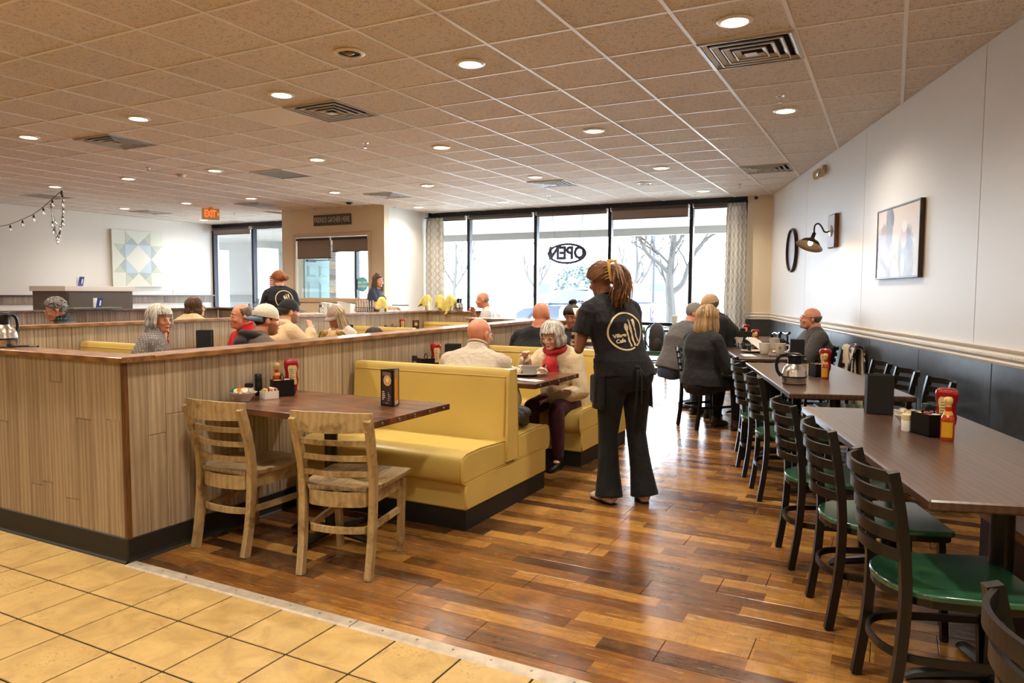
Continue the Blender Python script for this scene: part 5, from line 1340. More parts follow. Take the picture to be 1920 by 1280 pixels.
# backpack
t = thing('backpack','dark grey backpack on the green chair by the window','backpack',(-3.50,12.0,.456),R(-70))
M_bp = mat('dark_backpack_nylon', (50,46,46), .7, bump=.4, bscale=60)
B = [(.17,.12,0),(.19,.13,.06),(.19,.13,.22),(.175,.12,.34),(.13,.09,.42),(.05,.04,.455)]
obj('main_body', MB().rings([[Vector((a*math.copysign(abs(math.cos(t_))**.6,math.cos(t_)),b*math.copysign(abs(math.sin(t_))**.6,math.sin(t_)),z)) for t_ in [2*PI*k/24 for k in range(24)]] for a,b,z in B]), M_bp, t)
obj('front_pocket', MB().ell((0,.13,.13),(.14,.06,.13)), mat('brown_backpack_pocket',(70,60,54),.7,bump=.4,bscale=60), t)
obj('side_pocket', MB().ell((.18,.0,.11),(.045,.08,.11)), M_bp, t)
for s in (-1,1): obj('shoulder_strap', MB().tube(catmull([(s*.08,-.11,.42),(s*.10,-.17,.34),(s*.11,-.18,.18),(s*.12,-.13,.04)],5),[(.028,.008)]*16,4,up=(0,1,0),sq=True), M_bp, t)
obj('zipper', MB().tube(catmull([(-.15,.09,.30),(-.08,.11,.385),(0,.10,.41),(.08,.11,.385),(.15,.09,.30)],5),.005,6), M_steel, t)
obj('grab_handle', MB().tube(catmull([(-.03,-.02,.45),(-.02,-.02,.475),(.02,-.02,.475),(.03,-.02,.45)],4),.006,6), M_bp, t)
# coat over a wall-side chair: cream jacket with a printed scarf
def coat_mat():
    s = NT('navy_print_scarf'); v = s.coords((1,1,1)); n = s.noise(v, 14, 2, .8)
    s.l.new(s.ramp(n, [(.47,(44,42,58)),(.53,(216,200,180))]), s.b.inputs['Base Color']); s.b.inputs['Roughness'].default_value = .8; return s.m
def drape(name, m_, w, back, front, seed, r=.03, amp=.012):
    n = 18; path = [(-.03-r,-back)]+[(-.03-r,-back*k/5) for k in (4,3,2,1)]+[(-.03+r*math.cos(a),r*math.sin(a)) for a in (PI,PI*.75,PI*.5,PI*.25,0)]+[(-.03+r,-front*k/4) for k in (1,2,3,4)]
    v = []
    for j, (y, z) in enumerate(path):
        fl_ = 1+.25*max(0,-z)/max(back,front)
        for i in range(n+1):
            u = i/n-.5; a = amp*math.sin(u*17+seed+z*6)*min(1,-z*5 if z < 0 else 0)
            v.append((u*w*fl_, y+(a if y > -.03 else -abs(a)), z+.01*math.sin(u*9+seed)))
    f = [(j*(n+1)+i,j*(n+1)+i+1,(j+1)*(n+1)+i+1,(j+1)*(n+1)+i) for j in range(len(path)-1) for i in range(n)]
    return MB().add(v, f)
def on_chair(name, label, cat, m_, base, rz, off, w, back, front, seed, r=.03):
    t = thing(name, label, cat, (base[0],base[1],.0), rz)
    o = obj('fabric', drape(name, m_, w, back, front, seed, r), m_, t, loc=(off,-.045,.868)); md = o.modifiers.new('t','SOLIDIFY'); md.thickness = .012; md.offset = 1
    return t
on_chair('jacket','cream jacket hanging over the wall side chair behind the carafe table','jacket',mat('cream_knit',(206,192,168),.9,bump=.4,bscale=90),(-.40,7.92),WA2,.02,.42,.62,.34,2)
on_chair('scarf','navy and cream printed scarf over the cream jacket','scarf',coat_mat(),(-.40,7.92),WA2,-.13,.14,.40,.30,4,.045)
# folded walker between the far table and the wall
t = thing('walker','folded black walking frame by the wall behind the far table','walker',(-1.22,9.9,0),R(18))
for s in (-1,1):
    obj('side_frame', MB().tube(catmull([(-.05+.05*s,-.25,.0),(-.05+.05*s,-.24,.80),(-.05+.05*s,-.15,.90),(-.05+.05*s,.12,.90),(-.05+.05*s,.24,.78),(-.05+.05*s,.26,.0)],5),.013,8), M_black, t)
    obj('hand_grip', MB().tube([(-.05+.05*s,-.34,.93),(-.05+.05*s,-.16,.905)],.019,8), M_black, t)
    obj('wheel', MB().tube([(-.06+.05*s,.26,.07),(-.04+.05*s,.26,.07)],.07,20), M_black, t)
obj('crossbar', MB().tube([(-.10,.1,.5),(.0,.1,.5)],.01,8), M_black, t)
obj('pouch', MB().box(-.10,.02,-.12,.20,.55,.84,bev=.03), mat('black_floral_bag',(44,34,34),.7,var=.8,vscale=30), t, smooth=False)
# ================================================================== OUTSIDE
def wpos(px, py, dep):
    """world point seen near this direction; used once to lay out the car park"""
    d = _f*1366.7+_r2*(px-960)-_u2*(py-640); return d/1366.7*dep
def car(label, loc, rz, paint, kind='suv', cat='car'):
    t = thing(cat if cat != 'truck' else 'pickup_truck', label, cat, loc, rz)
    M_p = mat('paint_'+paint[0], paint[1], .25, .1, coat=.6); M_tire = mat('tyre_rubber',(38,38,40),.8); M_gl = mat('car_window',(14,18,24),.08)
    if kind == 'suv': low = [(-2.3,.35),(-2.35,.75),(-2.25,1.05),(-1.6,1.12),(1.0,1.08),(2.0,.95),(2.3,.75),(2.32,.38)]; top = [(-2.2,1.05),(-1.95,1.62),(-1.5,1.74),(.1,1.72),(.55,1.60),(1.15,1.08)]
    elif kind == 'pickup': low = [(-2.8,.5),(-2.82,1.15),(-.8,1.18),(1.4,1.15),(2.5,1.05),(2.75,.85),(2.75,.45)]; top = [(-.85,1.15),(-.75,1.80),(-.4,1.88),(.7,1.86),(1.5,1.15)]
    else: low = [(-2.3,.32),(-2.32,.8),(-1.9,.95),(1.0,.92),(2.1,.75),(2.3,.55),(2.3,.32)]; top = [(-1.7,.94),(-1.0,1.38),(-.3,1.45),(.4,1.38),(1.2,.93)]
    X = Matrix(((1,0,0,0),(0,0,1,0),(0,1,0,0),(0,0,0,1)))
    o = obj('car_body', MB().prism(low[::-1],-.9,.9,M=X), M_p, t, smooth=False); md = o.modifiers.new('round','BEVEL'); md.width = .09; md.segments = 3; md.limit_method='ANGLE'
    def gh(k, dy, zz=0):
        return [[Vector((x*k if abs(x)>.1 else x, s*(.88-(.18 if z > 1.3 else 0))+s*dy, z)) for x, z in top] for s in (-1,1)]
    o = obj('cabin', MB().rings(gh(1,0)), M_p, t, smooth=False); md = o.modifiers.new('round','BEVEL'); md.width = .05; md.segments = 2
    cx = sum(x for x,_ in top)/len(top); zt = max(z for _,z in top); zb = top[0][1]
    win = [(cx+(x-cx)*.88, zb+.03+(z-zb)*.86) for x, z in top]
    obj('side_window', MB().rings([[Vector((x, s*(.895-(.17 if z > 1.3 else 0)), z)) for x, z in win] for s in (-1,1)]), M_gl, t, smooth=False)
    a, b = top[-2], top[-1]
    obj('windshield', MB().add([(a[0]+.03,-.66,a[1]-.02),(a[0]+.03,.66,a[1]-.02),(b[0]-.02,.76,b[1]+.05),(b[0]-.02,-.76,b[1]+.05)],[(0,1,2,3)]).add([(top[0][0]-.005,-.76,zb+.06),(top[0][0]-.005,.76,zb+.06),(top[1][0]-.005,.66,top[1][1]-.03),(top[1][0]-.005,-.66,top[1][1]-.03)],[(0,1,2,3)]), M_gl, t, smooth=False)
    for wx in ((-1.45,1.45) if kind != 'pickup' else (-1.75,1.75)):
        for s in (-1,1):
            w_ = obj('wheel', MB().tube([(wx,s*.70,.36),(wx,s*.90,.36)],.37,24), M_tire, t)
            obj('hub_cap', MB().tube([(wx,s*.88,.36),(wx,s*.915,.36)],.23,12).tube([(wx,s*.9,.36),(wx,s*.925,.36)],.07,12), M_steel, w_)
    for s in (-1,1):
        x0 = low[0][0]-.04
        obj('tail_light', MB().box(x0,x0+.10,s*.80-.09,s*.80+.09,.70,1.08,bev=.03), mat('tail_light_red',(210,30,40),.2,coat=.5), t)
        obj('headlight', MB().box(low[-1][0]-.10,low[-1][0]+.01,s*.68-.16,s*.68+.16,.62,.76,bev=.03), M_clear, t)
        obj('door_mirror', MB().ell((top[-1][0]-.25,s*1.0,zb+.08),(.07,.10,.07)), M_p, t)
    obj('bumper', MB().box(low[0][0]-.10,low[0][0]+.1,-.85,.85,.42,.60,bev=.04), M_steel if kind == 'pickup' else M_p, t)
    obj('licence_plate', MB().box(low[0][0]-.115,low[0][0]-.10,-.16,.16,.47,.58), M_paper, t, smooth=False)
    return t
def gp(px, dep): p = wpos(px, 560, dep); return (p.x, p.y, -.12)
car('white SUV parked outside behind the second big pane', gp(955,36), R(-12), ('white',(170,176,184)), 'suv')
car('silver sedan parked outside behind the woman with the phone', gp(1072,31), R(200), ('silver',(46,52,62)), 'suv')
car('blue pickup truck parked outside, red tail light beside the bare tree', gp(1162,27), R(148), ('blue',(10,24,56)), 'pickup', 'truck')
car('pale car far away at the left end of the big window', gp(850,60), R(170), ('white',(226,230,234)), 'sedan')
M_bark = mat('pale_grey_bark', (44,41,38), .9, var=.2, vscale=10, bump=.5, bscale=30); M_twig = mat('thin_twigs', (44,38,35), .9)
def grow(mb, tw, p, d, L, r, depth, rnd, spread=.55):
    q = p+d*L*.5+Vector((rnd.uniform(-1,1),rnd.uniform(-1,1),rnd.uniform(-.3,.6)))*L*.06; e = p+d*L
    (mb if r > .018 else tw).tube([p,q,e],[r,r*.85,r*.68],6 if r > .03 else 4)
    if depth == 0: return
    for k in range(rnd.choice((2,3,3))):
        nd = (d+Vector((rnd.uniform(-1,1),rnd.uniform(-1,1),rnd.uniform(-.3,.6)))*spread).normalized()
        grow(mb, tw, p+d*L*rnd.uniform(.55,1), nd, L*rnd.uniform(.62,.82), r*rnd.uniform(.5,.66), depth-1, rnd, spread)
def bare_tree(label, loc, limbs, seed, depth=4, s=1.0, group=None):
    rnd = random.Random(seed); t = thing('bare_tree', label, 'tree', loc, 0, group); mb, tw = MB(), MB()
    for pts, r0, r1 in limbs:
        P = catmull([Vector(p)*s for p in pts], 4); n = len(P)
        mb.tube(P, [(r0+(r1-r0)*k/(n-1))*s for k in range(n)], 8)
        for k in range(n//3, n, 2):
            d = (P[min(k+1,n-1)]-P[k-1]).normalized(); nd = (d+Vector((rnd.uniform(-1,1),rnd.uniform(-.6,.6),rnd.uniform(-.1,.9)))*.8).normalized()
            grow(mb, tw, P[k], nd, .85*s*rnd.uniform(.6,1), .035*s, depth-1, rnd)
        grow(mb, tw, P[-1], (P[-1]-P[-2]).normalized(), .9*s, r1*.8*s, depth, rnd)
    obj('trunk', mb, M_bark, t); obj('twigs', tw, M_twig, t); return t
q_ = gp(1258,22); rx = Vector((math.cos(_y),-math.sin(_y),0))
def side(a, z, b=0): v = rx*a; return (v.x, v.y+b, z)
bare_tree('large bare tree outside behind the blue pickup', q_, [
    ([side(0,0),side(.02,1.0),side(-.05,1.75),side(-.02,2.4),side(.05,3.2),side(.0,4.2)],.17,.07),
    ([side(.02,1.55),side(.35,1.85),side(.55,2.45),side(.95,3.1),side(1.75,3.6)],.09,.04),
    ([side(-.02,2.1),side(-.4,2.45),side(-.75,2.75),side(-1.1,3.4),side(-1.5,3.9)],.075,.035),
    ([side(0,2.35),side(-.4,2.75),side(-.9,3.2)],.05,.025),([side(.03,2.8),side(.35,3.3),side(.9,3.7)],.05,.025)], 21, 4)
std = [([(0,0,0),(0,0,1.2),(.1,0,2.2),(0,.1,3.4)],.11,.05),([(0,0,1.1),(.5,.1,1.9),(.9,.2,2.8)],.06,.03),([(0,0,1.3),(-.5,-.1,2.1),(-.8,.2,3.0)],.06,.03)]
for px, dep, sd, s_, lb in ((852,55,4,1.6,'small bare tree outside right of the left curtain'),(1003,60,5,1.5,'bare tree far outside at the second mullion'),(1190,50,6,1.5,'bare tree far outside beyond the blue pickup')):
    bare_tree(lb, gp(px,dep), std, sd, 3, s_)
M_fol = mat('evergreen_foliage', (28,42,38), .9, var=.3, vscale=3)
def bush(name, label, cat, loc, rx_, rz_, seed, n=500):
    rnd = random.Random(seed); t = thing(name, label, cat, loc); mb = MB()
    for k in range(n):
        a = rnd.uniform(0,2*PI); u = rnd.uniform(-1,1); r = rnd.uniform(.6,1)
        p = Vector((rx_*r*math.cos(a)*math.sqrt(1-u*u), rx_*r*math.sin(a)*math.sqrt(1-u*u), rz_*(1+u*r)*.9+.3)); s = rnd.uniform(.08,.2)*rx_/1.6
        ax = Vector((rnd.uniform(-1,1),rnd.uniform(-1,1),rnd.uniform(-1,1))).normalized(); b = ax.orthogonal().normalized(); c = ax.cross(b)
        mb.add([p+b*s,p+c*s*.5,p-b*s,p-c*s*.5],[(0,1,2,3)])
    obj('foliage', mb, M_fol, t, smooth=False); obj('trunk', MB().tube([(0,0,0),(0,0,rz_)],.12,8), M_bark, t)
bush('evergreen_tree','blue green evergreen outside between the OPEN sign and waitress','tree',gp(1080,62),1.9,2.0,1)
bush('evergreen_shrub','low green shrub outside behind the white SUV','shrub',gp(935,60),1.3,.6,2,250)
t = thing('lamp_post','dark parking lot lamp post left of the bare tree','lamp post',gp(1225,32))
obj('post', MB().tube([(0,0,0),(0,0,.9)],.20,14).tube([(0,0,.9),(0,0,7)],.07,10), mat('blue_grey_steel',(14,18,32),.5), t); obj('lantern', MB().box(-.5,.5,-.15,.15,7,7.15,bev=.03), M_black, t)
t = thing('fence','pale wooden fence across the street far outside','fence',(0,0,0))
for k in range(60):
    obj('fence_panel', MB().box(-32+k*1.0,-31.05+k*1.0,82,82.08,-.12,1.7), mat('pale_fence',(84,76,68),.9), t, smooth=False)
t = thing('building','pale low building far across the street','building',(-34,92,-.12))
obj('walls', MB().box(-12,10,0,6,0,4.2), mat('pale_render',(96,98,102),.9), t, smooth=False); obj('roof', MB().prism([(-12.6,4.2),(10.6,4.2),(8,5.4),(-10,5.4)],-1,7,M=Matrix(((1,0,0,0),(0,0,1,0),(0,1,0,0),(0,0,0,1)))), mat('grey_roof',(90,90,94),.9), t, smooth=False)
for k in range(5): obj('window', MB().box(-10+4*k,-8+4*k,-.05,.02,1.4,2.8), mat('car_window',(14,18,24),.08), t, smooth=False)
# ================================================================== PEOPLE
def fuse(mb, voxel, smooth=4):
    me = mb.mesh('fuse', M_white, False); o = bpy.data.objects.new('fuse', me); COL.objects.link(o)
    md = o.modifiers.new('r','REMESH'); md.mode = 'VOXEL'; md.voxel_size = voxel
    md = o.modifiers.new('s','SMOOTH'); md.factor = .5; md.iterations = smooth
    out = bake(o); bpy.data.objects.remove(o); bpy.data.meshes.remove(me)
    out.materials.clear(); out.polygons.foreach_set('use_smooth', [True]*len(out.polygons)); return out
def fobj(name, me, m_, par, label=None):
    me.materials.append(m_); me.name = name; o = bpy.data.objects.new(name, me); COL.objects.link(o); o.parent = par
    if label: o['label'] = label
    return o
def skin(name, col): 
    if name in MATS: return MATS[name]
    s = NT(name); v = s.coords((1,1,1)); n = s.noise(v, 22, 4)
    c = lin(col); s.l.new(s.ramp(n, [(.3,tuple(x*.86 for x in c[:3])+(1,)),(.7,tuple(min(1,x*1.08) for x in c[:3])+(1,))]), s.b.inputs['Base Color'])
    s.b.inputs['Roughness'].default_value = .45; s.b.inputs['Subsurface Weight'].default_value = .12; s.b.inputs['Subsurface Radius'].default_value = (.02,.008,.004)
    s.bump(s.noise(v, 90, 3), .08, .002); MATS[name] = s.m; return s.m
SK = {'fair': skin('fair_skin',(224,170,138)), 'pink': skin('pink_skin',(222,150,118)), 'tan': skin('tan_skin',(196,134,98)), 'brown': skin('brown_skin',(146,96,70)), 'old': skin('aged_skin',(232,180,156))}
def cloth(name, col, **k):
    k.setdefault('bump',.55); k.setdefault('bscale',9); return mat(name, col, k.pop('rough',.85), sheen=.06, bdist=.035, **k)
def dots_mat():
    s = NT('grey_dotted_knit'); v = s.coords((1,1,1)); vo = s.node('ShaderNodeTexVoronoi', i_Scale=55.0, i_Randomness=.15); s.l.new(v, vo.inputs['Vector'])
    s.l.new(s.ramp(vo.outputs['Distance'], [(.20,(232,228,222)),(.28,(120,114,112))]), s.b.inputs['Base Color']); s.b.inputs['Roughness'].default_value = .9; return s.m
def stripe_mat(name, a, b, sc, w_=.5):
    s = NT(name); v = s.coords((1,1,1)); sp = s.n.new('ShaderNodeSeparateXYZ'); s.l.new(v, sp.inputs[0])
    f = s.math('FRACT', s.math('MULTIPLY', sp.outputs[2], sc)); s.l.new(s.ramp(f, [(w_-.02,a),(w_+.02,b)]), s.b.inputs['Base Color']); s.b.inputs['Roughness'].default_value = .9; return s.m
def plaid_mat():
    s = NT('dark_plaid'); v = s.coords((1,1,1)); sp = s.n.new('ShaderNodeSeparateXYZ'); s.l.new(v, sp.inputs[0])
    a = s.math('LESS_THAN', s.math('FRACT', s.math('MULTIPLY', s.math('ADD', sp.outputs[0], sp.outputs[1]), 26)), .3); b = s.math('LESS_THAN', s.math('FRACT', s.math('MULTIPLY', sp.outputs[2], 26)), .3)
    s.l.new(s.ramp(s.math('MULTIPLY', s.math('ADD', a, b), .5), [(0,(34,38,44)),(.5,(62,74,80)),(1,(120,130,128))]), s.b.inputs['Base Color']); s.b.inputs['Roughness'].default_value = .9; return s.m
ELL = [((0,-.012,.030),(.077,.096,.090)), ((0,.020,-.022),(.064,.074,.092)), ((0,.042,-.080),(.044,.050,.036))]
def r_head(d):
    best = 0
    for c, r in ELL[:2]:
        a = sum((d[i]/r[i])**2 for i in range(3)); b = sum(-2*d[i]*c[i]/r[i]**2 for i in range(3)); k = sum((c[i]/r[i])**2 for i in range(3))-1
        q = b*b-4*a*k
        if q > 0: best = max(best, (-b+math.sqrt(q))/(2*a))
    return best
def sm(a, b, x): t = min(1,max(0,(x-a)/(b-a))); return t*t*(3-2*t)
def hairline(az, style):       # az: 0 = front, pi = back ; returns minimum z of hair
    a = abs(az)
    pts = {'short':[(0,.60),(.7,.50),(1.15,.20),(1.4,-.22),(1.75,-.05),(2.1,-.45),(3.2,-.58)],
           'recede':[(0,.97),(.5,.93),(.9,.62),(1.25,.30),(1.45,-.15),(1.75,-.05),(2.1,-.45),(3.2,-.55)],
           'fringe':[(0,1.2),(.9,1.1),(1.3,.35),(1.45,-.10),(1.8,-.05),(2.1,-.45),(3.2,-.55)],
           'full':[(0,.62),(.6,.55),(1.0,.35),(1.25,-.25),(1.8,-.75),(3.2,-.8)],
           'tied':[(0,.52),(.7,.45),(1.15,.25),(1.5,.0),(1.9,-.15),(3.2,-.50)]}[style]
    for (a0, z0), (a1, z1) in zip(pts[:-1], pts[1:]):
        if a <= a1: return z0+(z1-z0)*max(0,(a-a0))/(a1-a0)
    return pts[-1][1]
def hair_shell(style, th, M, top=None, rough=0, seg=40, seed=1, bald_top=None):
    rr = []; k = 26
    for i in range(k+1):
        th_ = PI*i/k; ring = []
        for j in range(seg):
            a = 2*PI*j/seg; d = Vector((math.sin(th_)*math.sin(a), math.sin(th_)*math.cos(a), -math.cos(th_)))
            az = math.atan2(d.x, d.y); m = sm(-.07,.07,d.z-hairline(az, style))
            if bald_top: m *= 1-sm(bald_top-.08,bald_top+.10,d.z)
            t = th*(.75+.35*max(0,d.z)); n = noise.noise(d*4+Vector((seed,0,0)))*.2+ (noise.noise(d*14+Vector((seed,3,0)))*rough)
            r = r_head(d) + (t*(1+n))*m - .016*(1-m)
            if r_head(d) == 0: r = .05
            p = d*r; ring.append(M @ p)
        rr.append(ring)
    return MB().rings(rr)
def lock(mb, pts, r, M, m=0, flat=.45):
    P = catmull(pts, 3); n = len(P); c = Vector((0,0,0))
    mb.tube([M @ p for p in P], [(r*(1-.65*(k/(n-1))**2), r*flat*(1-.6*(k/(n-1))**2)) for k in range(n)], 6, m, up=tuple(M.to_3x3() @ Vector((0,.3,1))))
def ell_dir(az, el): return Vector((math.sin(az)*math.cos(el), math.cos(az)*math.cos(el), math.sin(el)))
def long_hair(mb, M, z_end, th, rnd, n0=110, a0=.75, bangs=True, curve=.0, tip=.0, part=0.0):
    for k in range(int(n0*1.9)):
        az = rnd.uniform(-PI,PI)
        if abs(az) < a0:
            if not bangs: continue
            ze = rnd.uniform(.035,.055); el_end = .35
            P = [ell_dir(az+part, e)*(r_head(ell_dir(az+part, e))+th*rnd.uniform(.8,1.15)) for e in (1.35,1.0,.70,.48)]
        else:
            P = [ell_dir(az, e)*(r_head(ell_dir(az, e))+th*rnd.uniform(.85,1.2)) for e in (1.4,1.05,.7,.35,.0)]
            b = P[-1].copy(); out = Vector((b.x,b.y,0)).normalized(); ze = z_end*rnd.uniform(.88,1.06)
            drop = b.z-ze
            for t in (.33,.66,1.0): P.append(Vector((b.x,b.y,b.z-drop*t))+out*(.012*math.sin(t*PI)+curve*t*t-(.012 if abs(az) < 1.3 else 0)*t+tip*t**3))
        lock(mb, P, rnd.uniform(.0055,.0095), M, rnd.choice((0,0,1,2)))
def hair_mats(name, c): return [wood('hair_'+name+s, tuple(int(x*k*.72) for x in c), tuple(min(255,int(x*k)) for x in c), .5, (30,30,4), 3, 0, .2) for s, k in (('',1),('_light',1.22),('_dark',.72))]
HAND = [(-.027,.060),(-.009,.072),(.009,.068),(.026,.054)]
def hand(mb, wr, d, n, side, s=1.0, curl=.5, spread=1.0, thumb=.5):
    d = d.normalized(); n = (n-d*n.dot(d)).normalized(); sd = d.cross(n).normalized()*side
    mb.tube([wr-d*.01, wr+d*.02*s, wr+d*.055*s, wr+d*.085*s], [(.024*s,.018*s),(.030*s,.017*s),(.039*s,.015*s),(.037*s,.012*s)], 12, up=tuple(n))
    for k, (o, L) in enumerate(HAND):
        p = wr+d*.082*s+sd*o*s; dd = (d+sd*o*3*spread).normalized(); pts = [p-dd*.015*s, p]
        for j, fr in enumerate((.45,.31,.24)):
            ax = dd.cross(n); a = curl*(.7+.35*j)*(1+.08*k)
            dd = (dd*math.cos(a)+n*math.sin(a)).normalized(); p = p+dd*L*fr*s; pts.append(p)
            n2 = n
        mb.tube(pts, [.0088*s,.0088*s,.0084*s,.0078*s,.0064*s], 8, up=tuple(n))
    tp = wr+d*.022*s-sd*.026*s; td = (d*.75-sd*.8+n*.25).normalized()
    mb.tube([tp, tp+td*.032*s, tp+td*.032*s+(td*.7+d*.5+n*thumb).normalized()*.028*s, tp+td*.032*s+(td*.4+d*.7+n*thumb).normalized()*.048*s], [.0125*s,.0115*s,.0095*s,.007*s], 8)
ARM = {'down':((.05,-.02,-.28),(.06,.06,-.53)), 'table':((.09,.08,-.27),(-.03,.31,-.27)), 'lap':((.07,.0,-.28),(-.07,.20,-.36)), 'chin':((.05,.17,-.21),(-.09,.22,.02)),
       'cross':((.09,.18,-.25),(-.19,.33,-.17)), 'hold':((.04,.07,-.27),(-.05,.28,-.14))}
M_spec = glass_mat('spectacle_lens', (.97,.97,.97,1), .5, .02)
EYE_W = mat('eye_white',(232,228,222),.2); EYE_D = mat('eye_iris',(48,36,28),.1); LIP = mat('lips',(168,86,78),.4); LIPP = mat('lips_pale',(176,112,98),.45)
def person(label, head, face, sex='m', pose='sit', s=1.0, lean=8, hunch=.0, hy=0, hp=0, hr=0, arms=('table','table'), sk='fair', top=None, sleeve='long', bottom=None, infl=.016, fat=1.0, vox=.009,
           hair=None, beard=None, glasses=None, cap=None, shoe=None, legs=None, collar=None, hands=True, bust=0, handp=None, flare=0, hip=1.0, hood=None, detail=True, shoulder=1.0, feet=None, brow=(70,50,38), headscale=1.0, tx=0.0, stop=.98):
    lean = R(lean); rel = lambda q: Vector((-tx*q, math.sin(lean)*q+hunch*q*q, math.cos(lean)*q))
    hd = rel(.545)+Vector((0,.04+.03*math.sin(lean),.072))
    f = R(face-90); hl = hd*s; hx = Vector((hl.x*math.cos(f)-hl.y*math.sin(f), hl.x*math.sin(f)+hl.y*math.cos(f)))
    hz = head[2]-hl.z
    root = thing('person', label, 'person', (head[0]-hx.x, head[1]-hx.y, 0), f)
    P0 = Vector((0,0,hz/s)); sp = lambda q: P0+rel(q); fem = sex == 'f'
    HM = Matrix.Translation((P0+hd)*s) @ Matrix.Rotation(R(hy),4,'Z') @ Matrix.Rotation(R(hp),4,'X') @ Matrix.Rotation(R(hr),4,'Y') @ Matrix.Scale(s*headscale,4)
    SMx = Matrix.Scale(s,4); tilt = Matrix.Rotation(-lean,3,'X')
    SR = [(-.11,.135,.10),(-.05,.172*hip,.122),(.03,.168*hip,.12),(.12,.148,.108),(.21,.152,.11),(.31,.168,.118),(.39,.172,.108),(.445,.152,.088),(.485,.095,.068),(.52,.060,.058),(.57,.054,.056)]
    def torso(mb, inf, q0=-.2, q1=1, top_inf=None):
        rr = []
        for q, a, b in SR:
            if q < q0 or q > q1: continue
            wv = a*(fat if q < .35 else 1+(fat-1)*.5)*(.93 if fem and q > .1 else 1)*(shoulder if q > .3 else 1)+inf; dv = b*(fat**1.3 if q < .35 else 1)+inf
            c = sp(q)+Vector((0,-.01 if q > .3 else 0,0)); n = 24; ring = []
            for j in range(n):
                t = 2*PI*j/n; p = tilt @ Vector((wv*math.copysign(abs(math.cos(t))**.85,math.cos(t)), dv*math.copysign(abs(math.sin(t))**.85,math.sin(t)), 0)); ring.append(SMx @ (c+p))
            rr.append(ring)
        mb.rings(rr)
        if bust:
            for sd in (-1,1): mb.ell(SMx @ (sp(.29)+Vector((sd*.075,.075+bust*.3,0))), ((.068+inf)*s,(.05+bust+inf*.5)*s,(.066+inf)*s), seg=14)
        if fat > 1.1: mb.ell(SMx @ (sp(.12)+Vector((0,.05*fat,0))), ((.15*fat+inf)*s,(.10*fat+inf)*s,(.14+inf)*s), seg=16)
    SH = .172*(.92 if fem else 1)*shoulder
    arm = []
    for k, sd in enumerate((-1,1)):
        A = sp(.408)+Vector((sd*SH,-.012,0)); e, w_ = ARM[arms[k]] if isinstance(arms[k], str) else arms[k][:2]
        E_ = A+Vector((sd*e[0],e[1],e[2])); W_ = A+Vector((sd*w_[0],w_[1],w_[2])); arm.append((A,E_,W_))
    LG = []
    for k, sd in enumerate((-1,1)):
        H = P0+Vector((sd*.092,.0,-.02))
        if legs: kn, an, toe = legs[k]; K = Vector(kn)/s; N = Vector(an)/s; T = Vector(toe)
        elif pose == 'sit': K = P0+Vector((sd*.12,.44,-.03)); N = Vector((sd*.13,.40,.085/s)); T = Vector((0,1,0))
        else: K = Vector((sd*.10,.02,.50*P0.z/.92)); N = Vector((sd*.11,-.02,.085)); T = Vector((sd*.15,1,0))
        LG.append((H,K,N,T.normalized()))
    g = .86 if fem else 1
    def arm_tube(mb, A, E_, W_, inf, q=1.0, upper_only=False, cuff=0):
        A2 = A+(E_-A)*.02; pts = [A2, A+(E_-A)*.35, A+(E_-A)*.7, E_]; rd = [.054*g*fat**.5, .048*g*fat**.5, .042*g*fat**.5, .038*g]
        if upper_only:
            n_ = A+(E_-A)*q; pts = [A2, A+(E_-A)*q*.5, n_]; rd = [.056*g*fat**.5,.054*g*fat**.5,.056*g*fat**.5]
            mb.tube([SMx @ p for p in pts],[(r+inf)*s for r in rd],14); return
        mb.tube([SMx @ p for p in pts], [(r+inf)*s for r in rd], 14)
        F = W_-E_; mb.ell(SMx @ E_, ((.038*g+inf)*s,)*3, seg=12)
        mb.tube([SMx @ p for p in (E_, E_+F*.3, E_+F*.7, E_+F*q)], [(.038*g+inf)*s,(.040*g+inf)*s,(.030*g+inf)*s,(.025*g+inf*(1 if not cuff else .7))*s], 14)
    def leg_tube(mb, H, K, N, inf, stop=1.0):
        mb.tube([SMx @ p for p in (H, H+(K-H)*.35, H+(K-H)*.75, K)], [(.088*hip*fat**.4+inf)*s,(.082*fat**.4+inf)*s,(.064+inf)*s,(.055+inf)*s], 16)
        mb.ell(SMx @ K, ((.054+inf)*s,)*3, seg=12); F = N-K; fl_ = flare
        mb.tube([SMx @ p for p in (K, K+F*.3, K+F*.65, K+F*stop)], [(.055+inf)*s,(.056+inf)*s,(.043+inf+fl_*.4)*s,(.034+inf+fl_)*s], 16)
    # ---------- body: one fused surface
    b = MB(); torso(b, 0)
    b.ell(SMx @ (P0+Vector((0,-.02,-.05))), (.165*hip*s,.12*s,.10*s))
    for sd, (A,E_,W_) in zip((-1,1), arm):
        b.ell(SMx @ A, (.058*g*s,.056*g*s,.06*g*s), seg=14); arm_tube(b, A, E_, W_, 0)
        if hands:
            pn = Vector((-sd*.5,.2,-.8)) if not handp else Vector(handp[0 if sd < 0 else 1])
            hand(b, SMx @ W_, W_-E_, pn, sd, s*(.9 if fem else 1.0), .55)
    for (H,K,N,T) in LG:
        leg_tube(b, H, K, N, 0); b.tube([SMx @ (N+Vector((0,0,-.02))), SMx @ (N+T*.08+Vector((0,0,-.055))), SMx @ (N+T*.15+Vector((0,0,-.065)))],[.036*s,.032*s,.02*s],10)
    nb_ = sp(.50); nt = Vector((SMx.inverted() @ HM) @ Vector((0,-.025,-.06)))
    b.tube([SMx @ nb_, SMx @ ((nb_+nt)/2), SMx @ nt], [.062*g*s*fat**.4,.055*g*s*fat**.5,.055*g*s*fat**.4], 16)
    for c, r in ELL: b.ell(c, r, HM, 24)
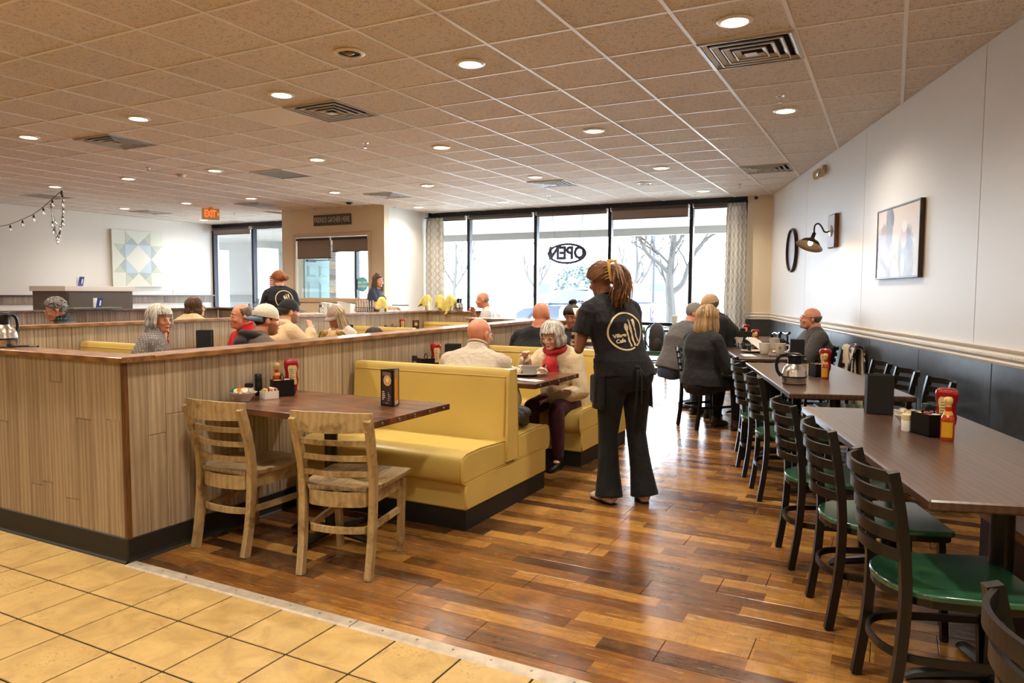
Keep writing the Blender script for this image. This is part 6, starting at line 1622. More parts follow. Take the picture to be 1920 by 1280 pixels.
    b.tube([HM @ Vector(p) for p in ((0,.086,.018),(0,.098,-.004),(0,.107,-.022))],[.007*s,.0095*s,.012*s],8); b.ell((0,.104,-.026),(.0135,.012,.011),HM,10)
    for sd in (-1,1):
        b.ell((sd*.011,.098,-.029),(.008,.010,.008),HM,8); b.ell((sd*.079,-.008,-.004),(.010,.019,.030),HM,12,rot=Matrix.Rotation(R(sd*14),3,'Z'))
        b.ell((sd*.030,.081,.030),(.024,.008,.006),HM,10); b.ell((sd*.040,.070,-.028),(.022,.020,.018),HM,10)
    b.ell((0,.090,-.058),(.024,.012,.012),HM,10); b.ell((0,.088,-.092),(.018,.014,.014),HM,10)
    body = fobj('body', fuse(b, vox, 3), SK[sk], root)
    # ---------- face
    if detail:
        for sd in (-1,1):
            e = obj('eye', MB().ell((sd*.031,.0765,.010),(.0150,.0125,.0085),HM,14), EYE_W, root)
            obj('iris', MB().ell((sd*.031,.0870,.009),(.0060,.0030,.0062),HM,10), EYE_D, e)
            obj('eyelid', MB().tube([HM @ Vector((sd*(.031+.0155*math.cos(a)),.0800+.009*math.sin(a),.011+.0085*math.sin(a))) for a in [PI*q/8 for q in range(9)]],.0024*s,6), SK[sk], root)
            obj('eyebrow', MB().tube([HM @ Vector(p) for p in ((sd*.014,.0925,.032),(sd*.030,.0900,.036),(sd*.047,.0795,.031))],[(.0022*s,.0032*s),(.0024*s,.0038*s),(.001*s,.002*s)],6), mat('brow_%d_%d_%d'%brow,brow,.8), root)
        obj('lips', MB().tube([HM @ Vector(p) for p in ((-.024,.0905,-.060),(-.010,.1025,-.0575),(0,.1035,-.059),(.010,.1025,-.0575),(.024,.0905,-.060))],[(.002*s,.002*s),(.004*s,.0042*s),(.0045*s,.0046*s),(.004*s,.0042*s),(.002*s,.002*s)],8), LIP if fem else LIPP, root)
    # ---------- clothes
    if top is not None:
        c = MB(); torso(c, infl, -.09 if pose == 'sit' else -.07, .49)
        for sd, (A,E_,W_) in zip((-1,1), arm):
            c.ell(SMx @ A, ((.058*g+infl)*s,)*3, seg=14)
            if sleeve == 'long': arm_tube(c, A, E_, W_, infl, .95, cuff=1)
            elif sleeve == 'short': arm_tube(c, A, E_, W_, infl+.006, .62, True)
        if collar == 'turtle': c.tube([SMx @ sp(.48), SMx @ sp(.54)], [(.082)*s,(.068)*s], 18)
        if sleeve: c.tube([SMx @ (sp(.40)+Vector((-SH*.9,-.015,.02))), SMx @ (sp(.455)+Vector((-.05,-.015,0))), SMx @ (sp(.455)+Vector((.05,-.015,0))), SMx @ (sp(.40)+Vector((SH*.9,-.015,.02)))],[(.045+infl)*s,(.055+infl)*s,(.055+infl)*s,(.045+infl)*s],14)
        if collar == 'zip': c.tube([SMx @ sp(.47), SMx @ (sp(.555)+Vector((0,-.004,0)))], [(.094)*s,(.074)*s], 18)
        fobj('shirt', fuse(c, .0085 if vox > .006 else .0065, 5), top, root)
        if collar in ('crew','zip','turtle'):
            z_ = .505 if collar == 'crew' else .555; r_ = .070 if collar == 'crew' else .072
            obj('collar', MB().tube([SMx @ (sp(z_)+tilt @ Vector((r_*math.cos(t),r_*.95*math.sin(t)-.004,-.012*math.sin(t)))) for t in [2*PI*q/24 for q in range(24)]],.008*s,8,closed=True), top, root)
        if hood:
            hb = MB()
            hb.tube([SMx @ (sp(.47)+Vector((.115*math.cos(t),-.045+.085*math.sin(t),.02-.03*math.sin(t)))) for t in [2*PI*q/20 for q in range(20)]],[.034*s]*20,10,closed=True)
            hb.ell(SMx @ (sp(.42)+Vector((0,-.125,0))), (.115*s,.06*s,.085*s))
            fobj('hood', fuse(hb, .009, 5), hood, root)
    if bottom is not None:
        c = MB(); c.ell(SMx @ (P0+Vector((0,-.02,-.045))), ((.168*hip+.014)*s,(.128*(1.12 if fem else 1)+.014)*s,(.11)*s))
        rr = []
        for q, a, d_ in ((-.13,.14,.11),(-.05,.178*hip,.132),(.03,.176*hip,.13),(.10,.160,.12)):
            rr.append([SMx @ (sp(q)+Vector(((a*fat+.006)*math.cos(t),(d_*fat+.006)*math.sin(t),0))) for t in [2*PI*j/20 for j in range(20)]])
        c.rings(rr)
        for (H,K,N,T) in LG: leg_tube(c, H, K, N, .014, stop)
        fobj('trousers', fuse(c, .0095 if vox > .006 else .008, 5), bottom, root)
    if shoe is not None:
        for (H,K,N,T) in LG:
            up = Vector((0,0,1)); N2 = SMx @ N; o_ = N2.z-.045*s; q = MB(); sd_ = T.cross(up)
            pts = [(-.055,.030,.034),(-.03,.038,.045),(.03,.038,.042),(.09,.044,.034),(.14,.042,.028),(.175,.030,.020),(.190,.010,.010)]
            q.tube([Vector((N2.x,N2.y,0))+T*a*s+up*max(.004,o_*0+h_*s*.95) for a, w_, h_ in pts], [(w_*s,h_*s) for a, w_, h_ in pts], 14)
            q.tube([N2+up*.03*s, N2-up*.045*s], [(.042*s,.05*s),(.045*s,.055*s)], 14)
            fobj('shoe', fuse(q, .006, 3), shoe, root)
            obj('sole', MB().tube([Vector((N2.x,N2.y,.008))+T*a*s for a in (-.06,0,.09,.16,.188)],[(w_*s,.0078) for w_ in (.026,.038,.045,.036,.012)],12), M_black if shoe is not M_white else M_paper, root)
    # ---------- hair
    rnd = random.Random(int(abs(head[0]*100))+3)
    if hair:
        st_, col, opt = hair[0], hair[1], (hair[2] if len(hair) > 2 else {})
        HMs = hair_mats('%d_%d_%d' % col, col); mb = MB()
        if st_ in ('short','recede','fringe','curly'):
            mb = hair_shell('short' if st_ == 'curly' else st_, opt.get('th',.010), HM, rough=.9 if st_ == 'curly' else .25, seed=3, seg=64 if st_ == 'curly' else 40, bald_top=opt.get('bald', .34 if st_ == 'fringe' else None))
            if st_ == 'curly':
                for k in range(150):
                    az = rnd.uniform(-PI,PI); el = rnd.uniform(-.5,1.5); d = ell_dir(az, el)
                    if d.z > hairline(az,'short')+.1 : mb.ell(d*(r_head(d)+opt.get('th',.01)), (.011,.011,.009), HM, 6, rnd.choice((0,1,2)))
        elif st_ == 'bob':
            mb = hair_shell('full', opt.get('th',.02), HM, rough=.2); mb2 = mb; long_hair(mb, HM, opt.get('end',-.10), opt.get('th',.02)+.004, rnd, opt.get('n',150), opt.get('a0',.8), opt.get('bangs',True), opt.get('curve',.0), opt.get('tip',0))
        elif st_ == 'long':
            mb = hair_shell('full', .012, HM); long_hair(mb, HM, opt.get('end',-.24), .016, rnd, 130, .95, False, .012)
            if opt.get('half'): mb.ell((0,-.05,.125),(.03,.035,.028),HM,12)
        elif st_ in ('pony','bun','tied'):
            mb = hair_shell('tied', opt.get('th',.012), HM, rough=.15); C = Vector(opt.get('at',(0,-.125,.03)))
            for k in range(int(opt.get('n',120)*1.8)):
                az = rnd.uniform(-2.7,2.7); z0 = hairline(az,'tied'); el = math.asin(max(-.9,min(.9,z0+.04))); d0 = ell_dir(az, el+rnd.uniform(0,.25)); d1 = C.normalized(); P = []
                for t in (0,.25,.5,.75,1):
                    d = (d0*(1-t)+d1*t)
                    if d.length < .2: d += Vector((0,0,.4))
                    d.normalize(); P.append(d*(r_head(d)+opt.get('th',.012)*rnd.uniform(.95,1.25)))
                P.append(C); lock(mb, P, rnd.uniform(.0045,.0075), HM, rnd.choice((0,0,1,2)), .5)
            if st_ == 'bun':
                for k in range(26):
                    a = rnd.uniform(0,2*PI); q = [C+Vector((0,-.02,0))+Vector((math.sin(a+t)*.034, math.cos(a*2+t)*.022, math.cos(a+t)*.034)) for t in (0,.8,1.6,2.4)]
                    lock(mb, q, .014, HM, rnd.choice((0,1,2)), .8)
                mb.ell(tuple(C+Vector((0,-.02,0))),(.036,.028,.036),HM,14)
            if st_ == 'pony':
                tl0 = opt.get('tail',[(0,0,0),(0,-.05,.0),(0,-.065,-.10),(0,-.04,-.22)]); mb.tube([HM @ (C+Vector(p)) for p in catmull(tl0,4)],[.02*s+.014*s*math.sin(PI*min(1,q/9)) if q < 12 else .008*s for q in range(13)],10)
                tl_ = opt.get('tail',[(0,0,0),(0,-.05,.0),(0,-.065,-.10),(0,-.04,-.22)])
                for k in range(int(opt.get('tn',60)*1.8)):
                    j = Vector((rnd.uniform(-1,1),rnd.uniform(-1,1),rnd.uniform(-1,1)))*.014; w_ = opt.get('tw',.03)
                    P = [C+Vector(p)+j*(.5+q)+Vector((rnd.uniform(-w_,w_),rnd.uniform(-w_,w_)*.6,0))*math.sin(min(1,q/2.2)*PI/2) for q, p in enumerate(tl_)]
                    P[-1].z += rnd.uniform(-.02,.04); lock(mb, P, rnd.uniform(.005,.008), HM, rnd.choice((0,1,1,2)), .5)
        if st_ == 'pigtails':
            mb = hair_shell('full', .012, HM)
            for sd in (-1,1):
                c_ = Vector((sd*.07,-.045,.11)); mb.ell(tuple(c_),(.034,.034,.034),HM,12)
                for k in range(14): lock(mb, [c_,c_+Vector((sd*.04,rnd.uniform(-.02,.02),.01)),c_+Vector((sd*.06,rnd.uniform(-.02,.02),-.06)),c_+Vector((sd*.055,rnd.uniform(-.02,.02),-.14))], .01, HM, rnd.choice((0,1,2)))
        ho = obj('hair', mb, HMs, root, angle=180)
        if st_ == 'pigtails':
            for sd in (-1,1): obj('hair_tie', MB().tube([HM @ (Vector((sd*.085,-.045,.095))+Vector((sd*.012,.022*math.cos(t),.022*math.sin(t)))) for t in [2*PI*q/12 for q in range(12)]],.007,6,closed=True), mat('lime_hair_tie',(190,210,60),.6), root)
    if beard:
        mb = MB(); rr = []
        for i in range(16):
            el = -1.45+1.5*i/15; ring = []
            for j in range(30):
                az = 2*PI*j/30; a = math.atan2(math.sin(az), math.cos(az)); d = ell_dir(a, el)
                m_ = sm(-.02,-.25,d.z)*sm(1.75,1.5,abs(a)); m_ *= 1-.0*sm(.5,.2,abs(a))
                base = 0
                for c, r in ELL:
                    aa = sum((d[i_]/r[i_])**2 for i_ in range(3)); bb = sum(-2*d[i_]*c[i_]/r[i_]**2 for i_ in range(3)); kk = sum((c[i_]/r[i_])**2 for i_ in range(3))-1; qq = bb*bb-4*aa*kk
                    if qq > 0: base = max(base, (-bb+math.sqrt(qq))/(2*aa))
                ring.append(HM @ (d*(base+.005*m_-.014*(1-m_))))
            rr.append(ring)
        obj('beard', MB().rings(rr), mat('beard_%d_%d_%d'%beard, beard, .85, var=.3, vscale=60, bump=.6, bscale=140), root)
    if glasses:
        mg = mat('frame_%s' % glasses, {'dark':(40,28,26),'metal':(190,178,162),'brown':(110,60,40)}[glasses], .3, .4 if glasses == 'metal' else 0); gb = MB()
        for sd in (-1,1):
            gb.tube([HM @ Vector((sd*.033+.022*math.cos(t),.104-.004*abs(math.cos(t)),.006+.016*math.sin(t))) for t in [2*PI*q/20 for q in range(20)]],.0017*s,6,closed=True,up=(0,1,0)).tube([HM @ Vector(p) for p in ((sd*.055,.100,.010),(sd*.078,.06,.012),(sd*.083,.0,.010),(sd*.080,-.02,.0))],.0016*s,6)
        gb.tube([HM @ Vector(p) for p in ((-.012,.104,.010),(0,.108,.013),(.012,.104,.010))],.0016*s,6)
        go = obj('glasses', gb, mg, root)
        for sd in (-1,1): obj('lens', MB().tube([HM @ Vector((sd*.033,.1035,.006)), HM @ Vector((sd*.033,.1045,.006))],[(.021*s,.015*s)]*2,18), M_spec, go)
    if cap:
        colc, colb, back, mesh_ = cap; mc = cloth('cap_%d_%d_%d'%colc, colc, bump=.2, bscale=60); mbm = cloth('brim_%d_%d_%d'%colb, colb, bump=.1, bscale=60)
        CM = HM @ Matrix.Rotation(PI if back else 0,4,'Z'); c = MB(); rr = []
        for i in range(11):
            t = i/10*PI/2; q = math.cos(t); z = .030+.112*math.sin(t)**.9
            rr.append([CM @ Vector((.092*q*math.cos(a), (.010 if back else -.010)+.110*q*math.sin(a), z+(.012*math.sin(a) if i < 3 else 0))) for a in [2*PI*j/30 for j in range(30)]])
        co = obj('cap', MB().rings(rr), mc, root, angle=60)
        n = 14; v = []
        for j in range(n+1):
            a = R(25)+(PI-R(50))*j/n; v.append((.090*math.cos(a),(.010 if back else -.01)+.108*math.sin(a),.036)); ex_ = .075*math.sin(PI*j/n)**.6
            v.append(((.090+ex_*.3)*math.cos(a),.0+.108*math.sin(a)+ex_,.036-.018-.03*abs(math.cos(a))-.004*ex_))
        o = obj('brim', MB().add([tuple(p) for p in v],[(2*j,2*j+1,2*j+3,2*j+2) for j in range(n)],0,CM), mbm, co); md = o.modifiers.new('t','SOLIDIFY'); md.thickness = .004
        obj('cap_button', MB().ell((0,.01 if back else -.01,.143),(.009,.009,.005),CM,10), mbm, co)
        if mesh_: obj('cap_emblem', MB().tube([CM @ Vector((.022*math.cos(t),.108-.0007*(0),.075+.022*math.sin(t))) for t in [2*PI*q/18 for q in range(18)]],.0014,5,closed=True), mat('dark_print',(40,38,38),.5), co)
    return root, HM, sp, arm, SMx, f
def at_(root, v): return root.matrix_basis @ Vector(v)
def decal(root, BV, prims, M2, name, m_, off=.0022):
    """prims: (verts2d, faces) in logo units; M2: 2D -> (x, z) in the person's frame; cast from behind (+y) onto the shirt"""
    mb = MB()
    for vs, fs in prims:
        out = []
        for u, v in vs:
            x, z = M2(u, v); h = BV.ray_cast(Vector((x,-1.5,z)), Vector((0,1,0)))
            p = h[0]+h[1]*off if h[0] else Vector((x,-.12,z)); 
            if h[0] and h[1].y > 0: p = h[0]-h[1]*off
            out.append(tuple(p))
        mb.add(out, fs)
    return obj(name, mb, m_, root, smooth=False)
def strip2(path, wid, n=16):
    vs = []; fs = []
    for k in range(n+1):
        t = k/n; x, y = path(t); x2, y2 = path(min(1,t+.01)); x1, y1 = path(max(0,t-.01)); dx, dy = x2-x1, y2-y1; L = math.hypot(dx,dy) or 1; w_ = wid(t)
        vs += [(x-dy/L*w_, y+dx/L*w_),(x+dy/L*w_, y-dx/L*w_)]
    return vs, [(2*k,2*k+1,2*k+3,2*k+2) for k in range(n)]
def cafe_logo(root, cx, cz, r, ang, words=True):
    shirt = [c for c in root.children if c.name.split('.')[0] == 'shirt'][0]
    me = shirt.data; BV = BVHTree.FromPolygons([v.co.copy() for v in me.vertices], [tuple(p.vertices) for p in me.polygons])
    ca, sa = math.cos(ang), math.sin(ang); M2 = lambda u, v: (cx+r*(u*ca-v*sa), cz+r*(u*sa+v*ca))
    mL = mat('cream_shirt_print', (226,206,170), .8)
    a0 = R(-62)
    pr = [strip2(lambda t: (math.cos(a0+t*R(352)), math.sin(a0+t*R(352))), lambda t: .045, 90)]
    wav = lambda t: .035*math.sin(t*15)*max(0,t-.25)
    pr.append(strip2(lambda t: (.0+.12*t+wav(t), .46-1.32*t), lambda t: .105*math.sin(min(1,t/.36)*PI)**.7+.015 if t < .35 else .035+.02*abs(math.sin(t*11)), 30))
    pr.append(strip2(lambda t: (.24+.12*t+wav(t), .62-1.48*t), lambda t: (.02+.055*min(1,t*3)) if t < .4 else .04+.025*abs(math.sin(t*11)), 30))
    pr.append(strip2(lambda t: (.50+.10*t+wav(t), .58-1.22*t), lambda t: .085 if t < .22 else (.085-.3*(t-.22) if t < .4 else .035+.02*abs(math.sin(t*11))), 30))
    decal(root, BV, pr, M2, 'shirt_print', mL)
    if words:
        for body, u0, v0, sz in (('Village',-.42,-.16,.30),('Cafe',-.42,-.46,.30)):
            me2 = text_mesh(body, sz, 0, 'CENTER', .012, .95); vs = [(v.co.x+u0, v.co.y+v0) for v in me2.vertices]; fs = [tuple(p.vertices) for p in me2.polygons]
            decal(root, BV, [(vs, fs)], M2, 'lettering', mL, .0045)
BLK = cloth('black_cotton',(24,24,30)); BLKP = cloth('black_trousers',(15,15,18)); DEN = cloth('blue_denim',(52,62,86)); KHK = cloth('khaki',(150,132,104)); DGR = cloth('charcoal_wool',(52,50,50))
BRN = (92,58,34)
# --- 1 the waitress in the aisle
ws = person('waitress in black cafe shirt and flared trousers standing in aisle, claw clip', (-1.775,4.735,1.500), 138, 'f', 'stand', .985, lean=10, hunch=.12, hy=6, hp=-18, tx=.17, stop=1.10, sk='brown', top=BLK, sleeve='short', bottom=BLKP, infl=.022, fat=1.10, hip=1.02, vox=.0058, bust=.02, flare=.050,
    arms=(((.07,.02,-.265),(-.02,.20,-.06)), ((.04,.07,-.27),(-.04,.28,-.12))), hair=('pony',(156,112,78),{'th':.014,'at':(0,-.135,.035),'n':170,'tn':150,'tw':.022,'tail':[(0,0,0),(0.01,-.055,-.01),(.02,-.075,-.11),(.0,-.03,-.235)]}), shoe=mat('pink_white_trainer',(214,196,190),.6,var=.35,vscale=40), collar='crew',
    legs=(((-.10,.03,.46),(-.115,-.02,.085),(-.2,1,0)),((.10,.0,.46),(.125,-.07,.085),(.35,1,0))), handp=((.6,.2,-.4),(-.3,.4,-.8)))
wr_, HM_, sp_, arm_, SM_, f_ = ws
cafe_logo(wr_, -.045, SM_.to_scale().x*sp_(.27).z, .120, R(10))
clip = MB()
for sd in (-1,1):
    for a, b in (((-.0,-.052),(-.0,.052)),): pass
    clip.box(sd*.030-.009,sd*.030+.009,-.168,-.148,-.055,.090,M=HM_,bev=.004)
clip.box(-.038,.038,-.168,-.150,.076,.094,M=HM_,bev=.003).box(-.038,.038,-.168,-.150,-.060,-.044,M=HM_,bev=.003)
for k in range(5): clip.tube([HM_ @ Vector((-.03,-.158,-.03+.022*k)), HM_ @ Vector((-.045,-.13,-.03+.022*k)), HM_ @ Vector((-.04,-.105,-.03+.022*k))],.003,6)
obj('claw_clip', clip, mat('mustard_plastic',(206,168,84),.3), wr_)
ap = MB(); rr = []
for q, ex_ in ((-.03,.028),(.0,.032),(.05,.032),(.075,.026)):
    rr.append([SM_ @ (sp_(q)+Vector(((.178+ex_)*math.cos(t),(.138+ex_)*math.sin(t)-.005,0))) for t in [2*PI*j/36 for j in range(36)]])
ap.rings(rr)
for x, dz in ((-.012,-.30),(.018,-.24),(.045,-.17)): ap.tube(catmull([SM_ @ (sp_(.03)+Vector((x*.4,-.19,0))), SM_ @ (sp_(.03)+Vector((x,-.215,-.06))), SM_ @ (sp_(.03)+Vector((x*1.6,-.20,dz)))],5),[(.009,.003)]*11,6)
ap.ell(SM_ @ (sp_(.03)+Vector((0,-.19,0))),(.022,.014,.018))
obj('apron_belt', ap, BLKP, wr_)
pn = MB(); rr = []
for j in range(9):
    t = j/8; rr.append([SM_ @ (sp_(.04)+Vector(((.202+.010*t)*math.sin(a),(.160+.03*t)*math.cos(a),-.30*t))) for a in [R(-118+118*2*i/24) for i in range(25)]])
vs = [p for r_ in rr for p in r_]; pn.add(vs,[(j*25+i,j*25+i+1,(j+1)*25+i+1,(j+1)*25+i) for j in range(8) for i in range(24)])
o = obj('apron_panel', pn, BLKP, wr_); md = o.modifiers.new('t','SOLIDIFY'); md.thickness = .006
obj('pouch', MB().box(-.07,.07,-.02,.02,-.11,.08,M=Matrix.Translation(SM_ @ (sp_(-.1)+Vector((-.21,.07,-.02)))) @ Matrix.Rotation(R(78),4,'Z'),bev=.012), BLKP, wr_)
pe = thing('pen','silver topped pen sticking out of the waitress pouch','pen', at_(wr_, SM_ @ (sp_(-.1)+Vector((-.215,.05,.06)))))
obj('barrel', MB().tube([(0,0,-.06),(0,0,.02)],.004,8), M_black, pe); obj('cap', MB().tube([(0,0,.02),(0,0,.035)],.005,8).tube([(.006,0,.0),(.006,0,.034)],.0015,5), M_chrome, pe)
pd = thing('order_pad','small order pad held by the waitress in the aisle','pad', at_(wr_, SM_ @ (sp_(.36)+Vector((-.06,.36,.0)))), math.radians(138-90))
obj('paper', MB().box(-.045,.045,-.003,.003,-.07,.07,M=Matrix.Rotation(R(-40),4,'X')), M_paper, pd, smooth=False); obj('backing', MB().box(-.047,.047,.003,.006,-.07,.075,M=Matrix.Rotation(R(-40),4,'X')), M_black, pd, smooth=False)
# --- 2 old woman with red scarf
ow = person('white haired woman in cream cardigan and red scarf eating in the booth', (-2.455,5.43,1.060), 268, 'f', 'sit', .93, lean=20, hunch=.15, hy=-6, hp=-16, sk='old', top=cloth('cream_cardigan',(226,206,168),bump=.5,bscale=14), bottom=cloth('burgundy_corduroy',(66,22,36)), infl=.034, fat=1.14, vox=.0055, bust=.015, sleeve='long',
    hair=('bob',(240,232,218),{'th':.018,'end':-.08,'a0':.85,'n':210,'tip':.01}), glasses='metal', shoe=mat('black_leather_shoe',(26,24,24),.35), arms=(((.10,.05,-.28),(-.17,.20,-.36)), ((.13,.12,-.15),(.0,.33,.03))), handp=((.2,.3,-.9),(-.2,.1,-1)), brow=(170,150,130))
r2, HM2, sp2, arm2, SM2, f2 = ow
sc = MB(); sc.tube([SM2 @ (sp2(.50)+Vector((.088*math.cos(t),.082*math.sin(t)+.012,-.025*math.sin(t)))) for t in [2*PI*q/22 for q in range(22)]],[.026]*22,10,closed=True)
for x, y, dz in ((-.05,.165,-.27),(.055,.16,-.20)): sc.tube(catmull([SM2 @ (sp2(.46)+Vector((0,.115,-.0))), SM2 @ (sp2(.46)+Vector((x*.7,y-.005,-.07))), SM2 @ (sp2(.46)+Vector((x,y,dz*.7))), SM2 @ (sp2(.46)+Vector((x*1.2,y-.02,dz)))],5),[(.030+.004*k if k < 8 else .05,.012) for k in range(16)],10)
sc.ell(SM2 @ (sp2(.46)+Vector((0,.135,0))),(.032,.026,.03))
fobj('scarf', fuse(sc,.006,3), mat('red_scarf',(178,22,30),.6,var=.35,vscale=30,bump=.5,bscale=20), r2)
# shirt front under the open cardigan and a white hem
fk = thing('fork','silver fork in the hand of the white haired woman','fork'); W2 = at_(r2, SM2 @ arm2[1][2]); d_ = (Vector((-2.53,5.04,Z+.05))-W2).normalized(); W2 = W2+d_*.06
obj('handle', MB().tube([W2-d_*.05, W2+d_*.10],[(.004,.002)]*2,8), M_steel, fk)
obj('tines', MB().tube([W2+d_*.10, W2+d_*.13, W2+d_*.165],[(.004,.002),(.011,.002),(.010,.002)],8), M_steel, fk)
# --- 3 bald man in beige sweater
b3 = person('bald man in beige sweater seen from behind in the near booth', (-2.66,4.60,1.105), 100, 'm', 'sit', .98, lean=17, hunch=.1, hy=-24, hp=-6, sk='pink', top=cloth('beige_fleece',(196,184,166),bump=.5,bscale=30), bottom=DGR, infl=.028, fat=1.2, vox=.0065, arms=('table','table'), collar='zip', shoe=M_black, shoulder=1.08, headscale=1.02)
t = thing('puffer_jacket','crumpled dark grey puffer jacket on the booth seat beside bald man','jacket',(-2.32,4.47,.47))
jb = MB(); rj = random.Random(4)
for k in range(15): jb.ell((rj.uniform(-.09,.07),rj.uniform(-.11,.10),rj.uniform(.03,.17)),(rj.uniform(.05,.09),rj.uniform(.04,.08),rj.uniform(.03,.05)),rot=Matrix.Rotation(rj.uniform(-1,1),3,rj.choice('XYZ')))
fobj('quilted_body', fuse(jb,.007,3), mat('dark_grey_nylon',(62,60,62),.45,bump=.6,bscale=16,bdist=.03), t)
obj('sleeve', MB().tube(catmull([(-.08,-.05,.16),(.02,-.08,.15),(.08,-.03,.09),(.05,.06,.06)],5),[(.04+.006*(k%2),.035+.006*(k%2)) for k in range(16)],12), mat('dark_grey_nylon',(62,60,62),.45,bump=.6,bscale=16,bdist=.03), t)
# --- others, booths on the right of the centre partition
person('bald man in black shirt facing the woman with a phone', (-2.99,6.36,1.197), 97, 'm', 'sit', 1.02, 6, hy=-8, hp=-4, sk='pink', top=BLK, bottom=DEN, sleeve='short', fat=1.25, infl=.02, arms=('table','table'), shoulder=1.1, shoe=M_black)
pw = person('woman with dark top bun looking down at a phone in booth', (-3.00,7.13,1.168), 283, 'f', 'sit', .96, 10, hy=-4, hp=-20, sk='tan', top=stripe_mat('black_tan_print',lin((40,36,34)),lin((196,176,146)),14,.6), bottom=DEN, hair=('bun',(44,32,28),{'at':(0,-.06,.125),'th':.012}), arms=(((.08,.12,-.24),(-.10,.27,-.10)),((.08,.12,-.24),(-.10,.27,-.10))), shoe=M_black, vox=.008)
ph = thing('phone','phone held up by the woman with the dark bun','phone', at_(pw[0], pw[4] @ (pw[2](.36)+Vector((0,.36,.03)))), R(283-90)); obj('phone_body', MB().box(-.04,.04,-.004,.004,-.075,.075,M=Matrix.Rotation(R(35),4,'X'),bev=.003), M_black, ph, smooth=False); obj('screen', MB().box(-.036,.036,-.005,-.004,-.07,.07,M=Matrix.Rotation(R(35),4,'X')), mat('phone_glass',(12,12,16),.06), ph, smooth=False)
# --- left room
person('curly grey haired man in dark plaid shirt and glasses, far left', (-7.74,4.55,1.212), 243, 'm', 'sit', .98, 14, hunch=.1, hy=0, hp=-16, sk='pink', top=plaid_mat(), hair=('curly',(136,128,122),{'th':.014}), glasses='metal', collar='zip', bottom=DEN, vox=.008)
person('white haired woman in dotted grey jacket and glasses, left booth', (-5.874,4.38,1.150), 62, 'f', 'sit', .98, 6, hy=-56, hp=-2, sk='pink', top=dots_mat(), hair=('bob',(236,228,210),{'th':.026,'end':-.07,'a0':1.02,'n':190,'bangs':True}), glasses='metal', collar='zip', bottom=DEN, fat=1.15, vox=.008, infl=.026, brow=(150,130,110))
person('brown haired woman in cream fleece with glasses, behind the middle partition', (-7.624,6.185,1.205), 95, 'f', 'sit', .98, 10, hy=-28, hp=0, sk='fair', top=cloth('cream_fleece',(236,214,160),bump=.8,bscale=40), hair=('bob',(104,72,46),{'th':.018,'end':-.09,'a0':1.0,'n':140,'bangs':False}), glasses='dark', bottom=DEN, infl=.05, collar='turtle')
person('balding man in a red top behind the man in white cap', (-5.461,4.935,1.172), 262, 'm', 'sit', 1.0, 8, hy=-16, hp=-2, sk='pink', top=cloth('red_pullover',(196,22,30)), hair=('fringe',(116,92,72),{'th':.007,'bald':.82}), collar='zip', bottom=DEN, vox=.008)
person('man in backwards white mesh cap and dark grey hoodie', (-4.561,4.387,1.172), 72, 'm', 'sit', 1.0, 12, hunch=.1, hy=-12, hp=-4, sk='pink', top=cloth('dark_grey_hoodie',(84,74,66)), hood=cloth('black_hood_lining',(36,34,36)), hair=('short',(60,44,32),{'th':.006}), cap=((226,216,196),(96,112,132),True,True), infl=.034, bottom=DEN, arms=('table',((.30,.02,-.10),(.46,.12,-.22))), beard=(168,112,84), fat=1.15, vox=.007)
person('man in black cap and cream hoodie with hand at his chin', (-5.788,5.897,1.192), 80, 'm', 'sit', 1.02, 16, hunch=.1, hy=-18, hp=-6, sk='fair', top=cloth('cream_hoodie',(222,198,156)), hood=cloth('cream_hoodie',(222,198,156)), hair=('short',(76,56,40),{'th':.006}), cap=((40,40,42),(40,40,42),True,False), infl=.036, bottom=DEN, arms=('table',((.12,.18,-.20),(-.04,.27,.03))), beard=(160,120,94), fat=1.15, vox=.007, handp=((0,0,-1),(-1,.2,.2)))
person('girl in grey cap with long pale blonde hair, sitting in the booth', (-5.34,6.126,1.141), 262, 'f', 'sit', .90, 12, hy=-6, hp=-18, sk='tan', top=cloth('pale_pink_sweatshirt',(226,206,196)), hair=('long',(222,198,160),{'end':-.22}), cap=((176,158,146),(176,158,146),False,False), bottom=DEN, arms=(((.10,.10,-.25),(-.08,.26,-.10)),('table')[0:0] or ((.10,.10,-.25),(-.04,.30,-.16))), infl=.026, vox=.008)
person('little girl with blonde pigtails and lime hair ties, seen from behind', (-4.49,5.11,.945), 120, 'f', 'sit', .78, 6, sk='fair', top=cloth('white_top',(230,226,220)), hair=('pigtails',(206,160,96)), bottom=DEN, detail=False, headscale=1.15)
person('dark brown haired child whose head top shows over the oak cap', (-4.53,5.76,.935), 110, 'f', 'sit', .82, 6, sk='tan', top=cloth('grey_tee',(120,116,116)), hair=('bob',(58,38,26),{'th':.02,'n':110,'end':-.12}), bottom=DEN, detail=False, headscale=1.12)
w2 = person('red haired waitress in black cafe shirt seen from behind by the entrance', (-7.71,7.65,1.580), 150, 'f', 'stand', 1.0, 6, hy=22, hp=-10, sk='fair', top=BLK, sleeve='short', bottom=BLKP, hair=('bun',(176,104,50),{'at':(0,-.135,.0),'th':.012}), infl=.03, fat=1.1, vox=.008, arms=(((.06,.05,-.27),(-.02,.26,-.28)),((.07,-.02,-.28),(.04,.16,-.46))), shoe=M_black, collar='crew')
cafe_logo(w2[0], .02, w2[2](.34).z, .12, R(4), False)
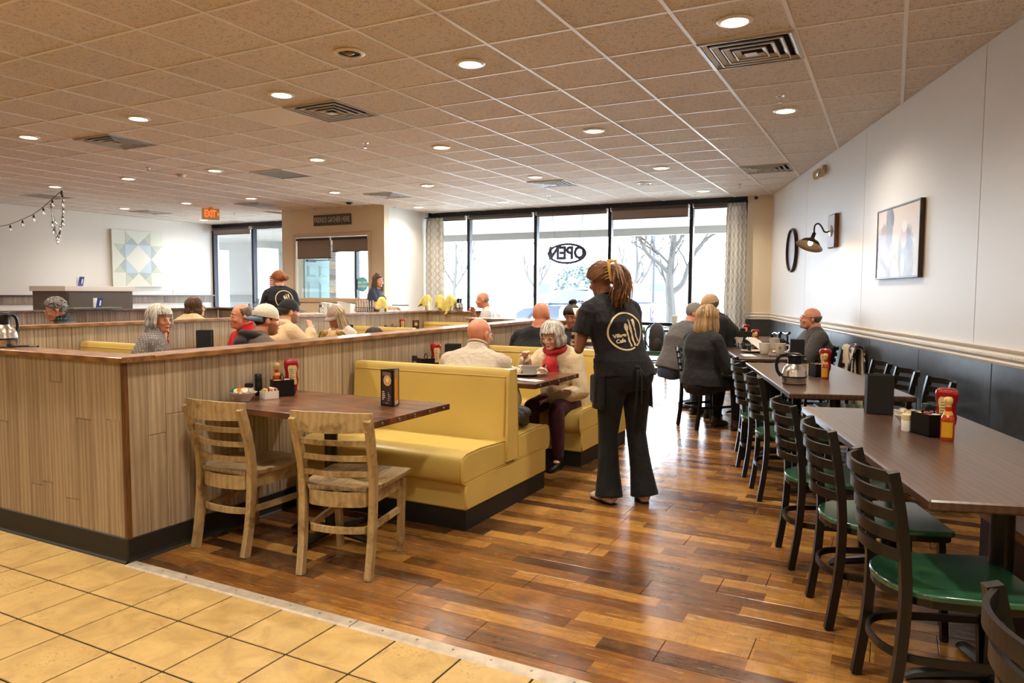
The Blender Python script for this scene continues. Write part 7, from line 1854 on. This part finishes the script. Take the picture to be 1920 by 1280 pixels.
person('hostess with long brown hair in a dark blue shirt behind the counter', (-8.27,10.63,1.606), 18, 'f', 'stand', 1.0, 4, hy=-30, hp=-2, sk='fair', top=cloth('dark_navy_tee',(48,54,72)), sleeve='short', bottom=BLKP, hair=('long',(96,66,46),{'end':-.20,'half':True}), arms=(((.05,.10,-.27),(-.05,.36,-.28)),((.05,.10,-.27),(-.03,.36,-.28))), bust=.04, shoe=M_black, vox=.008)
person('grey cropped man in white tee by the window, profile to left', (-5.781,10.088,1.287), 208, 'm', 'sit', 1.04, 10, hp=-6, sk='pink', top=cloth('white_grey_tee',(206,204,202)), sleeve='short', hair=('fringe',(184,150,132),{'th':.002}), bottom=DEN, arms=('table','chin'))
person('person in navy striped top half hidden behind the yellow cloths', (-6.98,11.05,1.22), 300, 'f', 'sit', .96, 6, sk='tan', top=stripe_mat('navy_white_stripes',lin((36,40,66)),lin((230,228,224)),28), hair=('bob',(120,90,70),{'n':90}), bottom=DEN)
# --- right hand tables
person('blonde woman in a black jacket sitting with her back to the aisle', (-1.655,7.48,1.150), 62, 'f', 'sit', 1.0, 4, hy=6, hp=-4, sk='fair', top=cloth('black_jacket',(34,34,36)), bottom=BLKP, hair=('bob',(206,168,116),{'th':.026,'end':-.155,'a0':.8,'n':210,'curve':.012}), infl=.034, fat=1.08, vox=.007, arms=('table','table'), shoe=mat('brown_suede_boot',(70,44,36),.7), hip=1.0)
person('grey haired man in grey striped sweater leaning over the corner table', (-1.987,8.326,1.183), 50, 'm', 'sit', 1.0, 18, hunch=.2, hy=-38, hp=-16, sk='pink', top=cloth('grey_brown_sweater',(92,88,88)), hair=('short',(158,150,142),{'th':.009}), glasses='dark', bottom=DEN, fat=1.15, infl=.03, vox=.008, shoe=M_black)
person('older man in pale cap and black jacket at the window corner', (-1.989,9.122,1.262), 196, 'm', 'sit', 1.03, 14, hunch=.2, hy=4, hp=-22, sk='fair', top=cloth('black_fleece',(30,32,36)), hair=('short',(120,112,104),{'th':.006}), cap=((214,184,140),(60,56,60),False,False), glasses='dark', bottom=DEN, fat=1.2, infl=.034, shoe=M_black)
wm = person('balding man with goatee and arms crossed in charcoal jacket by wall', (-.787,8.609,1.142), 204, 'm', 'sit', 1.0, -2, hy=-10, hp=2, sk='pink', top=cloth('charcoal_jacket',(74,70,70)), hair=('fringe',(110,94,80),{'th':.012}), glasses='brown', beard=None, bottom=BLKP, arms=('cross','cross'), fat=1.3, infl=.032, vox=.0065, handp=((.6,.6,0),(-.6,.6,0)), shoe=M_black)
obj('goatee', MB().ell((0,.092,-.082),(.022,.018,.024),wm[1],12).tube([wm[1] @ Vector(p) for p in ((-.028,.088,-.062),(-.012,.102,-.047),(.012,.102,-.047),(.028,.088,-.062))],.006,6), mat('grey_goatee',(170,160,150),.9,bump=.5,bscale=150), wm[0])
